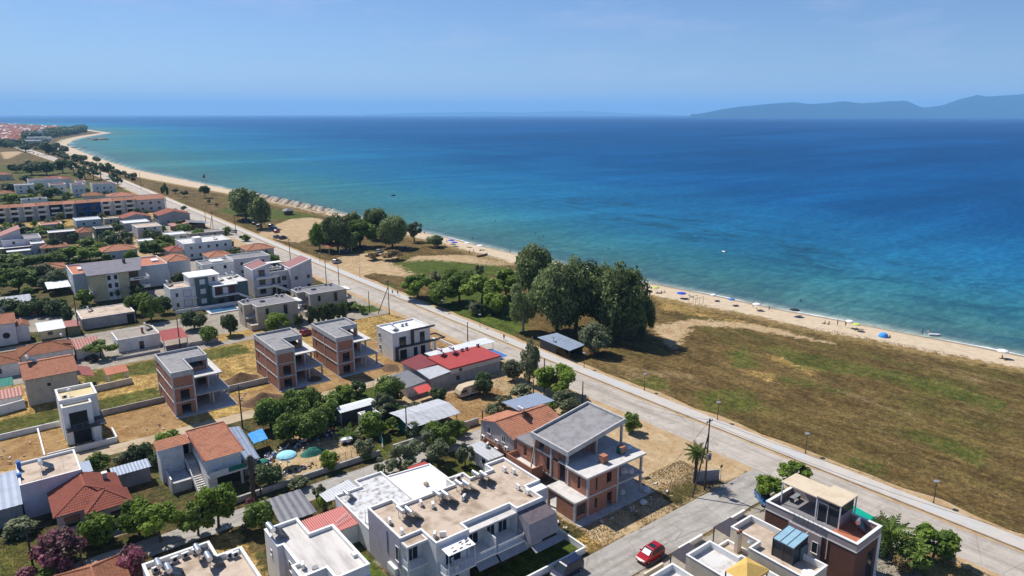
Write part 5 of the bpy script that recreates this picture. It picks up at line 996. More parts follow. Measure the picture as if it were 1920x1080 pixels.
def mound(px, py, rx, ry, h, label):
    x, y = at(px, py); b = MB(); n, m = 18, 6; vs = [(0, 0, h)]; s = int(px)
    for j in range(1, m + 1):
        for i in range(n):
            a = 2 * PI * i / n; q = j / m; k = 1 + .25 * mnoise.noise((math.cos(a) * 1.5, math.sin(a) * 1.5, s)); vs.append((rx * q * k * math.cos(a), ry * q * k * math.sin(a), max(0, h * (1 - q) ** 1.2 + .25 * mnoise.noise((q * 4, a * 2, s)) * (1 - q)) + .0))
    fs = [(0, 1 + i, 1 + (i + 1) % n) for i in range(n)] + [(1 + j * n + i, 1 + (j + 1) * n + i, 1 + (j + 1) * n + (i + 1) % n, 1 + j * n + (i + 1) % n) for j in range(m - 1) for i in range(n)]
    o = b.add(vs, fs).build('soil_heap', 'soil', smooth=True); o.location = (x, y, 0); tag(o, label, 'heap')
mound(452, 712, 4.2, 2.6, 1.9, 'heap of brown soil behind the low wall between the first two brick shells'); mound(492, 752, 4.5, 2.6, 2.0, 'heap of brown soil on the lane side of the middle brick shell'); mound(730, 690, 2.2, 3.2, .9, 'low heap of soil beside the brick shell next to the white house'); mound(590, 712, 2.0, 2.6, .8, 'low heap of soil between the second and third brick shells')
wall_run('grey concrete block wall from the white tower house to the first brick shell', [(13.4, 150.2), (26, 150.2)], 1.1, .2, 'stone'); wall_run('grey block wall running inland from the white tower house', [(-20, 149.4), (7.2, 149.9)], 1.0, .2, 'white_worn'); wall_run('block wall between the first and second brick shells', [(37, 147.6), (46.3, 147.6)], 1.2, .2, 'concrete'); wall_run('short wall dividing the yards beside the white tower house', [(3.6, 136.2), (3.6, 149.4)], .7, .2, 'white'); wall_run('white front wall of the white tower house', [(4.0, 135.6), (14.6, 135.6), (14.6, 140.5)], 1.0, .2, 'white_clean')

def tower_house():
    r = flat('tower_house', 'narrow white two-storey house with stepped yellow roofs and dark balcony', rect(7.2, 13.2, 141.9, 148.6), 7.2, 'white_clean', 'roof_cream', .7, t=.3)
    flat('', '', rect(7.3, 11.9, 139.4, 141.88), 6.9, 'white_clean', 'roof_cream', .4, root=r, t=.25)
    box_part(r, 'loggia_shade', 'room_dark', 8.2, 11.0, 139.36, 139.41, 3.6, 6.0); box_part(r, 'loggia_glass', 'glass', 8.2, 11.0, 139.2, 139.25, 3.2, 4.2); box_part(r, 'balcony', 'frame_dark', 7.4, 13.6, 138.0, 141.9, 2.95, 3.2); box_part(r, 'balcony_band', 'frame_dark', 12.0, 13.6, 140.6, 145, 2.9, 3.4); rail(r, [(7.5, 138.1), (13.5, 138.1)], 3.2, .9, 'metal_grey', 3)  # dark sheet on the wall behind the balcony glass stands in for shade
    door(r, '-Y', 139.4, 9.8, 2.6, 2.4, .05, 'frame_dark', 'glass', 2); box_part(r, 'porch_panel', 'white_clean', 11.4, 12.6, 138.1, 138.3, 0, 2.9); MB().dome((9.2, 145.2, 8.3), .4, .4, 10, 3).build('antenna_dome', 'plastic_white', r); antenna(r, 9.2, 145.2, 7.2, 1.2); place('ac', 8.3, 144.2, 7.2, .1, 'air conditioner on the yellow roof of the white tower house', None)
tower_house()

def white_villa():
    r = flat('white_villa', 'new white cubic house with dark grey bands beside the brick shells', rect(75, 85.5, 142.6, 150.8), 6.6, 'white_clean', 'roof_bright', .4, t=.25)
    for d in ((80.0, 86.6, 142.0, 142.6, 6.75, 7.1), (80.0, 80.6, 142.0, 142.6, 3.4, 6.75), (75.6, 87.5, 142.0, 142.6, 2.95, 3.3), (75.6, 76.2, 142.0, 142.6, 0, 2.95)): box_part(r, 'grey_band', 'frame_dark', *d)
    for x, z, w, h in ((77.7, 3.35, 1.7, 2.2), (83.2, 3.5, 1.2, 2.3)): win(r, '-Y', 142.6, x, z, w, h, 'frame_dark')
    for x, w in ((77.8, 1.7), (81.2, .9), (83.3, 1.1)): door(r, '-Y', 142.6, x, w, 2.2, .05, 'frame_dark')
    for z in (1.2, 4.3): win(r, '-X', 75, 149.2, z, .8, 1.2, 'frame_white')
    b = MB()
    for d in ((85.5, 89.8, 142.4, 142.75), (85.5, 89.8, 146.6, 146.95), (89.5, 89.8, 142.4, 146.9)): b.box(*d, 3.0, 3.3)
    b.build('pergola', 'frame_dark', r); MB().box(87.0, 87.6, 143.5, 144.4, 0, 3.0).build('pergola_pillar', 'white_clean', r)
    for i in range(2): place('ac', 80.3 + i * 1.2, 147.2 + i * .2, 6.6, .4, ['air conditioner on the white villa roof, landward of two', 'air conditioner on the white villa roof, seaward of two'][i], 'air conditioners on the white villa')
    place('heater', 77.4, 146.0, 6.6, .35, 'solar water heater on the bright roof of the white villa', None); wall_run('low white wall round the corner of the white villa garden', [(88, 141), (92, 141), (92, 150)], .6, .2, 'white_clean')
white_villa()

def red_hall():
    r = thing('red_roofed_hall', 'long low grey hall with a red roof along the coast road', 'building', (82, 126, 0)); MB().prism(rect(77.6, 91.2, 121.4, 130.4), 0, 3.5).build('wall', 'grey_wall', r); MB().box(77.3, 91.5, 121.1, 130.6, 3.5, 3.85).build('roof', 'sheet_red', r); box_part(r, 'fascia', 'concrete_light', 77.5, 91.3, 121.2, 121.38, 2.5, 3.5)
    win(r, '-Y', 121.4, 79.6, .8, .7, .8, 'frame_dark'); win(r, '-Y', 121.2, 80.2, 2.8, .5, .5, 'frame_dark')
    MB().prism(rect(72.4, 77.5, 121.0, 133.4), 0, 2.9).build('wall', 'grey_wall', r); MB().prism(rect(72.35, 72.4, 120.95, 123.5), 0, 2.6).build('wall_patch', 'pink_wall', r)
    sheet_roof(r, [(71.9, 120.7, 2.9), (71.9, 126.2, 3.3), (77.6, 126.2, 3.3), (77.6, 120.7, 3.45)], 'sheet_light', .6); sheet_roof(r, [(71.8, 126.25, 3.3), (71.8, 133.4, 3.1), (77.9, 134.6, 3.5), (77.7, 126.25, 3.6)], 'sheet_maroon', .7)
    sheet_roof(r, [(78.2, 130.8, 3.9), (78.2, 133.4, 3.9), (96.2, 134.2, 3.9), (96.4, 129.8, 3.9)][::1], 'sheet_white', .7, name='veranda_roof')
    for x in (95.8, 91.6): MB().cyl((x, 130.2, 0), (x, 130.2, 3.85), .06, n=5).build('veranda_post', 'metal_dark', r)
    MB().slab([(91.3, 121.8, 2.9), (95.2, 123.4, 2.4), (95.0, 129.6, 2.4), (91.3, 129.6, 2.9)], .04).build('awning', 'awn_blue', r)
    for i, (x, y) in enumerate(((80.8, 129.6), (83.6, 128.9))): place('heater', x, y, 3.86, .35, ['solar water heater at the maroon end of the red hall roof', 'solar water heater in the middle of the red hall roof'][i], None)
    for i, (x, y) in enumerate(((86.0, 129.2), (87.4, 129.3), (90.8, 129.6))): place('ac', x, y, 3.86, .3, ['air conditioner on the red hall roof beside the solar tank', 'second air conditioner along the red hall roof', 'air conditioner at the seaward corner of the red hall roof'][i], 'air conditioners on the red hall')
    r = thing('shed', 'dark grey flat-roofed shed with a red awning behind the fig tree', 'shed', (69, 124, 0)); MB().prism(rect(66.4, 71, 120.8, 128.6), 0, 2.3).build('wall', 'white_worn', r); sheet_roof(r, [(66, 120.4, 2.45), (71.2, 120.9, 2.6), (71.4, 129.2, 2.6), (66, 128.6, 2.45)], 'sheet_dark', .5); MB().slab([(66.9, 116.8, 2.1), (70.4, 117, 2.1), (70.8, 119.8, 2.5), (67.2, 119.6, 2.5)], .05).build('awning', 'awn_red', r)
    # caravan
    cx, cy = 77.4, 114.2; r = thing('caravan', 'beige touring caravan with a brown stripe beside the grey hall', 'caravan', (cx, cy, 0))
    prof = [(-2.7, .45), (2.6, .45), (2.75, 1.0), (2.7, 1.9), (2.3, 2.45), (.5, 2.55), (-1.8, 2.45), (-2.5, 1.8), (-2.8, 1.0)]; n = len(prof)
    MB().add([(cx + x, cy - 1.05, z) for x, z in prof] + [(cx + x, cy + 1.05, z) for x, z in prof], [tuple(range(n)), tuple(range(2 * n - 1, n - 1, -1))] + [(i, n + i, n + (i + 1) % n, (i + 1) % n) for i in range(n)]).build('body', 'caravan', r)
    MB().box(cx - 2.6, cx + 2.6, cy - 1.06, cy - 1.05, .9, 1.05).build('stripe', 'stripe', r); MB().box(cx - 2.5, cx + 2.5, cy - 1.055, cy - 1.05, .5, .85).build('skirt', 'plastic_white', r)
    for x, w in ((-1.7, 1.3), (1.5, 1.2)): MB().box(cx + x - w / 2, cx + x + w / 2, cy - 1.07, cy - 1.05, 1.25, 1.85).build('window', 'glass', r)
    MB().box(cx - .5, cx + .2, cy - 1.07, cy - 1.05, .55, 2.2).build('door', 'plastic_white', r); MB().cyl((cx + .2, cy - 1.1, .32), (cx + .2, cy - .85, .32), .32, n=14).build('wheel', 'rubber', r); MB().cyl((cx - 2.7, cy, .5), (cx - 4.0, cy, .5), .05, n=5).build('tow_bar', 'metal_dark', r)
    r = thing('metal_shed', 'pale pitched metal shed with green net sides between the olive trees', 'shed', (62, 106, 0)); sheet_roof(r, [(56.6, 102.2, 2.9), (67.5, 102.2, 2.9), (67.6, 106.4, 3.6), (56.6, 106.4, 3.6)], 'sheet_light', 1.2); sheet_roof(r, [(56.6, 106.4, 3.6), (67.6, 106.4, 3.6), (67.6, 110.4, 3.0), (56.6, 110.4, 3.0)], 'sheet_light', 1.2); MB().box(57.6, 57.66, 103, 110, 0, 2.8).build('net_wall', 'net_green', r); MB().box(57.66, 61, 103, 103.06, 0, 2.8).build('net_wall', 'net_green', r)
    for x in (57.6, 62, 67):
        for y in (102.9, 109.8): MB().cyl((x, y, 0), (x, y, 2.9), .07, n=5).build('post', 'metal_grey', r)
    MB().box(61, 67, 109.7, 109.8, 0, 2.8).build('net_wall', 'net_green', r)
    r = thing('container_cabin', 'long grey cabin with a curved pale roof and dark open side', 'cabin', (53.5, 118, 0)); MB().box(49.9, 57.2, 119.3, 119.5, 0, 2.7).build('back_wall', 'sheet_dark', r); MB().box(49.8, 49.9, 116.9, 119.5, 0, 2.7).build('end_wall', 'sheet_light', r); MB().box(50.0, 57.2, 117.4, 117.5, 0, 2.5).build('front_wall', 'frame_dark', r); sheet_roof(r, [(49.6, 116.6, 2.7), (57.4, 116.6, 2.7), (57.4, 118.2, 3.05), (49.6, 118.2, 3.05)], 'sheet_white', .5); sheet_roof(r, [(49.6, 118.2, 3.05), (57.4, 118.2, 3.05), (57.4, 119.8, 2.75), (49.6, 119.8, 2.75)], 'sheet_white', .5)
    r = flat('hut', 'small grey block hut with two square windows beside the long cabin', rect(52.3, 55.6, 111.8, 114.8), 2.6, 'grey_wall', 'concrete_light', .1); win(r, '-Y', 111.8, 53.2, 1.6, .5, .6, 'frame_dark'); win(r, '-Y', 111.8, 54.7, 1.6, .5, .6, 'frame_dark'); MB().slab([(53.2, 113.2, 2.7), (54.6, 112.9, 2.7), (54.8, 114, 3.6), (53.4, 114.2, 3.6)], .05).build('solar_panel', 'panel_black', r)
    fence('green mesh fence on a low kerb beside the debris yard', [(51.6, 103.4), (54.2, 110.5), (52.0, 111.6)], 1.7, 'net_green', 'fence', 2.4, 6, 'metal_grey', .3); fence('thin wire fence on posts along the lane by the fig tree', [(52.8, 130.2), (66, 130.2)], 1.4, 'metal_grey', 'fence', 2.5, 2)
    wall_run('rubble garden wall along the street below the debris yard', [(24.5, 101.2), (36, 101.6), (50, 101.6)], .9, .3, 'stone'); fence('rusty gate and fence of the debris yard', [(41.5, 104.0), (46.8, 104.0)], 1.3, 'rust', 'gate', 1.0, 5)
    r = thing('beach_hut', 'dark timber beach hut with a grey sheet roof under the tall poplars', 'hut', (111.5, 122.5, 0)); sheet_roof(r, [(108.4, 116.2, 2.7), (114.3, 116.8, 2.9), (114.5, 127.6, 3.2), (108.8, 128.8, 2.8)], 'sheet_steel', .6)
    for d in ((109.2, 109.3, 122, 128.2), (109.3, 113.8, 128.1, 128.2), (113.8, 113.9, 117.4, 128.2)): box_part(r, 'timber_wall', 'frame_dark', *d, 0, 2.6)
    for i in range(6): MB().cyl((109.1 + .1 * i, 117.4 + i * .75, 0), (109.0, 119.0 + i * .72, 2.5), .09, n=5).build('leaning_board', 'wood', r)
    for y in (117.2, 122): MB().cyl((109.2, y, 0), (109.2, y, 2.7), .08, n=5).build('post', 'wood', r)
    r = thing('beach_hut', 'open beach shelter with a rusty striped roof at the far car park', 'hut', (at(628, 472)[0], at(628, 472)[1], 0)); x, y = at(628, 472); sheet_roof(r, [(x - 5, y - 5, 3.2), (x + 6, y - 5, 3.2), (x + 6, y + 5, 3.6), (x - 5, y + 5, 3.6)], 'sheet_rust', 1.0)
    for dx in (-4.6, 0, 5.6):
        for dy in (-4.6, 4.6): MB().cyl((x + dx, y + dy, 0), (x + dx, y + dy, 3.2), .15, n=5).build('post', 'cream', r)
red_hall()

# ---------------------------------------------------------------- the village behind
def wins(r, face, c, a0, a1, zs, n, w=1.0, h=1.2, frame='frame_white', pane='glass', jit=0):
    for z in zs:
        for i in range(n): win(r, face, c, a0 + (a1 - a0) * (i + .5) / n, z, w, h, frame, pane)
def block(name, label, x0, x1, y0, y1, h, wall, roof, par=.35, nx=2, ny=3, floors=2, cap='white_clean', frame='frame_white', **k):
    r = flat(name, label, rect(x0, x1, y0, y1), h, wall, roof, par, cap, cat='house', **k); zs = [1.0 + 3.0 * f for f in range(floors)]
    if nx: wins(r, '-X', x0, y0 + 1, y1 - 1, zs, nx, frame=frame)
    if ny: wins(r, '-Y', y0, x0 + 1, x1 - 1, zs, ny, frame=frame)
    return r
def tiled(name, label, x0, x1, y0, y1, ez, rz, wall, tile='tile_orange', kind='hip', axis='X', nx=1, ny=2, floors=1, fine=None):
    r = thing(name, label, 'house', ((x0 + x1) / 2, (y0 + y1) / 2, 0)); fine = (y0 < 230) if fine is None else fine
    MB().prism(rect(x0, x1, y0, y1), 0, ez + .02).build('wall', wall, r); zs = [1.0 + 2.9 * f for f in range(floors)]
    (hip(r, x0, x1, y0, y1, ez, rz, tile, .4, fine) if kind == 'hip' else gable(r, x0, x1, y0, y1, ez, rz, tile, axis, .35, wall, fine=fine))
    if nx: wins(r, '-X', x0, y0 + 1, y1 - 1, zs, nx)
    if ny: wins(r, '-Y', y0, x0 + 1, x1 - 1, zs, ny)
    return r
def village_near():
    r = tiled('tiled_house', 'tall cream house with a broad orange tiled gable roof behind the white tower house', 3.3, 12.3, 164.6, 177, 5.8, 7.3, 'sand_wall', 'tile_orange', 'gable', 'X', 1, 0); win(r, '-Y', 164.6, 7.2, 3.6, .5, .5, 'frame_dark'); place('heater', 5.2, 171.0, 7.1, .3, 'solar water heater on the broad orange gable roof', None); MB().slab([(12.4, 166.5, 4.2), (15.6, 166.8, 3.0), (15.6, 174, 3.0), (12.4, 174, 4.2)], .1).build('side_roof', 'sheet_rust', r)
    tiled('tiled_house', 'old low house with a weathered hip roof across the street from the pink roof', 3.8, 14.2, 189.8, 197.4, 3.4, 4.9, 'white_worn', 'tile_old', ny=3); tiled('tiled_house', 'low house with a weathered tiled roof at the left edge of the frame', -10, 3.2, 187.5, 196, 3.2, 4.6, 'white_worn', 'tile_old'); place('heater', 13.2, 193.6, 4.7, .3, 'solar water heater on the weathered hip roof', None, .9)
    r = thing('outbuilding', 'outbuilding with a dusty pink sheet roof next to the weathered hip roof', 'outbuilding', (17, 194, 0)); MB().prism(rect(14.8, 19.8, 191, 198), 0, 2.6).build('wall', 'white_worn', r); sheet_roof(r, [(14.5, 190.3, 2.7), (20, 190.3, 2.7), (20.3, 198.4, 3.1), (14.5, 198.4, 3.1)], 'sheet_rust', .6)
    r = block('low_house', 'long low white house with a cement roof on the village street', 23.7, 33.4, 190.4, 199, 3.2, 'white', 'paving', .1, 1, 0, 1); win(r, '-Y', 190.4, 26.2, 1.2, 1.4, 1.1, 'frame_white', 'shutter'); door(r, '-Y', 190.4, 29.0, 1.1, 2.0); chimney(r, 30, 193.5, 3.2, 1.2, .5, 'terracotta', 'dark'); place('heater', 32, 196, 3.2, .3, 'solar water heater on the long cement roof', None)
    r = thing('carport', 'red tiled carport roof in front of the long low white house', 'carport', (36, 188, 0)); b = MB(); tiles(b, (32.6, 183.9, 2.8), (38.8, 183.9, 2.8), (39.2, 191.4, 3.6), (33.4, 191.4, 3.6)); b.build('roof', 'sheet_red', r)
    for x in (33, 38.5): MB().box(x - .12, x + .12, 184.1, 184.35, 0, 2.8).build('post', 'white', r)
    fence('grey railing fence on a low wall along the village street', [(22.4, 184.6), (32, 184.6)], 1.5, 'metal_grey', 'fence', 2.2, 4, 'white', .6); wall_run('low grey wall along the village street beside the red carport', [(39, 184.5), (46, 184.5)], 1.0, .2, 'stone')
    r = thing('kiosk', 'garden kiosk with a salmon pink roof above a cream wall', 'kiosk', (20, 169, 0)); MB().slab([(17.8, 166.8, 2.6), (22.2, 167.0, 2.6), (22.2, 171, 3.0), (17.8, 171, 3.0)], .1).build('roof', 'roof_terracotta', r)
    for x in (18.1, 21.9):
        for y in (167.1, 170.7): MB().box(x - .12, x + .12, y - .12, y + .12, 0, 2.6).build('post', 'white_worn', r)
    wall_run('cream boundary wall below the salmon kiosk', [(13, 165.0), (22.4, 165.6)], 1.3, .2, 'cream'); wall_run('white curved boundary wall at the left edge beside the cream gable house', [(-12, 160.5), (2.6, 164.2)], 1.8, .25, 'white'); wall_run('white yard wall left of the cream gable house', [(13.0, 165.2), (13.0, 171.5)], 1.0, .2, 'white')
    r = thing('shed', 'rusty roofed shed at the left edge below the cream gable house', 'shed', (-2, 168, 0)); MB().prism(rect(-6, 2.4, 166, 170), 0, 2.2).build('wall', 'white_worn', r); sheet_roof(r, [(-6.3, 165.7, 2.3), (2.7, 165.7, 2.3), (2.7, 170.3, 2.8), (-6.3, 170.3, 2.8)], 'sheet_rust', .6)
    r = thing('canopy', 'dark green canopy at the left edge beside the cream gable house', 'canopy', (-3, 175, 0)); sheet_roof(r, [(-7, 173, 2.6), (1.5, 173, 2.6), (1.5, 178, 2.8), (-7, 178, 2.8)], 'net_green', .6); [MB().cyl((x, 173.3, 0), (x, 173.3, 2.6), .06, n=5).build('post', 'metal_grey', r) for x in (-6.5, 1.2)]
    # pair of beige villas
    for i, (x, y) in enumerate(((55.6, 188.3), (72.6, 192.6))):
        P = [(x + 2.2, y), (x + 13.8, y), (x + 13.8, y + 9.4), (x, y + 9.4), (x, y + 4.2), (x + 2.2, y + 4.2)]
        r = flat('beige_villa', ['flat-roofed beige stone villa nearer the camera, with the bright tree before it', 'flat-roofed beige stone villa beside the coast road, behind the clipped hedge'][i], P, 6.2, 'sand_wall', 'roof_grey', .25, 'concrete_light', t=.25)
        for z in (1.0, 4.0): win(r, '-Y', y, x + 5.0, z, .7, 1.5, 'frame_dark')
        win(r, '-Y', y, x + 10.2, 3.2, .9, 2.6, 'frame_dark'); win(r, '-X', x, y + 6.5, 4.0, .8, 1.3, 'frame_dark'); win(r, '-X', x + 2.2, y + 2.2, 4.0, .8, 1.3, 'frame_dark')
        box_part(r, 'stair_wall', 'sand_wall', x + .2, x + 2.19, y - .6, y + 4.18, 0, 1.6); box_part(r, 'landing', 'concrete_light', x + .1, x + 2.19, y + 2.2, y + 4.19, 2.9, 3.1); box_part(r, 'balcony', 'concrete_light', x + 13.8, x + 15.6, y + .6, y + 5, 2.9, 3.1); box_part(r, 'balcony_front', 'white', x + 15.5, x + 15.6, y + .6, y + 5, 3.1, 3.9); box_part(r, 'balcony_shade', 'white', x + 13.8, x + 15.4, y + .5, y + 5.1, 5.8, 6.1)
        for k, (dx, dy) in enumerate(((1.2, 8.3), (2.4, 8.5), (10.8, 8.6), (12.0, 7.6))): place('ac', x + dx, y + dy, 6.2, .2, [['air conditioner at the landward back corner of the nearer beige villa', 'second air conditioner at the back of the nearer beige villa roof', 'third air conditioner along the back of the nearer beige villa roof', 'air conditioner at the seaward end of the nearer beige villa roof'], ['air conditioner at the landward back corner of the beige villa by the hedge', 'second air conditioner at the back of the beige villa by the hedge', 'third air conditioner along the back of the beige villa by the hedge', 'air conditioner at the seaward end of the beige villa by the hedge']][i][k], 'air conditioners on the beige villas')
        box_part(r, 'skylight', 'panel_black', x + 5.0, x + 6.3, y + 5, y + 6.2, 6.2, 6.5)
    # modern slate and white house with pool
    r = flat('modern_house', 'modern white house with a slate grey stair tower beside the swimming pool', rect(43.6, 50.9, 224, 232), 6.3, 'white_clean', 'roof_beige', .35, cat='house'); flat('', '', rect(54.6, 66, 221.6, 233), 6.3, 'slate', 'roof_white', .3, root=r); MB().prism(rect(51, 54.6, 223.2, 231), 0, 9.2).build('stair_tower', 'slate', r); MB().prism(rect(49.4, 57.8, 224.6, 231.2), 6.3, 9.2).build('upper_wall', 'white_clean', r); MB().box(49.1, 58.1, 222.9, 231.5, 9.2, 9.6).build('tower_roof', 'white_clean', r)
    for z in (.9, 4.0, 7.0): win(r, '-Y', 223.2, 52.8, z, 1.4, 1.4, pane='shutter')
    for z in (.9, 4.0): win(r, '-Y', 224, 45.4, z, .6, 1.0, 'frame_dark'); win(r, '-Y', 224, 48.4, z - .3, 2.2, 1.9, 'frame_dark', 'shutter')
    box_part(r, 'balcony', 'white_clean', 47.3, 51, 223.0, 224, 2.9, 3.1); box_part(r, 'balcony', 'white_clean', 55, 62.6, 219.6, 221.6, 3.0, 3.25)
    for d in ((55, 55.25, 219.6, 221.6, 3.25, 6.4), (55, 62.4, 219.6, 221.6, 6.3, 6.55)): box_part(r, 'balcony_frame', 'white_clean', *d)
    for x, pn in ((57, 'shutter_brown'), (59, 'shutter'), (61, 'shutter_brown')): door(r, '-Y', 221.6, x, 1.5, 2.2, 3.3, 'frame_dark', pn)
    for x in (57.5, 60.5): door(r, '-Y', 221.6, x, 1.6, 2.2, .1, 'frame_dark')
    win(r, '-Y', 224.6, 56.6, 7.2, .6, 1.2, 'frame_dark'); MB().hexa([(62.6, 219.6, 2.6), (67, 219.6, .2), (67, 221.5, .2), (62.6, 221.5, 2.6)], [(62.6, 219.6, 3.3), (67, 219.6, .9), (67, 221.5, .9), (62.6, 221.5, 3.3)]).build('stair', 'white_clean', r)
    for i, (x, y) in enumerate(((45, 230), (59.6, 228), (62.6, 229.5), (64.8, 230.5))): place('heater', x, y, 6.3, .3, ['solar water heater on the low white wing of the modern house', 'solar water heater next to the slate stair tower', 'middle solar water heater on the seaward wing of the modern house', 'solar water heater at the seaward end of the modern house'][i], 'solar heaters on the modern house')
    o = MB().box(51.2, 60.4, 211.4, 218.2, 0, .32).build('pool_surround', 'concrete_light'); struct(o); o.name = 'pool_surround'; o = MB().box(52.0, 59.6, 212.2, 217.4, .2, .33).build('pool_water', 'pool_water'); struct(o)
    wall_run('white fence wall between the pool and the modern house', [(43.4, 219), (66, 219)], 1.0, .15, 'white')
    # three-part white house with red mono-pitch roofs
    r = thing('white_house', 'large lavender-white house with two sloping red roofs and an outside stair', 'house', (78, 228, 0)); MB().hexa([(68.6, 224, 0), (74, 224, 0), (74, 233.4, 0), (68.6, 233.4, 0)], [(68.6, 224, 8.9), (74, 224, 10.3), (74, 233.4, 10.3), (68.6, 233.4, 8.9)]).build('wall', 'lavender', r); MB().hexa([(80.6, 223, 0), (88, 223, 0), (88, 232, 0), (80.6, 232, 0)], [(80.6, 223, 8.0), (88, 223, 10.4), (88, 232, 10.4), (80.6, 232, 8.0)]).build('wall', 'lavender', r); flat('', '', rect(74.02, 80.58, 225.6, 233), 6.8, 'lavender', 'roof_grey', .5, root=r)
    MB().slab([(69, 224.4, 9.2), (73.8, 224.4, 10.45), (73.8, 233, 10.45), (69, 233, 9.2)], .1).build('roof', 'sheet_maroon', r); MB().slab([(81, 223.4, 8.3), (87.7, 223.4, 10.5), (87.7, 231.6, 10.5), (81, 231.6, 8.3)], .1).build('roof', 'sheet_maroon', r)
    for d in (((68.55, 223.9), (74.05, 224.3), 8.9, 10.3), ((80.55, 222.9), (88.05, 223.3), 8.0, 10.4), ((68.55, 233.1), (74.05, 233.5), 8.9, 10.3)): (a, b_, z0, z1) = d; MB().hexa([(a[0], a[1], z0 - .1), (b_[0], a[1], z1 - .1), (b_[0], b_[1], z1 - .1), (a[0], b_[1], z0 - .1)], [(a[0], a[1], z0 + .4), (b_[0], a[1], z1 + .4), (b_[0], b_[1], z1 + .4), (a[0], b_[1], z0 + .4)]).build('verge_coping', 'white_clean', r)
    for z in (.9, 3.9, 6.9): win(r, '-Y', 224, 71.4, z, 1.8, 1.8, 'frame_dark')
    for x, z in ((75.6, .2), (77.2, .2), (75.6, 3.2), (77.4, 3.2)): door(r, '-Y', 225.6, x, .9, 2.1, z, 'frame_dark')
    for x, z in ((79.2, 4), (79.2, 1)): win(r, '-Y', 225.6, x, z, 1.3, 1.3, 'frame_dark')
    for x, z in ((82.4, 4.2), (86.6, 4.2), (86.6, 1.0)): win(r, '-Y', 223, x, z, .9, 1.0, 'frame_dark')
    for z in (3.0, 6.1): box_part(r, 'balcony', 'white_clean', 69, 76.4 if z > 4 else 75, 222.4, 223.98, z - .15, z); box_part(r, 'balcony_front', 'white_clean', 69, 76.4 if z > 4 else 75, 222.3, 222.4, z, z + .6)
    MB().hexa([(75, 223.6, 2.6), (80.4, 223.6, 0), (80.4, 225, 0), (75, 225, 2.6)], [(75, 223.6, 3.6), (80.4, 223.6, .9), (80.4, 225, .9), (75, 225, 3.6)]).build('stair', 'white_clean', r); box_part(r, 'roof_pergola', 'white_clean', 75, 80.5, 230, 232.6, 9.2, 9.35)
    for x in (75.2, 80.3): box_part(r, 'pergola_post', 'white_clean', x - .1, x + .1, 230.1, 230.3, 6.8, 9.2)
    for i in range(3): place('heater', 75.6 + i * 1.7, 228.4, 6.8, .3, ['solar water heater on the middle roof of the lavender house, landward', 'solar water heater on the middle roof of the lavender house, centre', 'solar water heater on the middle roof of the lavender house, seaward'][i], 'solar heaters on the lavender house')
    # yellow house
    r = thing('yellow_house', 'three-storey yellow house with a big slate roof and curved white balconies', 'house', (32, 256, 0)); MB().prism(rect(26.2, 37, 249.4, 262), 0, 8.6).build('wall', 'yellow_wall', r); MB().hexa([(25.2, 248.4, 8.6), (40.5, 248.4, 8.6), (43.5, 263, 9.9), (25.2, 263, 9.9)], [(25.2, 248.4, 8.8), (40.5, 248.4, 8.8), (43.5, 263, 10.15), (25.2, 263, 10.15)]).build('roof', 'roof_slate', r); chimney(r, 37.5, 259, 9.5, 1.4, .8, 'wood', 'dark')
    MB().box(30.6, 34.0, 249.36, 249.41, 0, 8.6).build('white_panel', 'white', r)
    for z in (1.2, 4.0, 6.6):
        for x in (31.3, 33.2): win(r, '-Y', 249.36, x, z, .8, 1.3, 'frame_dark')
    MB().prism(rect(37, 39.4, 251.5, 261), 0, 8.6).build('loggia_wall', 'wood', r)
    for z in (2.9, 5.7): box_part(r, 'balcony', 'white', 37.1, 42.8, 248.6, 253.8, z - .2, z); box_part(r, 'balcony_front', 'white', 37.1, 42.8, 248.5, 248.62, z, z + .8); box_part(r, 'balcony_front', 'white', 42.7, 42.8, 248.62, 253.8, z, z + .8); box_part(r, 'balcony_slot', 'dark', 38.2, 41, 248.48, 248.5, z + .2, z + .5)
    box_part(r, 'column', 'wood', 39.6, 40.2, 252, 252.6, 0, 8.6); sheet_roof(r, [(21.6, 246.5, 2.6), (27, 246.8, 3.1), (27, 249.3, 3.4), (21.6, 250.5, 3.0)], 'sheet_light', .6, name='porch_roof')
    r = block('terrace_house', 'long pale blue house with terracotta roof terraces behind the yellow house', 22.6, 51, 260.5, 278, 7.1, 'blue_wall', 'roof_terracotta', .5, 0, 0, 2); win(r, '-X', 22.6, 268, 4, 1, 1)
    for i, x in enumerate((25, 47.6)): o = MB().box(x, x + 2.2, 268, 271.5, 7.1, 7.7).build('skylight', 'white_clean', r)
    tiled('tiled_house', 'blue-walled house with an orange hip roof next to the long terrace house', 53, 60.5, 270, 281, 6.1, 7.6, 'blue_wall', 'tile_orange', nx=0, ny=0, floors=2)
    r = block('white_house', 'white house with stepped parapets behind the modern house', 61.2, 72.2, 256.4, 265, 5.9, 'white', 'roof_grey', .4, 1, 2, 2); box_part(r, 'roof_room', 'white', 64.6, 69, 257, 261, 5.9, 6.9); block('white_house', 'long grey-white house with a wavy parapet behind the lavender house', 72.4, 86, 258, 268, 6.2, 'lavender', 'roof_grey', .4, 0, 3, 2)
    r = block('flat_house', 'long pale blue flat-roofed house with a white roof and a square roof room', 66, 85, 302, 317, 6.2, 'blue_wall', 'roof_white', .4, 2, 5, 2); box_part(r, 'roof_room', 'white', 70.5, 73.5, 303.5, 307.5, 6.2, 8.4); place('heater', 80, 308, 6.2, .3, 'solar water heater on the long white-roofed blue house', None); tiled('tiled_house', 'low tiled wing at the landward end of the long blue house', 60.5, 65.8, 302.5, 312, 4.0, 5.2, 'cream', 'tile_red')
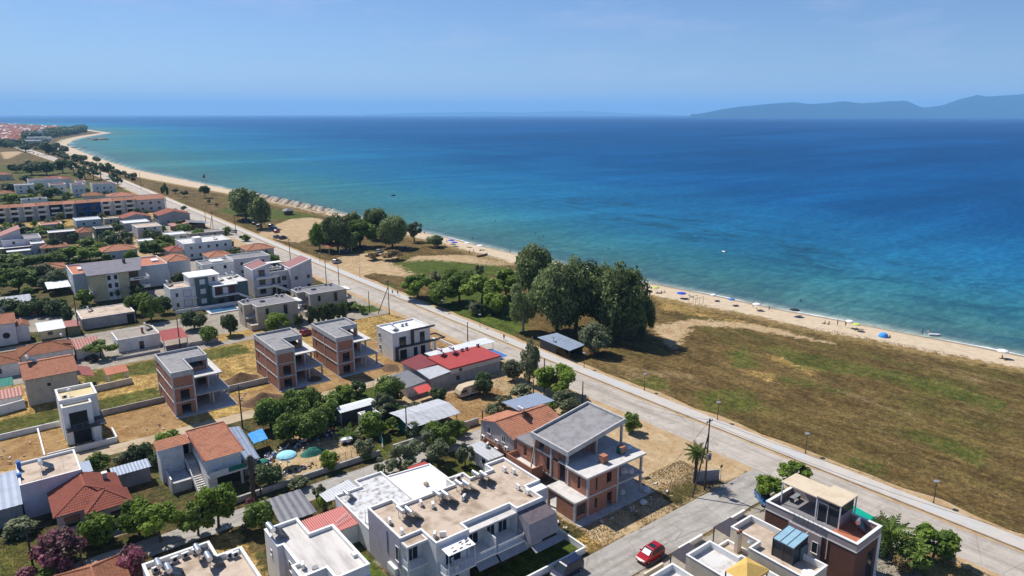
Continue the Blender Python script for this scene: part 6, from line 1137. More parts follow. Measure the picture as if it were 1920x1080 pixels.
    tiled('tiled_house', 'white house with an orange hip roof in front of the long blue house', 67.8, 76, 272.2, 281, 5.6, 7.0, 'white', 'tile_orange', floors=2); tiled('tiled_house', 'sand-coloured house with an orange hip roof beside the coast road', 83.6, 94, 277, 286, 5.6, 7.2, 'sand_wall', 'tile_orange', ny=2, floors=2); r = thing('canopy', 'white canopy beside the sand-coloured hip-roofed house', 'canopy', (80, 280, 0)); sheet_roof(r, [(78.4, 276.8, 3), (83, 276.8, 3), (83, 282, 3), (78.4, 282, 3)], 'sheet_white', .6); [MB().cyl((x, 277, 0), (x, 277, 3), .06, n=5).build('post', 'white', r) for x in (78.6, 82.8)]
    r = block('flat_house', 'low block house with a pale dusty flat roof on the inner lane', 19.3, 32.5, 217.6, 229, 3.0, 'grey_block', 'roof_beige', .15, 1, 0, 1); antenna(r, 26, 224, 3.0, 1.6); box_part(r, 'recess', 'room_dark', 30.4, 32.2, 217.54, 217.6, 0, 2.6); place('heater', 22.6, 226, 3.0, .3, 'solar water heater on the low dusty-roofed block house', None, .8)  # the recess is a dark sheet on the wall, its shade painted in
    r = thing('shed', 'yellow-walled shed with a white corrugated roof on the inner lane', 'shed', (12, 218, 0)); MB().prism(rect(9.4, 15, 214.4, 222), 0, 2.3).build('wall', 'yellow_wall', r); sheet_roof(r, [(9, 214, 2.4), (15.2, 214, 2.4), (15.2, 222.4, 2.8), (9, 222.4, 2.8)], 'sheet_white', .4); win(r, '-Y', 214.4, 11.6, 1.1, .9, .7, 'frame_dark')
    r = thing('shed', 'ivy-grown shed with a rusty roof beside the yellow shed', 'shed', (16.8, 217, 0)); MB().prism(rect(15.4, 18.4, 213.6, 220), 0, 2.5).build('wall', 'olive_wall', r); sheet_roof(r, [(15.2, 213.4, 2.7), (18.6, 213.4, 2.5), (18.6, 220.4, 2.5), (15.2, 220.4, 2.7)], 'sheet_rust', .5)
    r = tiled('tiled_house', 'white house with a round window and an orange tiled roof at the left edge', -9, 4.4, 214.6, 224, 5.9, 7.4, 'lavender', 'tile_orange', 'gable', 'X', 0, 0, 2); MB().cyl((2.2, 214.6, 2.6), (2.2, 214.54, 2.6), .8, n=16).build('round_window', 'room_dark', r); win(r, '-Y', 214.6, .4, 4.4, 1.2, .8, 'frame_dark'); tiled('tiled_house', 'small orange-roofed annex of the white house with the round window', 4.5, 7.2, 216, 221, 4.2, 5.0, 'lavender', 'tile_orange', 'gable', 'Y', 0, 0)
    r = thing('garage', 'low grey garage roof at the left edge behind the hedge', 'garage', (4, 252, 0)); MB().prism(rect(-6, 10, 247, 258), 0, 3.0).build('wall', 'white_worn', r); sheet_roof(r, [(-6.4, 246.6, 3.1), (10.4, 246.6, 3.1), (10.4, 258.4, 3.5), (-6.4, 258.4, 3.5)], 'sheet_grey', 1.2)
    r = thing('canopy', 'striped white carport roof beside the long terrace house', 'canopy', (18, 272, 0)); sheet_roof(r, [(15.6, 266, 2.6), (22.2, 266, 2.6), (22.2, 275, 3.2), (15.6, 275, 3.2)], 'sheet_white', 1.2); [MB().cyl((x, 266.3, 0), (x, 266.3, 2.6), .08, n=5).build('post', 'metal_dark', r) for x in (15.9, 21.9)]
village_near()
def village_far():
    T = [('low house with a weathered hip roof among the garden trees', 14.6, 24, 295.5, 306, 3.6, 5.0, 'cream', 'tile_old'), ('blue-grey house with a broad orange hip roof behind the terrace house', 39.2, 51.6, 319, 329, 3.8, 5.6, 'blue_wall', 'tile_orange'), ('low house with two tiled roofs beside the dark cypress', 20.6, 30, 346, 356, 3.4, 5.0, 'cream', 'tile_old'), ('small house with a faded tiled roof between the olive and teal blocks', 37.4, 43, 376, 385, 4.4, 6.0, 'sand_wall', 'tile_old'), ('grey gabled house with an orange roof close to the coast road', 78.4, 94, 408, 422, 5.2, 7.2, 'grey_wall', 'tile_red'), ('grey gabled house with an orange roof, landward of its twin', 62, 75.4, 412, 424, 4.8, 6.6, 'grey_wall', 'tile_red'), ('house with a long orange roof end behind the terrace row', 70, 86, 505, 520, 7, 9, 'white', 'tile_orange')]
    for lb, x0, x1, y0, y1, ez, rz, w, tl in T: tiled('tiled_house', lb, x0, x1, y0, y1, ez, rz, w, tl, 'gable' if 'gabled' in lb else 'hip', 'Y', 1, 2)
    Fl = [('dark teal cubic house with white parapet in the middle of the village', 44.7, 51.9, 376.8, 385, 5.2, 'teal', 'roof_grey'), ('olive brown flat-roofed house with white parapet beside the faded tiles', 26, 36.6, 376.4, 384, 5.2, 'olive_wall', 'roof_white'), ('long white shed with a pale blue front below the terrace row', 42.3, 54, 427, 440, 3.3, 'blue_wall', 'sheet_light'), ('low house with a pale pink flat roof below the terrace row', 26.4, 36, 424.8, 434, 2.8, 'pink_wall', 'roof_terracotta'), ('mauve cubic house with a cream roof and a dark recess', 60.8, 71.6, 368, 382, 5.2, 'lavender', 'roof_beige'), ('house with a pale blue-white flat roof and dark veranda', 60, 72, 397.5, 409, 3.8, 'grey_wall', 'sheet_white'), ('low flat shelter with a broad pale roof beside the coast road', 80, 96, 352, 360, 2.4, 'grey_block', 'paving'), ('small white flat roof in the gardens near the teal house', 57, 63, 345, 351, 2.4, 'white', 'roof_bright'), ('pale shed roof between the garden trees and the mauve house', 70, 79, 352, 361, 2.8, 'white', 'sheet_white'), ('pale flat-roofed store below the terrace row toward the road', 56, 66, 431, 437, 2.6, 'cream', 'roof_beige')]
    for lb, x0, x1, y0, y1, h, w, rf in Fl: block('flat_house', lb, x0, x1, y0, y1, h, w, rf, .3, 1, 2, 2 if h > 5 else 1)
    r = thing('hut', 'brown thatched-looking taverna huts beside the coast road', 'hut', (87, 387, 0)); MB().prism(rect(80, 95, 382, 391), 0, 2.6).build('wall', 'wood', r); sheet_roof(r, [(79, 381, 2.7), (87.5, 381, 4.0), (87.5, 392, 4.0), (79, 392, 2.7)], 'sheet_rust', 1); sheet_roof(r, [(87.5, 381, 4.0), (96.4, 381, 2.7), (96.4, 392, 2.7), (87.5, 392, 4.0)], 'sheet_dark', 1)
    # lavender house with steep mono-pitch at the left edge
    r = block('lavender_house', 'lavender house with a steep sloping roof and white awnings at the left edge', 8, 22, 361, 375, 5.6, 'lavender', 'roof_grey', .4, 0, 2, 2); MB().hexa([(5, 364, 0), (15, 364, 0), (15, 376, 0), (5, 376, 0)], [(5, 364, 6.4), (15, 364, 10), (15, 376, 10), (5, 376, 6.4)]).build('wall', 'lavender', r); MB().slab([(4.8, 363.7, 6.5), (15.2, 363.7, 10.2), (15.2, 376.3, 10.2), (4.8, 376.3, 6.5)], .2).build('sloping_roof', 'sheet_rust', r); box_part(r, 'veranda', 'white', -4, 17.4, 353, 361, 0, 3.2); box_part(r, 'veranda_edge', 'shutter_brown', -4, 17.6, 352.8, 353, 3.2, 3.9); MB().slab([(-4, 350.6, 2.6), (17, 350.6, 2.6), (17, 352.9, 3.2), (-4, 352.9, 3.2)], .06).build('awning', 'canvas_white', r); block('lavender_house', 'white corner house beside the lavender sloping roof', 17.6, 22.4, 352.6, 360.6, 4.4, 'lavender', 'roof_white', .4, 1, 1, 1)
    # terrace row
    x = -16.0; cols = ['white', 'lavender', 'white', 'white', 'cream', 'white', 'lavender', 'white', 'navy', 'grey_wall', 'royal', 'royal', 'white', 'white', 'cream']; names = {'white': 'white', 'lavender': 'pale lavender', 'navy': 'navy blue', 'grey_wall': 'grey', 'royal': 'royal blue', 'cream': 'cream'}
    ords = ['first', 'second', 'third', 'fourth', 'fifth', 'sixth', 'seventh', 'eighth', 'ninth', 'tenth', 'eleventh', 'twelfth', 'thirteenth', 'fourteenth', 'fifteenth']
    for i, c in enumerate(cols):
        w = 6.35; x0, x1 = x, x + w; x = x1; y0 = 470 + (i % 3) * .5; y1 = 482; r = thing('row_house', f'{names[c]} row house with balconies, {ords[i]} from the landward end of the long terrace', 'house', (x0 + w / 2, y0, 0), 0, 'houses of the long terrace'); MB().prism(rect(x0 + .02, x1 - .02, y0, y1), 0, 8.0).build('wall', 'white_clean' if c == 'white' else c, r); chimney(r, x0 + .5, 474, 8.4, 1.1, .5, 'white', 'terracotta')
        b = MB(); tiles(b, (x0, y0 - .6, 8.0), (x1, y0 - .6, 8.0), (x1, 476, 9.2), (x0, 476, 9.2), .8, 1.2, .06); tiles(b, (x1, y1 + .6, 8.0), (x0, y1 + .6, 8.0), (x0, 476, 9.2), (x1, 476, 9.2), .8, 1.2, .06); b.build('roof', 'tile_old' if i % 3 else 'tile_orange', r); MB().add([(x0 + .02, y0, 8), (x0 + .02, y1, 8), (x0 + .02, 476, 9.1)], [(0, 1, 2)]).build('gable', c, r); bw = c if c in ('navy', 'royal') else 'white_clean'
        for z in (2.9, 5.7): box_part(r, 'balcony', bw, x0 + .6, x1 - 1.6, y0 - 1.8, y0, z - .2, z); box_part(r, 'balcony_front', 'white' if c != 'royal' else 'royal', x0 + .6, x1 - 1.6, y0 - 1.85, y0 - 1.75, z, z + .9); door(r, '-Y', y0, x0 + 2.6, 2.6, 2.0, z + .05, 'frame_dark')
        for xx in (x0 + .5, x1 - 1.6): box_part(r, 'balcony_fin', bw, xx, xx + .15, y0 - 1.9, y0, .4, 7.8)
        door(r, '-Y', y0, x0 + 2.6, 2.6, 2.2, .1, 'frame_dark', 'room_dark')
    r = thing('row_house', 'white gabled end house of the long terrace beside the coast road', 'house', (87, 472, 0)); MB().prism(rect(79.4, 95, 471, 484), 0, 7.6).build('wall', 'lavender', r); gable(r, 79.4, 95, 471, 484, 7.6, 9.6, 'tile_orange', 'X', .4, 'lavender', fine=False); wins(r, '-Y', 471, 80, 94, (1.2, 4.6), 3, 1.6, 1.4)
    # white cubic group and outliers
    Gp = [('white cubic holiday house with a walled roof terrace, nearest of its group', 59, 67, 588, 600, 8.2, 2, 2), ('long white holiday block with three square windows beside the pines', 73, 88, 598, 610, 7.0, 1, 3), ('white stepped holiday house behind the dark round tree', 48, 58, 612, 626, 7.0, 2, 2), ('white holiday house between the two stepped blocks', 66, 72, 622, 636, 7.4, 1, 1), ('long white holiday house at the back of the group', 38, 60, 660, 674, 7.5, 1, 4), ('pale holiday house at the left edge below the dark wood', 4, 16, 655, 668, 6.5, 1, 2), ('pale flat-roofed holiday house inland of the dark wood', -14, 2, 690, 704, 6.5, 1, 2), ('small white house among the gardens behind the terrace row', 26, 40, 545, 553, 4, 1, 2)]
    for lb, x0, x1, y0, y1, h, nx, ny in Gp: r = block('holiday_house', lb, x0, x1, y0, y1, h, 'white_clean', 'roof_terracotta' if h > 6.8 else 'roof_white', .8, nx, ny, 2)
    tiled('tiled_house', 'house with a red hip roof behind the white holiday houses', 48, 68, 676, 690, 6.5, 9, 'white', 'tile_red', fine=False); tiled('tiled_house', 'tiled house at the left edge among the far gardens', -8, 6, 566, 580, 5, 7, 'cream', 'tile_old', fine=False)
village_far()
for k, (x, y, w, d, h, tl, lb) in enumerate(((-30, 530, 12, 10, 4, 1, 'low tiled house inland behind the terrace row'), (-34, 600, 14, 11, 6, 0, 'pale flat house inland of the holiday houses'), (14, 590, 11, 10, 5, 1, 'tiled house in the gardens before the holiday houses'), (28, 640, 12, 10, 6, 0, 'white flat house between the gardens and the holiday houses'), (-20, 640, 13, 11, 5, 1, 'tiled house inland near the left edge of the far gardens'), (60, 540, 12, 9, 5, 1, 'orange-roofed house close behind the terrace row end'), (-48, 730, 16, 12, 6, 0, 'pale block at the edge of the far fields'), (20, 780, 14, 11, 5, 1, 'red-roofed farmhouse in the far fields'), (-60, 860, 16, 12, 5, 1, 'red-roofed farmhouse farther out in the fields'))):
    tiled('tiled_house', lb, x, x + w, y, y + d, h, h + 2, 'cream', 'tile_old', fine=False) if tl else block('flat_house', lb, x, x + w, y, y + d, h, 'white', 'roof_white', .5, 1, 2, 2)
# ---------------------------------------------------------------- trees and shrubs
for a in (
    ('poplar', 1045, 622, 500, 92, 'tall poplar with a broad crown on the landward side of the grove'), ('poplar', 1080, 620, 490, 104, 'tallest broad poplar in the middle of the grove behind the beach hut'), ('poplar', 1130, 612, 496, 76, 'poplar squeezed between the middle and seaward trees of the grove'), ('poplar', 1165, 636, 500, 92, 'big dark poplar at the seaward end of the grove casting a long shadow'), ('poplar', 1003, 566, 464, 74, 'dark poplar standing behind the grove nearest the water'), ('poplar', 1206, 632, 556, 40, 'small poplar leaning out at the seaward edge of the grove')):
    tree(*a, base=.05, group='poplars of the grove')
tree('willow', 981, 621, 526, 58, 'narrow rounded willow with a white painted trunk beside the grove', bark='bark_pale', base=.13)
tree('round', 1116, 664, 606, 60, 'light green bushy tree beside the dark beach hut', 'leaf_olive', base=.08)
for a in (('low', 783, 560, 514, 64, 'bright green spreading tree nearest the car park in the orchard'), ('low', 828, 572, 530, 62, 'bright green spreading tree at the roadside edge of the orchard'), ('low', 862, 568, 512, 70, 'bright green spreading tree in the middle of the orchard'), ('low', 905, 576, 516, 78, 'bright green spreading tree above the dark shade in the orchard'), ('low', 948, 556, 504, 58, 'bright green tree of the orchard touching the poplar grove'), ('low', 930, 590, 548, 50, 'low bright green tree between the orchard and the willow'), ('low', 845, 545, 505, 40, 'small bright tree at the back of the orchard')): tree(*a, group='bright green orchard trees', base=.12)
for a in (('olive', 820, 535, 507, 28, 'grey-green olive tree on bare ground behind the orchard'), ('olive', 878, 524, 505, 18, 'small olive sapling behind the orchard, landward'), ('olive', 899, 524, 497, 18, 'small olive sapling behind the orchard, seaward'), ('bush', 893, 590, 566, 32, 'grey-green round bush on the lawn below the orchard')): tree(*a, leaf='leaf_olive', base=.15)
G = 'trees round the far car park'
for a in (('poplar', 462, 412, 355, 54, 'large dark tree over the parked cars, seaward of its pair'), ('poplar', 490, 428, 374, 38, 'dark tree over the parked cars on the road side'), ('round', 448, 402, 360, 36, 'dark tree over the parked cars at the far end'), ('round', 600, 468, 413, 40, 'yellow-green tree at the landward end of the car park trees'), ('poplar', 634, 470, 404, 52, 'tall grey-green tree near the rusty shelter'), ('low', 675, 462, 413, 62, 'rounded bright green tree in the middle of the car park trees'), ('poplar', 705, 448, 392, 46, 'tallest dark tree of the car park trees'), ('poplar', 736, 464, 405, 52, 'dark tree at the seaward end of the car park trees'), ('round', 664, 430, 398, 32, 'dark tree standing behind the bright rounded tree'), ('olive', 777, 453, 413, 32, 'small lone tree with a bare trunk near the water'), ('bush', 815, 463, 441, 36, 'low spreading bush on the sand near the bathers'), ('round', 655, 470, 438, 34, 'low dark tree beside the rounded bright tree')): tree(*a, group=G, base=.1, leaf='leaf_bright' if a[1] in (600, 675) else ('leaf_olive' if a[1] == 777 else 'leaf_poplar'))
tree('bush', 735, 487, 468, 40, 'reddish hedge bush at the back of the sandy car park', 'leaf_dry'); tree('bush', 700, 487, 474, 30, 'low reddish bush behind the grey car', 'leaf_dry')
G = 'lone trees along the far meadow'
for a in (('round', 385, 371, 349, 20, 'largest of the lone round trees on the far meadow'), ('round', 346, 369, 357, 15, 'small round tree on the far meadow, seaward of two'), ('round', 329, 363, 354, 13, 'small round tree on the far meadow, landward of two'), ('flat', 312, 390, 346, 13, 'tall thin-stemmed tree beside the far road'), ('bush', 392, 383, 374, 9, 'tiny round tree below the larger lone tree'), ('bush', 406, 388, 381, 8, 'tiny round tree nearest the dark car park trees'), ('bush', 345, 396, 386, 12, 'green bush at the roadside by the terrace end')): tree(*a, group=G, base=.3, leaf='leaf_dark')
for k, (x, y, t_, w) in enumerate(((190, 336, 308, 24), (205, 330, 307, 20), (176, 338, 315, 22), (214, 345, 325, 18), (222, 352, 332, 16), (160, 336, 312, 22), (139, 327, 303, 24), (150, 343, 322, 20), (145, 302, 289, 18), (157, 304, 292, 16), (182, 305, 293, 14), (120, 288, 274, 18), (92, 290, 268, 30), (106, 282, 268, 16), (30, 324, 307, 26), (60, 328, 303, 38), (88, 328, 303, 36), (118, 324, 299, 28), (75, 322, 304, 30), (10, 275, 262, 22), (48, 284, 272, 22))): tree('flat' if k < 8 else 'round', x, y, t_, w, 'dark pine at the bend of the coast road' if k < 8 else ('dark tree along the far beach track' if k < 14 else 'dark tree of the wood behind the holiday houses'), 'leaf_dark', ['pines at the road bend', 'trees along the far beach', 'wood behind the holiday houses'][0 if k < 8 else 1 if k < 14 else 2], base=.15)
for k, (x, y, t_, w, lf) in enumerate(((96, 374, 351, 38, 'leaf_dark'), (30, 358, 342, 50, 'leaf_dark'), (52, 342, 329, 22, 'leaf_dark'), (70, 360, 344, 28, 'leaf_green'), (20, 381, 363, 30, 'leaf_bright'), (46, 381, 365, 20, 'leaf_green'), (128, 372, 360, 18, 'leaf_green'), (164, 372, 361, 16, 'leaf_bright'), (10, 440, 425, 40, 'leaf_dark'), (45, 440, 424, 36, 'leaf_dark'), (80, 436, 424, 34, 'leaf_green'), (70, 445, 430, 30, 'leaf_green'))): tree('round', x, y, t_, w, ['dark round tree before the white holiday houses', 'garden tree behind the terrace row', 'leafy tree below the terrace row at the left edge'][0 if k == 0 else 1 if k < 8 else 2], lf, ['', 'gardens behind the terrace row', 'gardens below the terrace row'][0 if k == 0 else 1 if k < 8 else 2] or None, base=.1)
for k, (kd, x, y, t_, w, lf) in enumerate((('round', 15, 498, 476, 50, 'leaf_green'), ('round', 62, 500, 476, 56, 'leaf_green'), ('round', 108, 497, 472, 40, 'leaf_green'), ('low', 36, 545, 502, 62, 'leaf_green'), ('round', 78, 530, 496, 50, 'leaf_dark'), ('low', 12, 530, 492, 50, 'leaf_green'), ('round', 110, 540, 505, 36, 'leaf_olive'), ('flat', 105, 475, 446, 26, 'leaf_dark'), ('low', 137, 486, 461, 42, 'leaf_bright'), ('low', 168, 488, 464, 46, 'leaf_bright'), ('round', 166, 466, 446, 34, 'leaf_green'), ('round', 207, 466, 436, 38, 'leaf_dark'), ('round', 190, 476, 455, 34, 'leaf_green'), ('low', 290, 480, 450, 60, 'leaf_green'), ('low', 312, 470, 440, 34, 'leaf_green'), ('round', 280, 452, 432, 24, 'leaf_dark'), ('round', 345, 440, 420, 30, 'leaf_green'), ('round', 372, 445, 428, 24, 'leaf_green'), ('bush', 425, 440, 425, 20, 'leaf_green'), ('bush', 460, 452, 440, 20, 'leaf_green'), ('round', 135, 455, 436, 26, 'leaf_dark'), ('round', 438, 485, 466, 22, 'leaf_dark'), ('round', 236, 535, 515, 26, 'leaf_dark'), ('olive', 90, 545, 520, 30, 'leaf_olive'))): tree(kd, x, y, t_, w, 'leafy garden tree among the middle village houses' if k > 6 else 'leafy tree of the overgrown gardens at the left edge', lf, 'garden trees of the middle village' if k > 6 else 'overgrown gardens at the left edge', base=.08)
for k, (kd, x, y, t_, w, lf) in enumerate((('round', 255, 590, 553, 36, 'leaf_green'), ('low', 284, 602, 556, 44, 'leaf_green'), ('round', 308, 588, 556, 28, 'leaf_dark'), ('low', 270, 572, 548, 30, 'leaf_bright'), ('round', 342, 532, 511, 22, 'leaf_dark'), ('round', 365, 618, 581, 46, 'leaf_dark'), ('round', 392, 642, 612, 34, 'leaf_green'), ('round', 432, 628, 588, 32, 'leaf_dark'), ('low', 520, 624, 587, 46, 'leaf_bright'), ('round', 560, 614, 585, 18, 'leaf_dark'), ('flat', 190, 672, 640, 56, 'leaf_green'), ('bush', 660, 582, 566, 34, 'leaf_green'), ('bush', 680, 588, 572, 16, 'leaf_green'))): tree(kd, x, y, t_, w, ['round tree before the yellow house, landward', 'broad tree between the yellow and modern houses', 'dark tree against the modern house', 'light green tree below the curved balconies', 'dark bush behind the modern house', 'large dark round tree beside the village street', 'round tree beside the grey village wall', 'dark tree left of the nearer beige villa', 'bright green tree before the nearer beige villa', 'dark narrow tree between the two beige villas', 'spreading tree over the parked car by the cream gable house', 'green bush at the garden corner of the hedge villa', 'small bush by the white gate beside the coast road'][k], lf, base=.08)
for k in range(7): tree('hedge', 586 + k * 10, 606 - k * 1.6, 574 - k * 1.6, 18, 'clipped dark hedge plant in front of the seaward beige villa', None, 'clipped hedge of the beige villa', 'hedge_plant', base=.0, cat='hedge')
for k, (x, y, w) in enumerate(((8, 592, 34), (30, 592, 34), (58, 592, 34), (84, 590, 36), (108, 592, 36), (130, 602, 24))): tree('hedge', x, y, y - 30, w, 'dark hedge plant behind the two backhoe loaders', None, 'dark hedge behind the loaders', 'hedge_plant', base=.0, cat='hedge')
G = 'olive grove beside the debris yard'
for a in ((508, 803, 744, 54), (545, 792, 734, 56), (578, 775, 727, 52), (612, 792, 744, 50), (586, 824, 766, 62), (540, 828, 776, 50), (626, 768, 735, 42), (560, 800, 750, 50), (604, 812, 760, 46), (500, 775, 748, 36)): tree('round', *a, 'leafy green tree of the small grove below the brick shells', 'leaf_green', G, base=.06)
for kd, x, y, t_, w, lf, lb in (('round', 731, 758, 706, 62, 'leaf_green', 'big-leaved fig tree beside the dark grey shed'), ('olive', 712, 786, 752, 46, 'leaf_olive', 'olive tree behind the block hut'), ('olive', 772, 784, 754, 52, 'leaf_olive', 'olive tree behind the pale metal shed'), ('olive', 745, 782, 757, 40, 'leaf_green', 'shrubby tree between the fig and the metal shed'), ('round', 822, 760, 727, 34, 'leaf_dark', 'dark shrub against the grey hall wall'), ('round', 906, 740, 696, 38, 'leaf_dark', 'dark tree behind the caravan'), ('willow', 992, 722, 640, 42, 'leaf_olive', 'tall olive-green tree at the seaward end of the red hall'), ('round', 962, 712, 674, 40, 'leaf_olive', 'light green tree below the blue awning'), ('low', 1042, 742, 684, 78, 'leaf_bright', 'bright green mulberry beside the coast road'), ('round', 1062, 776, 732, 56, 'leaf_olive', 'olive-green tree behind the steel canopy'), ('bush', 976, 748, 720, 46, 'leaf_olive', 'grey-green bush behind the orange gable roof'), ('olive', 945, 766, 738, 32, 'leaf_olive', 'olive bush left of the steel canopy'), ('bush', 1030, 778, 752, 34, 'leaf_bright', 'bright bush between the steel canopy and the brick shell'), ('olive', 805, 868, 808, 74, 'leaf_olive', 'large olive tree over the street behind the white roofs'), ('olive', 752, 886, 834, 54, 'leaf_olive', 'olive tree behind the bright white roof'), ('olive', 842, 838, 784, 58, 'leaf_green', 'leafy tree at the corner of the pale metal shed'), ('olive', 872, 872, 832, 36, 'leaf_olive', 'small olive beside the white cabins'), ('olive', 722, 890, 856, 40, 'leaf_olive', 'low olive by the yard gate'), ('round', 815, 838, 790, 44, 'leaf_green', 'shrub growing along the front of the metal shed'), ('bush', 925, 782, 755, 34, 'leaf_olive', 'olive bush in the yard left of the gable house'), ('bush', 1184, 810, 773, 36, 'leaf_green', 'dark green bush at the seaward corner of the brick shell'), ('round', 506, 912, 864, 50, 'leaf_dark', 'dark bushy tree below the aqua parasol'), ('bush', 685, 862, 848, 24, 'leaf_green', 'small shrub in the debris yard'), ('bush', 560, 915, 893, 40, 'leaf_olive', 'dusty shrub on the rubble wall'), ('bush', 860, 815, 790, 40, 'leaf_green', 'green shrub under the yard pole'), ('bush', 645, 925, 905, 30, 'leaf_green', 'shrub beside the pale grey canopy')): tree(kd, x, y, t_, w, lb, lf, base=.08)
for kd, x, y, t_, w, lf, lb in (('low', 1441, 940, 890, 54, 'leaf_bright', 'bright green tree over the blue car'), ('low', 1488, 902, 868, 58, 'leaf_bright', 'bright green tree behind the cream canopy'), ('low', 1748, 1050, 983, 76, 'leaf_bright', 'bright green tree in the garden beside the coast road'), ('low', 1714, 1066, 1008, 66, 'leaf_green', 'green tree with a leaning trunk behind the brown house'), ('bush', 1652, 985, 968, 32, 'leaf_dry', 'dry brown shrub behind the brown house'), ('bush', 1672, 995, 978, 28, 'leaf_dry', 'dry brown shrub by the garden palm'), ('bush', 1690, 1072, 1040, 36, 'leaf_dry', 'brownish bush at the bottom edge beside the brown house'), ('low', 262, 1004, 934, 66, 'leaf_bright', 'fresh green street tree nearest the red tiled house'), ('low', 302, 1016, 938, 78, 'leaf_bright', 'largest fresh green street tree below the stair house'), ('low', 372, 1004, 938, 62, 'leaf_green', 'green street tree between two fresh ones'), ('low', 410, 990, 902, 72, 'leaf_bright', 'fresh green street tree before the stair house garage'), ('round', 186, 1018, 954, 68, 'leaf_bright', 'lemon green tree before the red tiled house'), ('round', 490, 992, 936, 58, 'leaf_green', 'neat round tree beside the grey carport'), ('bush', 610, 955, 920, 28, 'leaf_bright', 'bright bush between the canopy and the maroon roof'), ('olive', 598, 938, 908, 26, 'leaf_olive', 'small olive beside the dark grey carport'), ('round', 264, 868, 826, 46, 'leaf_dark', 'dark clipped tree beside the lane railing'), ('olive', 186, 884, 844, 52, 'leaf_green', 'shrubby tree beside the lilac house'), ('bush', 290, 876, 850, 30, 'leaf_dark', 'dark bush behind the worn stair house'), ('bush', 228, 872, 850, 30, 'leaf_olive', 'olive shrub on the small lawn by the lane'), ('bush', 40, 1000, 970, 60, 'leaf_olive', 'wild scrub at the left edge below the metal shed'), ('bush', 95, 1078, 1058, 40, 'leaf_green', 'green bush under the oleander at the bottom edge')): tree(kd, x, y, t_, w, lb, lf, base=.14 if kd == 'low' else .06)
for x, y, t_, w, lb in ((115, 1058, 986, 90, 'large pink flowering oleander before the red tiled house'), (252, 1090, 1020, 64, 'dark pink oleander beside the parapeted white roof'), (122, 1078, 1046, 34, 'small pink oleander below the large one'), (48, 1086, 1062, 40, 'pink oleander at the bottom left corner'), (470, 950, 930, 20, 'pale pink oleander behind the neat round tree')): tree('bush', x, y, t_, w, lb, 'leaf_pink', name='oleander', base=.0, cat='shrub')
palm(1303, 905, 832, 40, 'fan palm with a shaggy trunk beside the utility pole'); palm(1662, 1042, 972, 70, 'feathery palm in the garden behind the brown house'); palm(652, 822, 790, 46, 'small spiky palm in the debris yard', .5); palm(222, 560, 541, 14, 'small dark palm before the yellow house')
x, y = at(476, 936); r = thing('palm_stump', 'tall dead palm trunk with a shaggy top beside the stair house', 'palm', (x, y, 0))
b = MB()
for i in range(12): b.cyl((x, y, i * .62), (x, y, i * .62 + .62), .34 + .1 * (i % 2) + (.12 if i > 8 else 0), .28, n=9)
b.build('trunk', 'bark', r)
for i in range(16): a = i * 2.4; MB().cyl((x + .2 * math.cos(a), y + .2 * math.sin(a), 6.2 + .08 * i), (x + .9 * math.cos(a), y + .9 * math.sin(a), 5.3 + .1 * i), .06, .02, n=4).build('dead_frond', 'bark', r)

# grass tufts over the meadow and the plots: nobody could count them
def tufts(name, label, region, n, h, mat, seed):
    rr = random.Random(seed); vs, fs, tint = [], [], []
    while len(fs) < n * 3:
        x, y = region(rr)
        dn = mnoise.noise((x * .09, y * .05, seed)) + .5 * mnoise.noise((x * .4, y * .3, seed))
        if dn < -.15 + .3 * rr.random(): continue
        tv = rr.random() * .6 + .3 * (dn > .2)
        for k in range(3):
            a = rr.random() * 6.28; s = h * (.5 + rr.random()); dx, dy = math.cos(a) * s * .8, math.sin(a) * s * .8; o = len(vs)
            vs += [(x - dy * .35, y + dx * .35, 0), (x + dy * .35, y - dx * .35, 0), (x + dx * .6, y + dy * .6, s)]; fs.append((o, o + 1, o + 2)); tint += [tv] * 3
    me = bpy.data.meshes.new(name); me.from_pydata(vs, [], fs); me.materials.append(MATS[mat]); me.attributes.new('tint', 'FLOAT', 'POINT').data.foreach_set('value', np.array(tint, dtype=np.float32)); o = bpy.data.objects.new(name, me); COL.objects.link(o); o['kind'] = 'stuff'; o['label'] = label
leaf_mat('grass_dry', (.19, .14, .075, 1), (.46, .35, .19, 1)); leaf_mat('grass_dune', (.30, .23, .13, 1), (.6, .48, .28, 1)); leaf_mat('grass_green', (.11, .125, .04, 1), (.27, .28, .10, 1))
def meadow(rr): y = rr.random() ** 1.3 * 330 + 5; return (109.5 + rr.random() * (interp(VEG, y) - 110), y)
tufts('dry_grass', 'dry brown grass of the seaside meadow', meadow, 30000, .13, 'grass_dry', 1); tufts('green_grass', 'green grass among the dry meadow', meadow, 11000, .12, 'grass_green', 7)
def dune(rr): y = rr.random() * 330; return (interp(VEG, y) - abs(rr.gauss(0, 4.5)) + 1.5, y)
tufts('dune_grass', 'straw-coloured dune grass along the beach edge', dune, 7000, .17, 'grass_dune', 3)
def plots(rr): q = rr.choice(((-8, 97, 150, 179), (60, 90, 59, 64), (9, 23, 70, 94), (-12, 2, 84, 112), (86, 97, 22, 34), (77, 90, 59, 68), (12, 60, 100.5, 129), (62, 90, 100.5, 120))); return (rr.uniform(q[0], q[1]), rr.uniform(q[2], q[3]))
tufts('weed_growth', 'dry weeds growing over the building plots', plots, 15000, .13, 'grass_dry', 5); tufts('green_weeds', 'green weeds growing over the building plots', plots, 9000, .13, 'grass_green', 9)

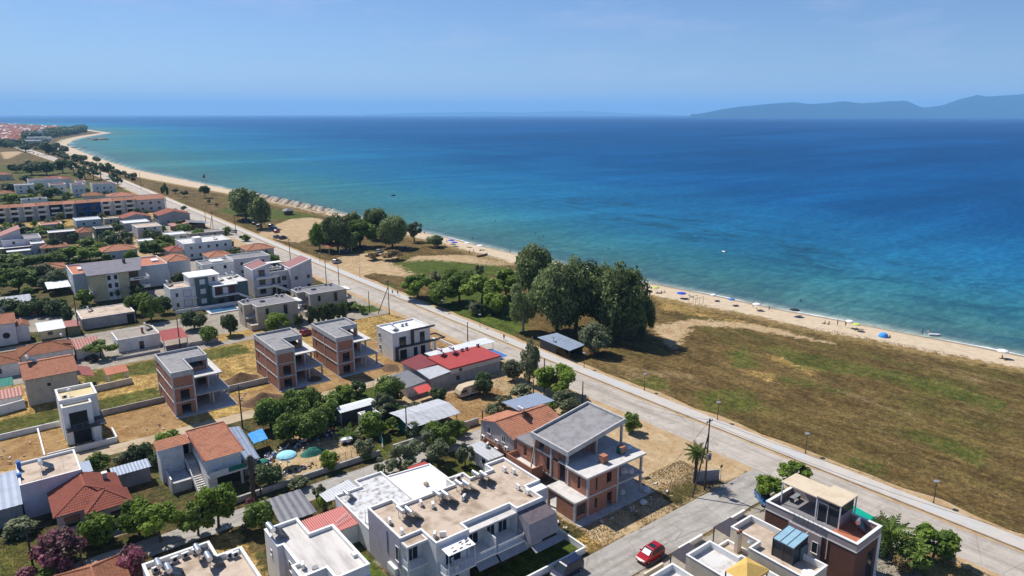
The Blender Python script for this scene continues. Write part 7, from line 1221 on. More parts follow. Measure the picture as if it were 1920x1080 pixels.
# bushes filling the gardens between the village houses
def gardens():
    rr = random.Random(21); n = 0; done = []
    zones = ((0, 95, 236, 300, 26), (0, 96, 300, 362, 30), (0, 96, 362, 462, 34), (-12, 80, 492, 640, 34), (10, 60, 100.5, 129, 10), (-10, 30, 236, 345, 12))
    for x0, x1, y0, y1, k in zones:
        c = 0
        for _ in range(900):
            if c >= k: break
            x, y = rr.uniform(x0, x1), rr.uniform(y0, y1); w = rr.uniform(2.6, 5.5)
            if any(a - w * .4 < x < b + w * .4 and d - w * .4 < y < e + w * .4 for a, b, d, e in FOOT) or any((x - p) ** 2 + (y - q) ** 2 < 14 for p, q in done): continue
            if y < 130 and 30 < x < 52 and y > 103: continue
            if y < 130 and (x < 18 or 21 < x < 32 and y < 121): continue
            done.append((x, y)); c += 1
            tree_at(rr.choice(('round', 'bush', 'low', 'olive')), x, y, w * rr.uniform(.75, 1.1), w, 'green shrub in the gardens between the village houses', rr.choice(('leaf_green', 'leaf_dark', 'leaf_bright', 'leaf_olive')), 'garden shrubs of the village', 'garden_shrub', base=.04, cat='shrub')
gardens()
# ---------------------------------------------------------------- vehicles
def loft(b, loops, caps=True):
    n = len(loops[0]); o = len(b.v); b.v += [tuple(p) for L in loops for p in L]
    for j in range(len(loops) - 1):
        for i in range(n): b.f.append((o + j * n + i, o + j * n + (i + 1) % n, o + (j + 1) * n + (i + 1) % n, o + (j + 1) * n + i))
    if caps: b.f += [tuple(o + i for i in range(n - 1, -1, -1)), tuple(o + (len(loops) - 1) * n + i for i in range(n))]
    return b
CAR = {}
def car_proto(kind):
    L, Wd, H_, belt = dict(hatch=(4.1, 1.74, 1.5, .92), suv=(4.4, 1.82, 1.65, 1.0), van=(4.75, 1.86, 1.85, 1.1))[kind]; h, w = L / 2, Wd / 2
    r = thing('parked_car', 'x', 'car'); hood = belt - .06
    st = [(-h, .80, .42, belt - .22), (-h + .12, .94, .28, belt - .02), (-h + .7, 1, .22, belt), (0, 1, .2, belt), (h - 1.25, 1, .22, belt - .02), (h - .75, .98, .24, hood - .05), (h - .2, .9, .28, hood - .2), (h, .74, .4, hood - .32)]
    b = MB(); loft(b, [[(x, -w * q, z0), (x, w * q, z0), (x, w * q, (z0 + z1) / 2), (x, w * q * .95, z1), (x, -w * q * .95, z1), (x, -w * q, (z0 + z1) / 2)] for x, q, z0, z1 in st]); b.build('body', 'car_red', r, smooth=False)
    f0, f1, r0, r1 = (h - 1.2, h - 1.95, -h + .15, -h + .55) if kind != 'van' else (h - .95, h - 1.6, -h + .06, -h + .22)
    b = MB(); wb, wt = w * .93, w * .76; loft(b, [[(r0, -wb, belt - .03), (r0, wb, belt - .03), (f0, wb, belt - .06), (f0, -wb, belt - .06)], [(r1, -wt, H_ - .07), (r1, wt, H_ - .07), (f1, wt, H_ - .07), (f1, -wt, H_ - .07)]]); b.build('windows', 'glass', r)
    b = MB(); loft(b, [[(r1 - .05, -wt - .02, H_ - .08), (r1 - .05, wt + .02, H_ - .08), (f1 + .05, wt + .02, H_ - .08), (f1 + .05, -wt - .02, H_ - .08)], [(r1 + .1, -wt + .08, H_), (r1 + .1, wt - .08, H_), (f1 - .15, wt - .08, H_), (f1 - .15, -wt + .08, H_)]])
    rf = b.build('roof', 'car_red', r); MB().box(f1 - 1.1, f1 - .3, -wt + .2, wt - .2, H_ + .002, H_ + .012).build('sunroof', 'glass', rf)
    for s in (-1, 1):
        for xa, xb in ((f0 - .02, f1), (.05, 0), (r0 + .02, r1)): MB().cyl((xa, s * (wb + .005), belt - .03), (xb, s * (wt + .005), H_ - .06), .045, n=4).build('pillar', 'car_red', r)
        MB().box(f0 - .25, f0 - .1, s * (w + .02), s * (w + .2), belt, belt + .14).build('mirror', 'car_red', r)
        MB().box(h - .16, h - .02, s * w * .45, s * w * .78, .58, .72).build('headlight', 'lamp', r); MB().box(-h + .0, -h + .14, s * w * .6, s * w * .88, .68, .9).build('tail_light', 'red', r)
        for x in (h - .82, -h + .78):
            wh = MB().cyl((x, s * (w - .2), .31), (x, s * (w + .01), .31), .31, n=16).build('wheel', 'rubber', r); MB().cyl((x, s * (w + .012), .31), (x, s * (w + .02), .31), .19, n=10).build('rim', 'steel', wh)
    MB().box(h - .04, h + .02, -w * .4, w * .4, .36, .5).build('grille', 'dark', r); MB().box(h + .0, h + .03, -.26, .26, .52, .62).build('number_plate', 'plastic_white', r)
    return r
def car(kind, paint, x, y, rz, label, group=None, cat='car'):
    m = {'body': 'car_' + paint, 'roof': 'car_' + paint, 'pillar': 'car_' + paint, 'mirror': 'car_' + paint}
    if kind not in CAR: CAR[kind] = car_proto(kind); o = CAR[kind]; first = True
    else: o = None
    if o is not None:
        o.location = (x, y, .05); o.rotation_euler = (0, 0, rz); tag(o, label, None, group)
        for c in o.children:
            if c.name.split('.')[0] in m: c.data.materials[0] = MATS[m[c.name.split('.')[0]]]
    else: o = copy_thing(CAR[kind], (x, y, .05), rz, 1, label, group, m)
    if group is None and 'group' in o: del o['group']
    return o
c = car('suv', 'red', 65.0, 53.0, PI + .03, 'shiny red car with a white windscreen shade parked on the foreground street')
o = MB().add([(.95, -.62, 1.02), (.95, .62, 1.02), (.35, .56, 1.47), (.35, -.56, 1.47)], [(0, 1, 2, 3)]).mesh('sunshade', 'canvas_white'); q = link('sunshade', o, c, (.13, 0, .03))
car('van', 'navy', 53.9, 57.4, PI + .05, 'dark blue van parked by the apartment garden wall'); car('hatch', 'blue', 89.6, 51.6, -2.2, 'bright blue car half hidden under the bright green tree')
for k, (px, py, kd, pt, rz, lb) in enumerate(((458, 414, 'hatch', 'black', .5, 'dark car under the far end of the shade trees'), (470, 417, 'suv', 'black', .5, 'dark car in the middle of the shade trees'), (486, 425, 'hatch', 'grey', .5, 'dark grey car under the road-side shade tree'), (478, 421, 'hatch', 'navy', .5, 'navy car between the dark cars in the shade'), (509, 425, 'hatch', 'navy', .4, 'navy car in the sun beside the shade trees'), (514, 430, 'suv', 'blue', .4, 'blue car between a navy and a red car'), (519, 436, 'hatch', 'red', .4, 'red car at the end of the row by the shade trees'), (520, 446, 'hatch', 'grey', .1, 'grey car beside the road, nearer the shade trees'), (531, 448, 'suv', 'black', .1, 'black car beside the road, next to the grey one'), (632, 493, 'suv', 'silver', .2, 'silver estate car alone on the pale sand'), (712, 473, 'hatch', 'silver', .3, 'silver car on the sand by the reddish bush'), (648, 473, 'hatch', 'blue', 1.2, 'blue car in the shade of the bright rounded tree'), (682, 466, 'suv', 'black', .3, 'black car under the dark car park trees'), (668, 468, 'hatch', 'black', .3, 'black car beside the trunk of the bright tree'), (758, 468, 'suv', 'black', .3, 'black car at the seaward end of the car park trees'), (438, 436, 'hatch', 'white', 1.6, 'white car on the coast road near the pale shelter'), (688, 668, 'hatch', 'red', 1.4, '')), ):
    if not lb: continue
    x, y = at(px, py); car(kd, pt, x, y, rz + .3, lb, 'cars parked by the beach')
x, y = at(172, 676); car('hatch', 'black', x, y, 1.9, 'black car parked under the spreading tree by the cream gable house'); x, y = at(576, 627); car('hatch', 'red', x, y, .2, 'dark red car behind the middle brick shell')
for i in range(9): x = 75 + i * 6.5; yy = 1240 + i * 26; car('hatch', ['white', 'silver', 'black', 'blue'][i % 4], kx(yy) - 6.4 - (i % 2) * 8, yy, 1.57, 'car parked where the far road ends among trees', 'cars at the far end of the road')
def loader(px, py, label, paint, rz=-1.9):
    x, y = at(px, py); r = thing('backhoe_loader', label, 'loader', (x, y, 0), rz)
    def P(nm, b, m): o = bpy.data.objects.new(nm, b.mesh(nm, m)); COL.objects.link(o); o.parent = r; return o
    P('chassis', MB().box(-1.6, 2.0, -.5, .5, .6, 1.3), paint); P('hood', MB().box(.6, 2.1, -.45, .45, 1.3, 1.75), paint); cb = P('cab', MB().hexa([(-1.2, -.75, 1.2), (.6, -.75, 1.2), (.6, .75, 1.2), (-1.2, .75, 1.2)], [(-1.0, -.65, 2.6), (.4, -.65, 2.6), (.4, .65, 2.6), (-1.0, .65, 2.6)]), 'glass'); o = bpy.data.objects.new('cab_roof', MB().box(-1.15, .55, -.78, .78, 2.6, 2.75).mesh('cab_roof', 'cream')); COL.objects.link(o); o.parent = cb
    for s in (-1, 1): P('wheel', MB().cyl((-1.0, s * .55, .75), (-1.0, s * 1.0, .75), .75, n=16), 'rubber'); P('wheel', MB().cyl((1.7, s * .55, .45), (1.7, s * .9, .45), .45, n=14), 'rubber'); P('lift_arm', MB().cyl((.4, s * .6, 1.2), (2.8, s * .6, .6), .1, n=5), paint)
    P('bucket', MB().hexa([(2.7, -1.1, 0), (3.5, -1.1, 0), (3.5, 1.1, 0), (2.7, 1.1, 0)], [(2.6, -1.1, .9), (2.9, -1.1, .9), (2.9, 1.1, .9), (2.6, 1.1, .9)]), 'metal_dark'); P('boom', MB().cyl((-1.6, 0, 1.0), (-2.4, 0, 3.2), .14, n=5).cyl((-2.4, 0, 3.2), (-3.1, 0, 1.4), .11, n=5), paint)
loader(70, 590, 'rust-brown backhoe loader with a cream cab roof, landward of two', 'rust'); loader(105, 586, 'yellow backhoe loader with a cream cab roof, seaward of two', 'yellow')

# ---------------------------------------------------------------- poles, wires, lamps
PT = {}
for k, a in {'a': (1321, 919, 782, 'utility pole with a strut and a switch box at the street corner', (1298, 933)), 'b': (1092, 756, 715, 'thin pole beside the coast road near the steel canopy'), 'c': (1020, 748, 672, 'dark pole by the bright mulberry'), 'd': (877, 640, 604, 'pole on the road side behind the white canopy'), 'e': (730, 590, 527, 'utility pole with a strut at the corner of the hedge villa', (709, 588)), 'f': (693, 588, 547, 'short leaning pole beside the strutted one'), 'g': (636, 537, 494, 'thick pole beside the lavender house, road side'), 'h': (612, 530, 487, 'thin pole beside the lavender house'), 'i': (545, 494, 450, 'pole behind the sand-coloured hip house'), 'j': (443, 440, 405, 'pole beside the white car on the coast road'), 'k': (400, 432, 399, 'strutted pole at the taverna huts', (394, 432)), 'l': (386, 418, 396, 'thin pole behind the taverna huts'), 'm': (265, 354, 325, 'far pole by the beach track'), 'n': (455, 803, 722, 'dark pole on the lane before the first brick shell'), 'o': (763, 824, 762, 'pole in front of the pale metal shed'), 'p': (848, 829, 784, 'strutted grey pole beside the olive trees', (832, 829)), 'q': (149, 626, 548, 'leaning pole on the inner lane by the dusty roof'), 'r': (338, 652, 598, 'pole before the red carport on the village street'), 's': (490, 934, 890, 'concrete post on the street below the dead palm'), 't': (155, 1062, 1020, 'thin post beside the large oleander'), 'u': (62, 1062, 985, 'dark post at the left edge by the oleander'), 'v': (1000, 740, 712, 'grey post beside the grey-green bush'), 'w': (108, 588, 545, 'pole behind the yellow loader')}.items():
    PT[k] = pole(*a, arm=k in 'aegijkn')
ax, ay, ah = PT['a']; t = thing('switch_box', 'grey electrical box hung on the strutted corner pole', 'switch box', (ax, ay, 6)); MB().box(ax - .45, ax + .45, ay - .5, ay - .17, 5.4, 6.5).build('housing', 'metal_grey', t); MB().box(ax - .2, ax + .2, ay - .52, ay - .5, 5.6, 6.2).build('door', 'metal_dark', t)
t = thing('sheet_panel', 'grey sheet fence panel behind the fan palm', 'panel', (at(1330, 905)[0], at(1330, 905)[1], 0)); x, y = at(1330, 905); MB().prism([(x - 2.2, y + 1.6), (x - 2.2 + .1, y + 1.7), (x + 1.8, y - .5), (x + 1.7, y - .6)], .0, 2.0).build('sheet', 'sheet_grey', t); MB().cyl((x + 2.1, y - .6, 0), (x + 2.1, y - .6, 2.6), .05, n=5).build('post', 'metal_grey', t); MB().box(x + 1.8, x + 2.4, y - .65, y - .6, 2.3, 2.7).build('sign_plate', 'dark', t)
def tp(k, dx=0): x, y, h = PT[k]; return (x + dx, y, h - .25)
for a, b_, s, lb in (('a', 'b', 1.4, 'cable from the strutted corner pole to the thin road pole'), ('b', 'd', 1.2, 'cable above the coast road past the red hall'), ('d', 'e', 1.2, 'cable from the white canopy to the hedge villa pole'), ('e', 'g', .8, 'cable between the hedge villa and the lavender house'), ('g', 'i', .9, 'cable past the sand-coloured hip house'), ('i', 'j', 1, 'cable along the coast road to the taverna huts'), ('c', 'a', 1.5, 'cable from the mulberry pole to the corner pole'), ('o', 'p', .6, 'cable across the roof of the pale metal shed'), ('n', 'r', 1.2, 'cable over the dry plots to the village street'), ('q', 'r', 1.3, 'cable along the inner lane')):
    wire(tp(a), tp(b_), s, lb, .014, 'overhead cables')
x, y, h = PT['a']; wire((x, y, h - .3), (64.8, 58.0, 5.6), 1.2, 'cable from the corner pole to the apartment street front'); wire((x + .5, y, h - .3), (103, -6, 10), 1.6, 'cable running along the coast road to the bottom edge', group='road cables'); wire((x - .3, y, h - .5), (102, -6, 9.6), 2.2, 'cable running along the coast road to the bottom edge', group='road cables'); wire(tp('s'), tp('u'), .9, 'cable slung along the street past the oleanders'); wire(tp('s'), (22, 100, 5), .3, 'cable from the street post to the stair house'); wire(tp('p'), (57, 98, 4.4), .5, 'cable from the grey strutted pole toward the debris yard')
LP = lamp_proto()
for k, (px, py) in enumerate(((1750, 944), (1510, 850), (1345, 788), (1208, 732), (1095, 690), (900, 614), (830, 586), (770, 562), (675, 521), (600, 492), (1037, 660))):
    x, y = at(px, py); o = LP if k == 0 else copy_thing(LP, (x, y, 0)); o.location = (x, y, 0); o['group'] = 'promenade lamps'
    o['label'] = ['dark lamp post on the meadow edge nearest the bottom right', 'lamp post on the meadow edge across from the brown house', 'lamp post behind the strutted corner pole', 'lamp post on the grass across from the brick shell', 'lamp post beside the shade of the beach hut', 'lamp post on the lawn by the willow', 'lamp post beside the orchard shade', 'lamp post by the car park end of the orchard', 'lamp post at the near edge of the sandy car park', 'lamp post by the rusty shelter', 'lamp post at the landward corner of the beach hut'][k]

# ---------------------------------------------------------------- people
def skin_mesh(joints, edges, name):
    me = bpy.data.meshes.new(name); me.from_pydata([j[:3] for j in joints], edges, []); o = bpy.data.objects.new(name, me); COL.objects.link(o)
    md = o.modifiers.new('s', 'SKIN'); sb = o.modifiers.new('b', 'SUBSURF'); sb.levels = 1; sb.render_levels = 1
    for v, j in zip(me.skin_vertices[0].data, joints): v.radius = (j[3], j[3])
    me.skin_vertices[0].data[0].use_root = True
    dg = bpy.context.evaluated_depsgraph_get(); m2 = bpy.data.meshes.new_from_object(o.evaluated_get(dg)); bpy.data.objects.remove(o); m2.materials.clear(); m2.shade_smooth(); return m2
def body(pose):
    E = [(0, 1), (1, 2), (2, 3), (3, 4), (2, 5), (5, 6), (6, 7), (2, 8), (8, 9), (9, 10), (0, 11), (11, 12), (12, 13), (13, 14), (0, 15), (15, 16), (16, 17), (17, 18)]
    if pose == 'stand': J = [(0, 0, .95, .13), (0, 0, 1.2, .12), (0, 0, 1.42, .12), (0, 0, 1.54, .055), (0, .01, 1.68, .10), (.2, 0, 1.40, .055), (.27, 0, 1.13, .04), (.26, .06, .86, .03), (-.2, 0, 1.40, .055), (-.27, 0, 1.13, .04), (-.26, .06, .86, .03), (.1, 0, .88, .09), (.11, 0, .48, .055), (.11, 0, .08, .04), (.12, .13, .03, .035), (-.1, 0, .88, .09), (-.11, .0, .48, .055), (-.11, 0, .08, .04), (-.12, .13, .03, .035)]
    elif pose == 'walk': J = [(0, 0, .93, .13), (0, .01, 1.2, .12), (0, .03, 1.42, .12), (0, .04, 1.53, .055), (0, .06, 1.67, .10), (.2, .02, 1.40, .055), (.25, -.12, 1.15, .04), (.25, -.1, .9, .03), (-.2, .02, 1.40, .055), (-.25, .16, 1.16, .04), (-.24, .32, .98, .03), (.1, 0, .87, .09), (.1, .22, .5, .055), (.1, .3, .08, .04), (.1, .44, .04, .035), (-.1, 0, .87, .09), (-.1, -.12, .48, .055), (-.1, -.42, .14, .04), (-.1, -.32, .04, .035)]
    else: J = [(0, 0, .13, .14), (0, -.06, .38, .12), (0, -.08, .6, .12), (0, -.08, .73, .055), (0, -.04, .87, .10), (.2, -.08, .58, .055), (.27, -.16, .34, .04), (.25, -.2, .08, .03), (-.2, -.08, .58, .055), (-.27, -.16, .34, .04), (-.25, -.2, .08, .03), (.1, .08, .13, .09), (.13, .45, .32, .055), (.14, .82, .07, .04), (.14, .93, .06, .035), (-.1, .08, .13, .09), (-.13, .48, .14, .055), (-.14, .9, .07, .04), (-.14, .97, .12, .035)]
    return skin_mesh(J, E, 'body'), J
BOD = {p: body(p) for p in ('stand', 'walk', 'sit')}
def person(px, py, label, pose='stand', cloth='cloth_blue', skin='skin', z=0, rz=0, group='people on the beach', xy=None, top=False):
    x, y = xy or at(px, py, z); me, J = BOD[pose]; key = ('body', pose, skin)
    def mk(): m = me.copy(); m.materials.append(MATS[skin]); return m
    r = thing('person', label, 'person', (x, y, z), rz, group); link('body', cached(key, mk), r)
    hx = J[4]; link('hair', cached(('hair', pose), lambda: MB().dome((hx[0], hx[1] - .015, hx[2] + .0), .115, .13, 8, 3).mesh('hair', 'hair')), r)
    p0 = J[0]; link('swimwear', cached(('sw', pose, cloth), lambda: MB().cyl((0, p0[1], p0[2] - .14), (0, p0[1], p0[2] + .09), .2, .165, n=10).mesh('swimwear', cloth)), r)
    if top: link('shirt', cached(('shirt', pose, cloth), lambda: MB().cyl((0, J[1][1], p0[2] + .08), (0, J[2][1], J[2][2] + .06), .18, .19, n=10).mesh('shirt', cloth)), r)
    return r
def parasol(px, py, label, colour, rad=1.1, h=2.1, group='parasols on the beach', tilt=0, xy=None):
    x, y = xy or at(px, py, -.3); r = thing('beach_parasol', label, 'parasol', (x, y, -.3), 0, group)
    link('pole', cached(('pp', h), lambda: MB().cyl((0, 0, 0), (0, 0, h), .025, n=5).mesh('pole', 'frame_white')), r)
    link('canopy', cached(('pc', rad, h, colour), lambda: MB().dome((0, 0, h - .35), rad, .42, 10, 3).mesh('canopy', colour)), r); return r
def lounger(px, py, label, colour='cloth_black', rz=0, xy=None, group='loungers on the beach'):
    x, y = xy or at(px, py, -.3); r = thing('sun_lounger', label, 'lounger', (x, y, -.3), rz, group)
    link('seat', cached(('ls', colour), lambda: MB().slab([(-.3, -.9, .32), (.3, -.9, .32), (.3, .35, .32), (-.3, .35, .32)], .06).mesh('seat', colour)), r); link('backrest', cached(('lb', colour), lambda: MB().slab([(-.3, .35, .32), (.3, .35, .32), (.3, .95, .72), (-.3, .95, .72)], .06).mesh('backrest', colour)), r)
    for sx in (-.26, .26):
        for sy in (-.7, .4): link('leg', cached('ll', lambda: MB().cyl((0, 0, 0), (0, 0, .28), .02, n=4).mesh('leg', 'metal_grey')), r, (sx, sy, 0))
for px, py, c, lb, rd in ((1229, 549, 'lime', 'lime green parasol nearest the poplar grove', 1.2), (1277, 560, 'blue', 'large blue parasol near the timber frame', 1.6), (1337, 563, 'canvas_white', 'white parasol next to the large blue one', 1.0), (1371, 572, 'awn_blue', 'pale blue parasol between two white ones', 1.1), (1418, 581, 'canvas_white', 'white parasol with bathers in its shade', 1.3), (1489, 592, 'cloth_black', 'black parasol at the water edge', 1.5), (1592, 614, 'canvas_white', 'white parasol beside a pale green one', 1.1), (1605, 620, 'lime', 'pale green parasol beside a white one', 1.1), (1878, 671, 'canvas_white', 'white parasol at the far right of the beach', 1.3), (900, 468, 'canvas_white', 'white parasol behind the orchard by the upturned boat', 1.5), (876, 463, 'canvas_white', 'white parasol nearest the blue beach group', 1.4), (846, 458, 'blue', 'blue parasol in the blue beach group', 1.6), (852, 462, 'blue', 'second blue parasol in the blue beach group', 1.5)): parasol(px, py, lb, c, rd)
for px, py, lb, c, rz in ((1284, 561, 'dark lounger in the shade of the large blue parasol', 'cloth_black', 1.2), (1344, 565, 'pair of dark loungers below the white parasol', 'cloth_black', 1.2), (1380, 574, 'lounger below the pale blue parasol', 'cloth_black', 1.3), (1424, 583, 'dark lounger below the white bathers parasol', 'cloth_black', 1.2), (1498, 594, 'grey-blue lounger inland of the black parasol', 'cloth_blue', 1.2), (1603, 618, 'dark lounger under the two pale parasols', 'cloth_black', 1.2), (1612, 619, 'second dark lounger under the two pale parasols', 'cloth_black', .8), (1886, 675, 'dark lounger under the parasol at the far right', 'cloth_black', 1.1), (1296, 557, 'folding chair beyond the large blue parasol', 'metal_grey', .2)): lounger(px, py, lb, c, rz)
for px, py, ps, c, sk, lb, rz in ((1232, 551, 'sit', 'cloth_red', 'skin', 'person in red sitting under the lime parasol', 1), (1240, 550, 'sit', 'cloth_blue', 'skin_tan', 'person in blue sitting beside the lime parasol', 2), (1246, 549, 'sit', 'cloth_red', 'skin', 'person in red sitting apart from the lime parasol', .5), (1412, 576, 'stand', 'cloth_black', 'skin_tan', 'person standing by the white bathers parasol', 0), (1442, 583, 'walk', 'cloth_black', 'skin_tan', 'person walking between the white and black parasols', 1.2), (1546, 607, 'sit', 'cloth_black', 'skin_tan', 'person sitting alone on open sand', 1), (1554, 608, 'sit', 'cloth_white', 'skin_tan', 'person sitting beside the lone sitter', 1.4), (1570, 610, 'stand', 'cloth_red', 'skin_tan', 'person standing left of the two pale parasols', 0), (1585, 613, 'walk', 'cloth_black', 'skin_tan', 'person walking next to the white parasol', -1), (1729, 628, 'stand', 'cloth_blue', 'skin_tan', 'person wading beside the paddle board, inshore', 0), (1740, 628, 'stand', 'cloth_white', 'skin', 'person in white holding the paddle board', .6), (1668, 634, 'sit', 'cloth_black', 'skin_tan', 'person lying beside the blue beach tent', 1.5), (880, 477, 'stand', 'cloth_black', 'skin_tan', 'person standing by the upturned boat, landward', 0), (888, 474, 'stand', 'cloth_blue', 'skin_tan', 'person standing by the upturned boat, seaward', 1), (957, 475, 'walk', 'cloth_black', 'skin_tan', 'person walking along the water behind the poplar', 1), (901, 471, 'sit', 'cloth_blue', 'skin_tan', 'person sitting under the white parasol by the boat', 1), (850, 461, 'stand', 'cloth_blue', 'skin_tan', 'person standing in the blue beach group', 1), (838, 456, 'walk', 'cloth_red', 'skin_tan', 'person walking left of the blue beach group', 1), (796, 440, 'walk', 'cloth_black', 'skin_tan', 'person walking on the wet sand behind the lone tree', 0), (1878, 673, 'sit', 'cloth_black', 'skin_tan', 'person sitting under the parasol at the far right', 1)): person(px, py, lb, ps, c, sk, -.35, rz)
for px, py, lb, c in ((736, 553, 'person strolling on the promenade, landward of two', 'cloth_blue'), (746, 554, 'person strolling on the promenade in dark clothes', 'cloth_black'), (945, 638, 'person walking where the sandy track meets the promenade', 'cloth_red')): person(px, py, lb, 'walk', c, 'skin', .15, 2.2, 'people on the promenade', top=True)
for k, (px, py) in enumerate(((929, 418), (832, 416), (1018, 447), (1004, 441), (1010, 450), (1500, 570), (620, 392), (778, 405), (886, 451), (1140, 470))): person(px, py, ['bather standing waist-deep off the orchard beach', 'bather standing off the lone tree', 'bather in deeper water, seaward of three', 'bather in deeper water, farthest of three', 'bather in deeper water, nearest of three', 'bather in the water beyond the black parasol', 'bather off the parasol rows', 'bather off the car park trees', 'bather near the white parasols', 'bather off the poplar grove'][k], 'stand', 'cloth_black', 'skin_tan', -1.7, k, 'bathers in the sea')
x, y = at(1656, 632, -.3); t = thing('beach_tent', 'bright blue pop-up beach tent on the sand', 'tent', (x, y, -.3)); o = MB().dome((0, 0, 0), 1.3, 1.35, 12, 4).mesh('shell', 'car_blue'); MATS_ = o; link('shell', o, t); link('opening', MB().add([(-.9, -.96, .02), (.7, -1.1, .02), (.3, -.98, .9), (-.4, -.9, .95)], [(0, 1, 2, 3)]).mesh('opening', 'cloth_black'), t); bpy.data.meshes[o.name].materials[0] = MATS['tarp_blue']
x, y = at(1636, 629, -.35); o = MB().add([(-1, -.5, .02), (1, -.5, .02), (1, .5, .03), (-1, .5, .02)], [(0, 1, 2, 3)]).build('beach_towel', 'pink'); o.location = (x, y, -.36); o.rotation_euler = (0, 0, .6); tag(o, 'pink towel spread beside the blue tent', 'towel')
x, y = at(1305, 570); t = thing('timber_frame', 'bare timber shelter frame on the beach edge', 'shelter', (x, y, 0))
for dx in (-2, 0, 2):
    for dy in (-1.2, 1.2): MB().cyl((x + dx, y + dy, 0), (x + dx, y + dy, 2.3), .07, n=5).build('post', 'wood_pale', t)
for dy in (-1.2, 1.2): MB().cyl((x - 2.2, y + dy, 2.3), (x + 2.2, y + dy, 2.3), .06, n=5).build('beam', 'wood_pale', t)
# rows of parasols of the beach bar
ORD = ['first', 'second', 'third', 'fourth', 'fifth', 'sixth', 'seventh', 'eighth', 'ninth', 'tenth', 'eleventh', 'twelfth', 'thirteenth', 'fourteenth', 'fifteenth', 'sixteenth', 'seventeenth', 'eighteenth', 'nineteenth', 'twentieth', 'twenty-first', 'twenty-second', 'twenty-third', 'twenty-fourth']
for j in range(4):
    for i in range(22):
        yy = 398 + i * 5.6; xx = interp(SHORE, yy) - 4.5 - j * 3.2; parasol(0, 0, f"{['cream', 'straw', 'dark brown'][(i + j) % 3]} parasol, {ORD[i]} from the near end, {ORD[j]} row from the water", ['canvas_beige', 'wood_pale', 'shutter_brown'][(i + j) % 3], 1.35, 2.3, 'parasol rows of the beach bar', xy=(xx + rnd.uniform(-.4, .4), yy + rnd.uniform(-.5, .5)))
        if (i + j) % 2 == 0: lounger(0, 0, f'red-brown lounger beside the {ORD[i]} parasol of the {ORD[j]} row from the water', 'shutter_brown', 1.4, (xx - .9, yy - 1.2), 'lounger rows of the beach bar')
x, y = at(541, 402); t = thing('beach_bar', 'small dark beach bar kiosk behind the parasol rows', 'kiosk', (x, y, 0)); MB().prism(rect(x - 2, x + 2, y - 2, y + 2), 0, 2.4).build('wall', 'wood', t); MB().add([(x - 3, y - 3, 2.4), (x + 3, y - 3, 2.4), (x + 3, y + 3, 2.4), (x - 3, y + 3, 2.4), (x, y, 4)], [(0, 1, 4), (1, 2, 4), (2, 3, 4), (3, 0, 4)]).build('roof', 'sheet_dark', t)

# ---------------------------------------------------------------- boats
def hull(L, Wd, h, n=9):
    loops = []
    for i in range(n):
        t = i / (n - 1); w = Wd / 2 * (math.sin(PI * min(1, .28 + t * .72)) ** .7 if t > .02 else .62); w = Wd / 2 * (.72 + .28 * math.sin(PI * min(t * 1.4, 1) * .5)) * (1 - max(0, t - .45) ** 2 / .3025 * .98); z = .12 * max(0, t - .5) ** 2 * 4 * h
        loops.append([(L * (t - .5), -w, h + z), (L * (t - .5), -w * .6, z * .5), (L * (t - .5), 0, -.08 * h), (L * (t - .5), w * .6, z * .5), (L * (t - .5), w, h + z)])
    return loops
def boat(px, py, L, label, mat, rz, z=-.8, name='boat', motor=True):
    x, y = at(px, py, z); r = thing(name, label, 'boat', (x, y, z), rz); b = MB(); lp = hull(L, L * .38, L * .13); loft(b, lp); link('hull', b.mesh('hull', mat), r)
    for s in (0, 4): pts = [Vector(l[s]) for l in lp]; link('gunwale', MB().tube(pts, L * .035, 6).mesh('gunwale', mat), r)
    link('floor', MB().box(-L * .42, L * .2, -L * .12, L * .12, L * .05, L * .07).mesh('floor', 'metal_grey'), r); link('thwart', MB().box(-.15, .15, -L * .16, L * .16, L * .1, L * .13).mesh('thwart', 'wood'), r)
    if motor: link('outboard', MB().box(-L * .5 - .35, -L * .5, -.15, .15, -.1, .75).mesh('outboard', 'cloth_black'), r)
boat(1357, 473, 2.8, 'small white dinghy moored off the poplar grove', 'plastic_white', 1.2); boat(738, 367, 3.6, 'small dark boat far out beyond the car park trees', 'cloth_black', .3); boat(1752, 629, 3.0, 'long white paddle board afloat at the shore', 'chalk', -.9, -.78, 'paddle_board', False)
x, y = at(905, 480); o = MB(); loft(o, [[(p[0], p[1], -p[2]) for p in l] for l in hull(6.5, 2.0, .7)]); o = o.build('upturned_boat', 'wood'); o.location = (x, y, .75); o.rotation_euler = (0, 0, .25); tag(o, 'brown upturned boat lying on the sand behind the orchard', 'boat')
x, y = at(385, 336, -.8); t = thing('windsurfer', 'windsurfer with a bright red sail off the far meadow', 'windsurfer', (x, y, -.8), .5); b = MB(); loft(b, hull(2.8, .7, .12)); link('board', b.mesh('board', 'chalk'), t); link('mast', MB().cyl((0, 0, .1), (-.5, 0, 5.2), .04, n=5).mesh('mast', 'cloth_black'), t); link('sail', MB().slab([(0, 0, .7), (-2.4, .5, 1.6), (-2.1, .4, 3.4), (-.5, 0, 5.2)], .03).mesh('sail', 'red'), t)
for k, (px, py) in enumerate(((1096, 247), (700, 296))): pass

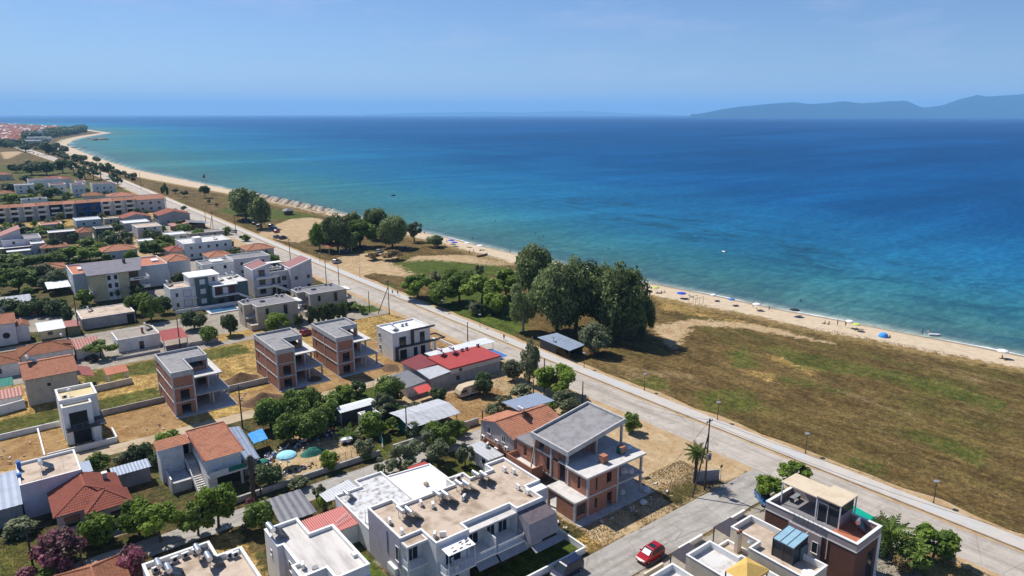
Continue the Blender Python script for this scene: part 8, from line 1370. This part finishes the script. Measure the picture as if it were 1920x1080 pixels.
# ---------------------------------------------------------------- debris yard
t = thing('garden_parasol', 'large pale aqua parasol in the debris yard', 'parasol', (35.7, 107.5, 0)); MB().cyl((35.7, 107.5, 0), (35.7, 107.5, 2.6), .05, n=6).build('pole', 'frame_white', t); MB().dome((35.7, 107.5, 2.0), 1.75, .7, 10, 4).build('canopy', 'aqua', t)
t = thing('garden_parasol', 'small green parasol beside the stair house', 'parasol', (32.0, 108.6, 0)); MB().cyl((32, 108.6, 0), (32, 108.6, 2.0), .04, n=6).build('pole', 'frame_white', t); MB().dome((32, 108.6, 1.6), 1.0, .5, 10, 3).build('canopy', 'net_green', t)
t = thing('canopy', 'bright blue tarpaulin shelter behind the lean-to', 'canopy', (34, 117, 0)); sheet_roof(t, [(32.6, 114.7, 2.4), (35.2, 115.1, 2.4), (35.6, 119.2, 2.7), (32.8, 118.8, 2.6)], 'tarp_blue', 1.2, .04)
for x, y in ((32.8, 115), (35, 115.3), (35.3, 118.9), (33, 118.6)): MB().cyl((x, y, 0), (x, y, 2.4), .05, n=5).build('post', 'metal_dark', t)
b = MB(); n, m = 16, 5; vs = [(0, 0, 1.1)] + [((2.2 * j / m) * math.cos(2 * PI * i / n) * (1 + .2 * mnoise.noise((i, j, 2))), (1.5 * j / m) * math.sin(2 * PI * i / n) * (1 + .2 * mnoise.noise((j, i, 4))), 1.1 * (1 - (j / m) ** 1.5) + .2 * mnoise.noise((i * .7, j * .7, 1)) * (j < m)) for j in range(1, m + 1) for i in range(n)]
o = b.add(vs, [(0, 1 + i, 1 + (i + 1) % n) for i in range(n)] + [(1 + j * n + i, 1 + (j + 1) * n + i, 1 + (j + 1) * n + (i + 1) % n, 1 + j * n + (i + 1) % n) for j in range(m - 1) for i in range(n)]).build('tarpaulin', 'tarp_green'); o.location = (40.9, 109.6, 0); tag(o, 'heap covered with a dark green tarpaulin in the debris yard', 'tarpaulin')
def scrap(name, label, pts, mats, seed):
    rr = random.Random(seed); r = thing(name, label, 'scrap', (*pts[0][:2], 0)); r['kind'] = 'stuff'
    for m_ in mats:
        b = MB()
        for (x, y, sx, sy, k) in pts:
            for _ in range(k):
                cx, cy = x + rr.gauss(0, sx), y + rr.gauss(0, sy); a = rr.random() * 3; w, d, h = rr.uniform(.12, .7), rr.uniform(.06, .35), rr.uniform(.04, .35); ca, sa = math.cos(a), math.sin(a); z = rr.random() * .3
                c4 = [(cx + ca * u * w - sa * v * d, cy + sa * u * w + ca * v * d) for u, v in ((-.5, -.5), (.5, -.5), (.5, .5), (-.5, .5))]; b.hexa([(*q, z) for q in c4], [(*q, z + h) for q in c4])
        b.build('scrap_pieces', m_, r)
scrap('scrap_heap', 'mixed scrap and household junk piled in the yard', [(35, 112.5, 2.2, 1.0, 9), (39.5, 114, 2.5, .8, 12), (43.5, 115, 2, .8, 10), (33, 110, 1.2, 1.2, 6), (47, 114.5, 1.5, 1.2, 9), (36.5, 105.2, 2.4, .5, 6)], ['plastic_white', 'metal_dark', 'awn_blue', 'wood', 'cloth_black', 'lavender', 'rust'], 5)
scrap('scrap_heap', 'white scrap and broken frames beside the block hut', [(50.5, 112, .8, 1.2, 14)], ['plastic_white', 'metal_grey'], 8); scrap('building_rubble', 'rubble and offcuts round the brick shell', [(72, 62.4, 3.5, .6, 9), (60.8, 66, .4, 2, 3), (80, 66, 1.2, 1.5, 5)], ['concrete_light', 'wood_pale'], 11); scrap('building_rubble', 'planks and offcuts on the dirt plot beside the tower house', [(21, 139, 2.5, 2, 4), (0, 142, 2.5, 2, 5), (39, 141, 1, 1.5, 4)], ['concrete_light', 'wood_pale'], 12)
t = thing('pickup_shell', 'dusty white car body with bare wheels in the debris yard', 'wreck', (47.3, 109.5, 0)); MB().hexa([(46.2, 109, .4), (48.3, 108.6, .4), (48.5, 110, .4), (46.4, 110.4, .4)], [(46.3, 109.1, .95), (48.2, 108.7, .95), (48.4, 109.9, .95), (46.5, 110.3, .95)]).build('body', 'plastic_white', t)
for x, y in ((46.7, 108.9), (48, 108.6)): MB().cyl((x, y, .35), (x, y - .2, .35), .35, n=12).build('wheel', 'rubber', t)

# ---------------------------------------------------------------- the far town and headland
def far_town():
    rr = random.Random(3); wb, rb, wh = MB(), MB(), MB(); n = 0
    while n < 1300:
        px, py = rr.uniform(-25, 112), rr.uniform(231.5, 268)
        if px > 108 - max(0, py - 240) * 3.2: continue
        x, y = at(px, py)
        if x > interp(SHORE, y) - 30: continue
        n += 1; w, d, h = rr.uniform(8, 18), rr.uniform(8, 14), rr.uniform(4, 8); wb.box(x, x + w, y, y + d, 0, h); z = h + rr.uniform(2, 3.2)
        (rb if rr.random() < .86 else wh).add([(x - 1, y - 1, h), (x + w + 1, y - 1, h), (x + w + 1, y + d + 1, h), (x - 1, y + d + 1, h), (x + w * .3, y + d / 2, z), (x + w * .7, y + d / 2, z)], [(0, 1, 5, 4), (1, 2, 5), (2, 3, 4, 5), (3, 0, 4)])
    r = thing('far_town', 'distant town of red roofs behind the headland', 'town', (-300, 2000, 0)); r['kind'] = 'stuff'; wb.build('house_walls', 'cream', r); rb.build('red_roofs', 'tile_red', r); wh.build('pale_roofs', 'white', r)
    def mass(name, label, n, pos, lo, hi, leaf):
        vs, fs, tint = [], [], []
        for _ in range(n):
            x, y, s = pos(rr); h = rr.uniform(lo, hi); w = h * rr.uniform(.35, .6); ct = rr.random() * .5
            for k in range(46):
                d = Vector((rr.gauss(0, 1), rr.gauss(0, 1), rr.gauss(0, 1))).normalized(); p = Vector((x + d.x * w, y + d.y * w, h * .58 + d.z * h * .42)); nn = (d + Vector((rr.gauss(0, .4), rr.gauss(0, .4), .3))).normalized(); a = nn.orthogonal().normalized(); c_ = nn.cross(a); o = len(vs); q = leaf * rr.uniform(.6, 1.2)
                vs += [p - a * q, p + c_ * q, p + a * q, p - c_ * q]; fs.append((o, o + 1, o + 2, o + 3)); tint += [min(1, ct + rr.random() * .5)] * 4
        me = bpy.data.meshes.new(name); me.from_pydata([tuple(v) for v in vs], [], fs); me.materials.append(MATS['leaf_dark']); me.attributes.new('tint', 'FLOAT', 'POINT').data.foreach_set('value', np.array(tint, dtype=np.float32)); o = bpy.data.objects.new(name, me); COL.objects.link(o); o['kind'] = 'stuff'; o['label'] = label
    def wood(rr):
        while True:
            px, py = rr.uniform(46, 162), rr.uniform(240, 263)
            if abs(py - (263 - (px - 42) * .155)) < 5.0: return (*at(px, py), 0)
    mass('far_wood', 'dark pine wood on the headland', 420, wood, 8, 19, 2.4)
    def belt(rr): return (*at(rr.uniform(-5, 90), rr.uniform(258, 278)), 0)
    mass('far_trees', 'dark trees before the far town', 120, belt, 5, 10, 1.8)
    def dunes(rr): y = rr.uniform(700, 1500); return rr.uniform(kx(y) + 9, max(kx(y) + 11, interp(VEG, y) - 2)), y, 0
    mass('far_scrub', 'dark scrub between the far road and the beach', 90, dunes, 2.0, 5, 1.1)
    for k, (px, py, w, d, h, lb) in enumerate(((78, 262, 9, 9, 19, 'white tower rising from the far headland wood'), (70, 266, 34, 16, 9, 'long white resort block below the far white tower'), (86, 265, 22, 14, 8, 'white resort block seaward of the far tower'), (62, 271, 26, 14, 7, 'white resort block nearest the far road'), (95, 254, 50, 16, 7, 'pale resort roofs in the headland wood'))):
        x, y = at(px, py); r = thing('resort_building', lb, 'building', (x, y, 0)); MB().prism(rect(x - w / 2, x + w / 2, y - d / 2, y + d / 2), 0, h).build('wall', 'white_clean', r); MB().prism(rect(x - w / 2 - .6, x + w / 2 + .6, y - d / 2 - .6, y + d / 2 + .6), h, h + 1.2).build('roof', 'roof_bright', r)
        if k == 0: MB().add([(x - 4.5, y - 4.5, h + 1.2), (x + 4.5, y - 4.5, h + 1.2), (x + 4.5, y + 4.5, h + 1.2), (x - 4.5, y + 4.5, h + 1.2), (x, y, h + 6)], [(0, 1, 4), (1, 2, 4), (2, 3, 4), (3, 0, 4)]).build('spire', 'white_clean', r)
        wins(r, '-Y', y - d / 2, x - w / 2 + 1, x + w / 2 - 1, [1.5] if h < 15 else [4, 12], 3, 2.4, 2.4, 'frame_dark')
    rk = thing('rocks', 'low dark rocks breaking the water off the headland', 'rock', (*at(185, 262, -.8), -1)); 
    for k in range(16):
        x, y = at(rr.uniform(170, 196), rr.uniform(260, 263), -.8); b = MB().dome((x, y, -1.4), rr.uniform(5, 13), rr.uniform(2, 5), 7, 3); b.build('rock', 'rock', rk)
    for k, (px, py) in enumerate(((139, 277), (156, 277))): x, y = at(px, py, -.8); o = MB().dome((0, 0, 0), 7, 1.8, 8, 3).build('rock', 'rock'); o.location = (x, y, -1.0); tag(o, ['dark rock awash off the far beach, landward', 'dark rock awash off the far beach, seaward'][k], 'rock')
    n = 0
    for i in range(40): yy = 1640 + i * 16; xx = interp(SHORE, yy) - 16 - (i % 3) * 9; parasol(0, 0, 'brown parasol on the far headland beach', 'wood', 3.0, 3.0, 'parasols of the far headland beach', xy=(xx, yy))
far_town()

def foam():
    b = MB(); rr = random.Random(2); y = -20.0
    while y < 700:
        ln = rr.uniform(6, 30); st = [y + ln * i / 10 for i in range(11)]
        for y0, y1 in zip(st, st[1:]):
            P = []
            for q in (y0, y1): x = interp(SHORE, q) + 1.0 * mnoise.noise((3, q * .04, 0)) + .5; e = math.sin(PI * min(1, max(0, (q - y) / ln))); w = (.25 + .5 * (mnoise.noise((q * .4, 5, 1)) + .6)) * e + .02; P += [(x - .1 + .4 * mnoise.noise((q * .3, 1, 7)), q, -.765), (x + w + .4 * mnoise.noise((q * .3, 1, 7)), q, -.765)]
            b.add(P, [(0, 1, 3, 2)])
        y += ln + rr.uniform(2, 26)
    o = b.build('sea_foam', 'foam'); o['kind'] = 'stuff'; o['label'] = 'white foam of small waves along the shore'
M('foam', W_(.8, .82, .82), W_(.62, .66, .66), 1.5); foam()
# things that share a label are told apart by their order in the view
def order_labels():
    tops = [o for o in bpy.data.objects if 'label' in o and 'category' in o and o.parent is None]
    homes = [(o.location.x, o.location.y, o['label']) for o in tops if o['category'] in ('house', 'building')]
    def short(lb):
        w = lb.replace(',', ' ').split()
        for k, q in enumerate(w):
            if k > 2 and q in ('with', 'behind', 'beside', 'at', 'in', 'among', 'below', 'next', 'close', 'on', 'and', 'between', 'nearest', 'nearer', 'landward', 'from', 'cut', 'inland'): return ' '.join(w[:min(k, 6)])
        return ' '.join(w[:6])
    def groups():
        by = {}
        for o in tops: by.setdefault(o['label'], []).append(o)
        return by
    for lb, L in groups().items():
        if len(L) > 12 and L[0]['category'] in ('shrub', 'tree'):
            for o in L: o['label'] = ' '.join(lb.split()[:2 if 'shrub' in lb else 3]) + ' near the ' + short(min(homes, key=lambda h: (h[0] - o.location.x) ** 2 + (h[1] - o.location.y) ** 2)[2])
    for lb, L in groups().items():
        if 1 < len(L) <= 24:
            L.sort(key=lambda o: (CY_ * o.location.x - SY_ * o.location.y) / max(1, SY_ * o.location.x + CY_ * o.location.y))
            for k, o in enumerate(L): o['label'] = f'{lb}, {ORD[k]} from the left'
order_labels()
# ---------------------------------------------------------------- the air
def haze():
    m = bpy.data.materials.new('haze'); m.use_nodes = True; n, l = m.node_tree.nodes, m.node_tree.links
    for x in list(n): n.remove(x)
    out = n.new('ShaderNodeOutputMaterial'); pv = n.new('ShaderNodeVolumePrincipled')
    pv.inputs['Color'].default_value = (.33, .66, 1.0, 1); pv.inputs['Density'].default_value = 6.5e-5; pv.inputs['Anisotropy'].default_value = 0.0
    l.new(pv.outputs[0], out.inputs['Volume']); MATS['haze'] = m
    o = MB().box(-45000, 45000, -45000, 45000, -9, 720).build('haze', 'haze'); o['kind'] = 'stuff'; o['label'] = 'thin blue sea haze in the air'
haze()
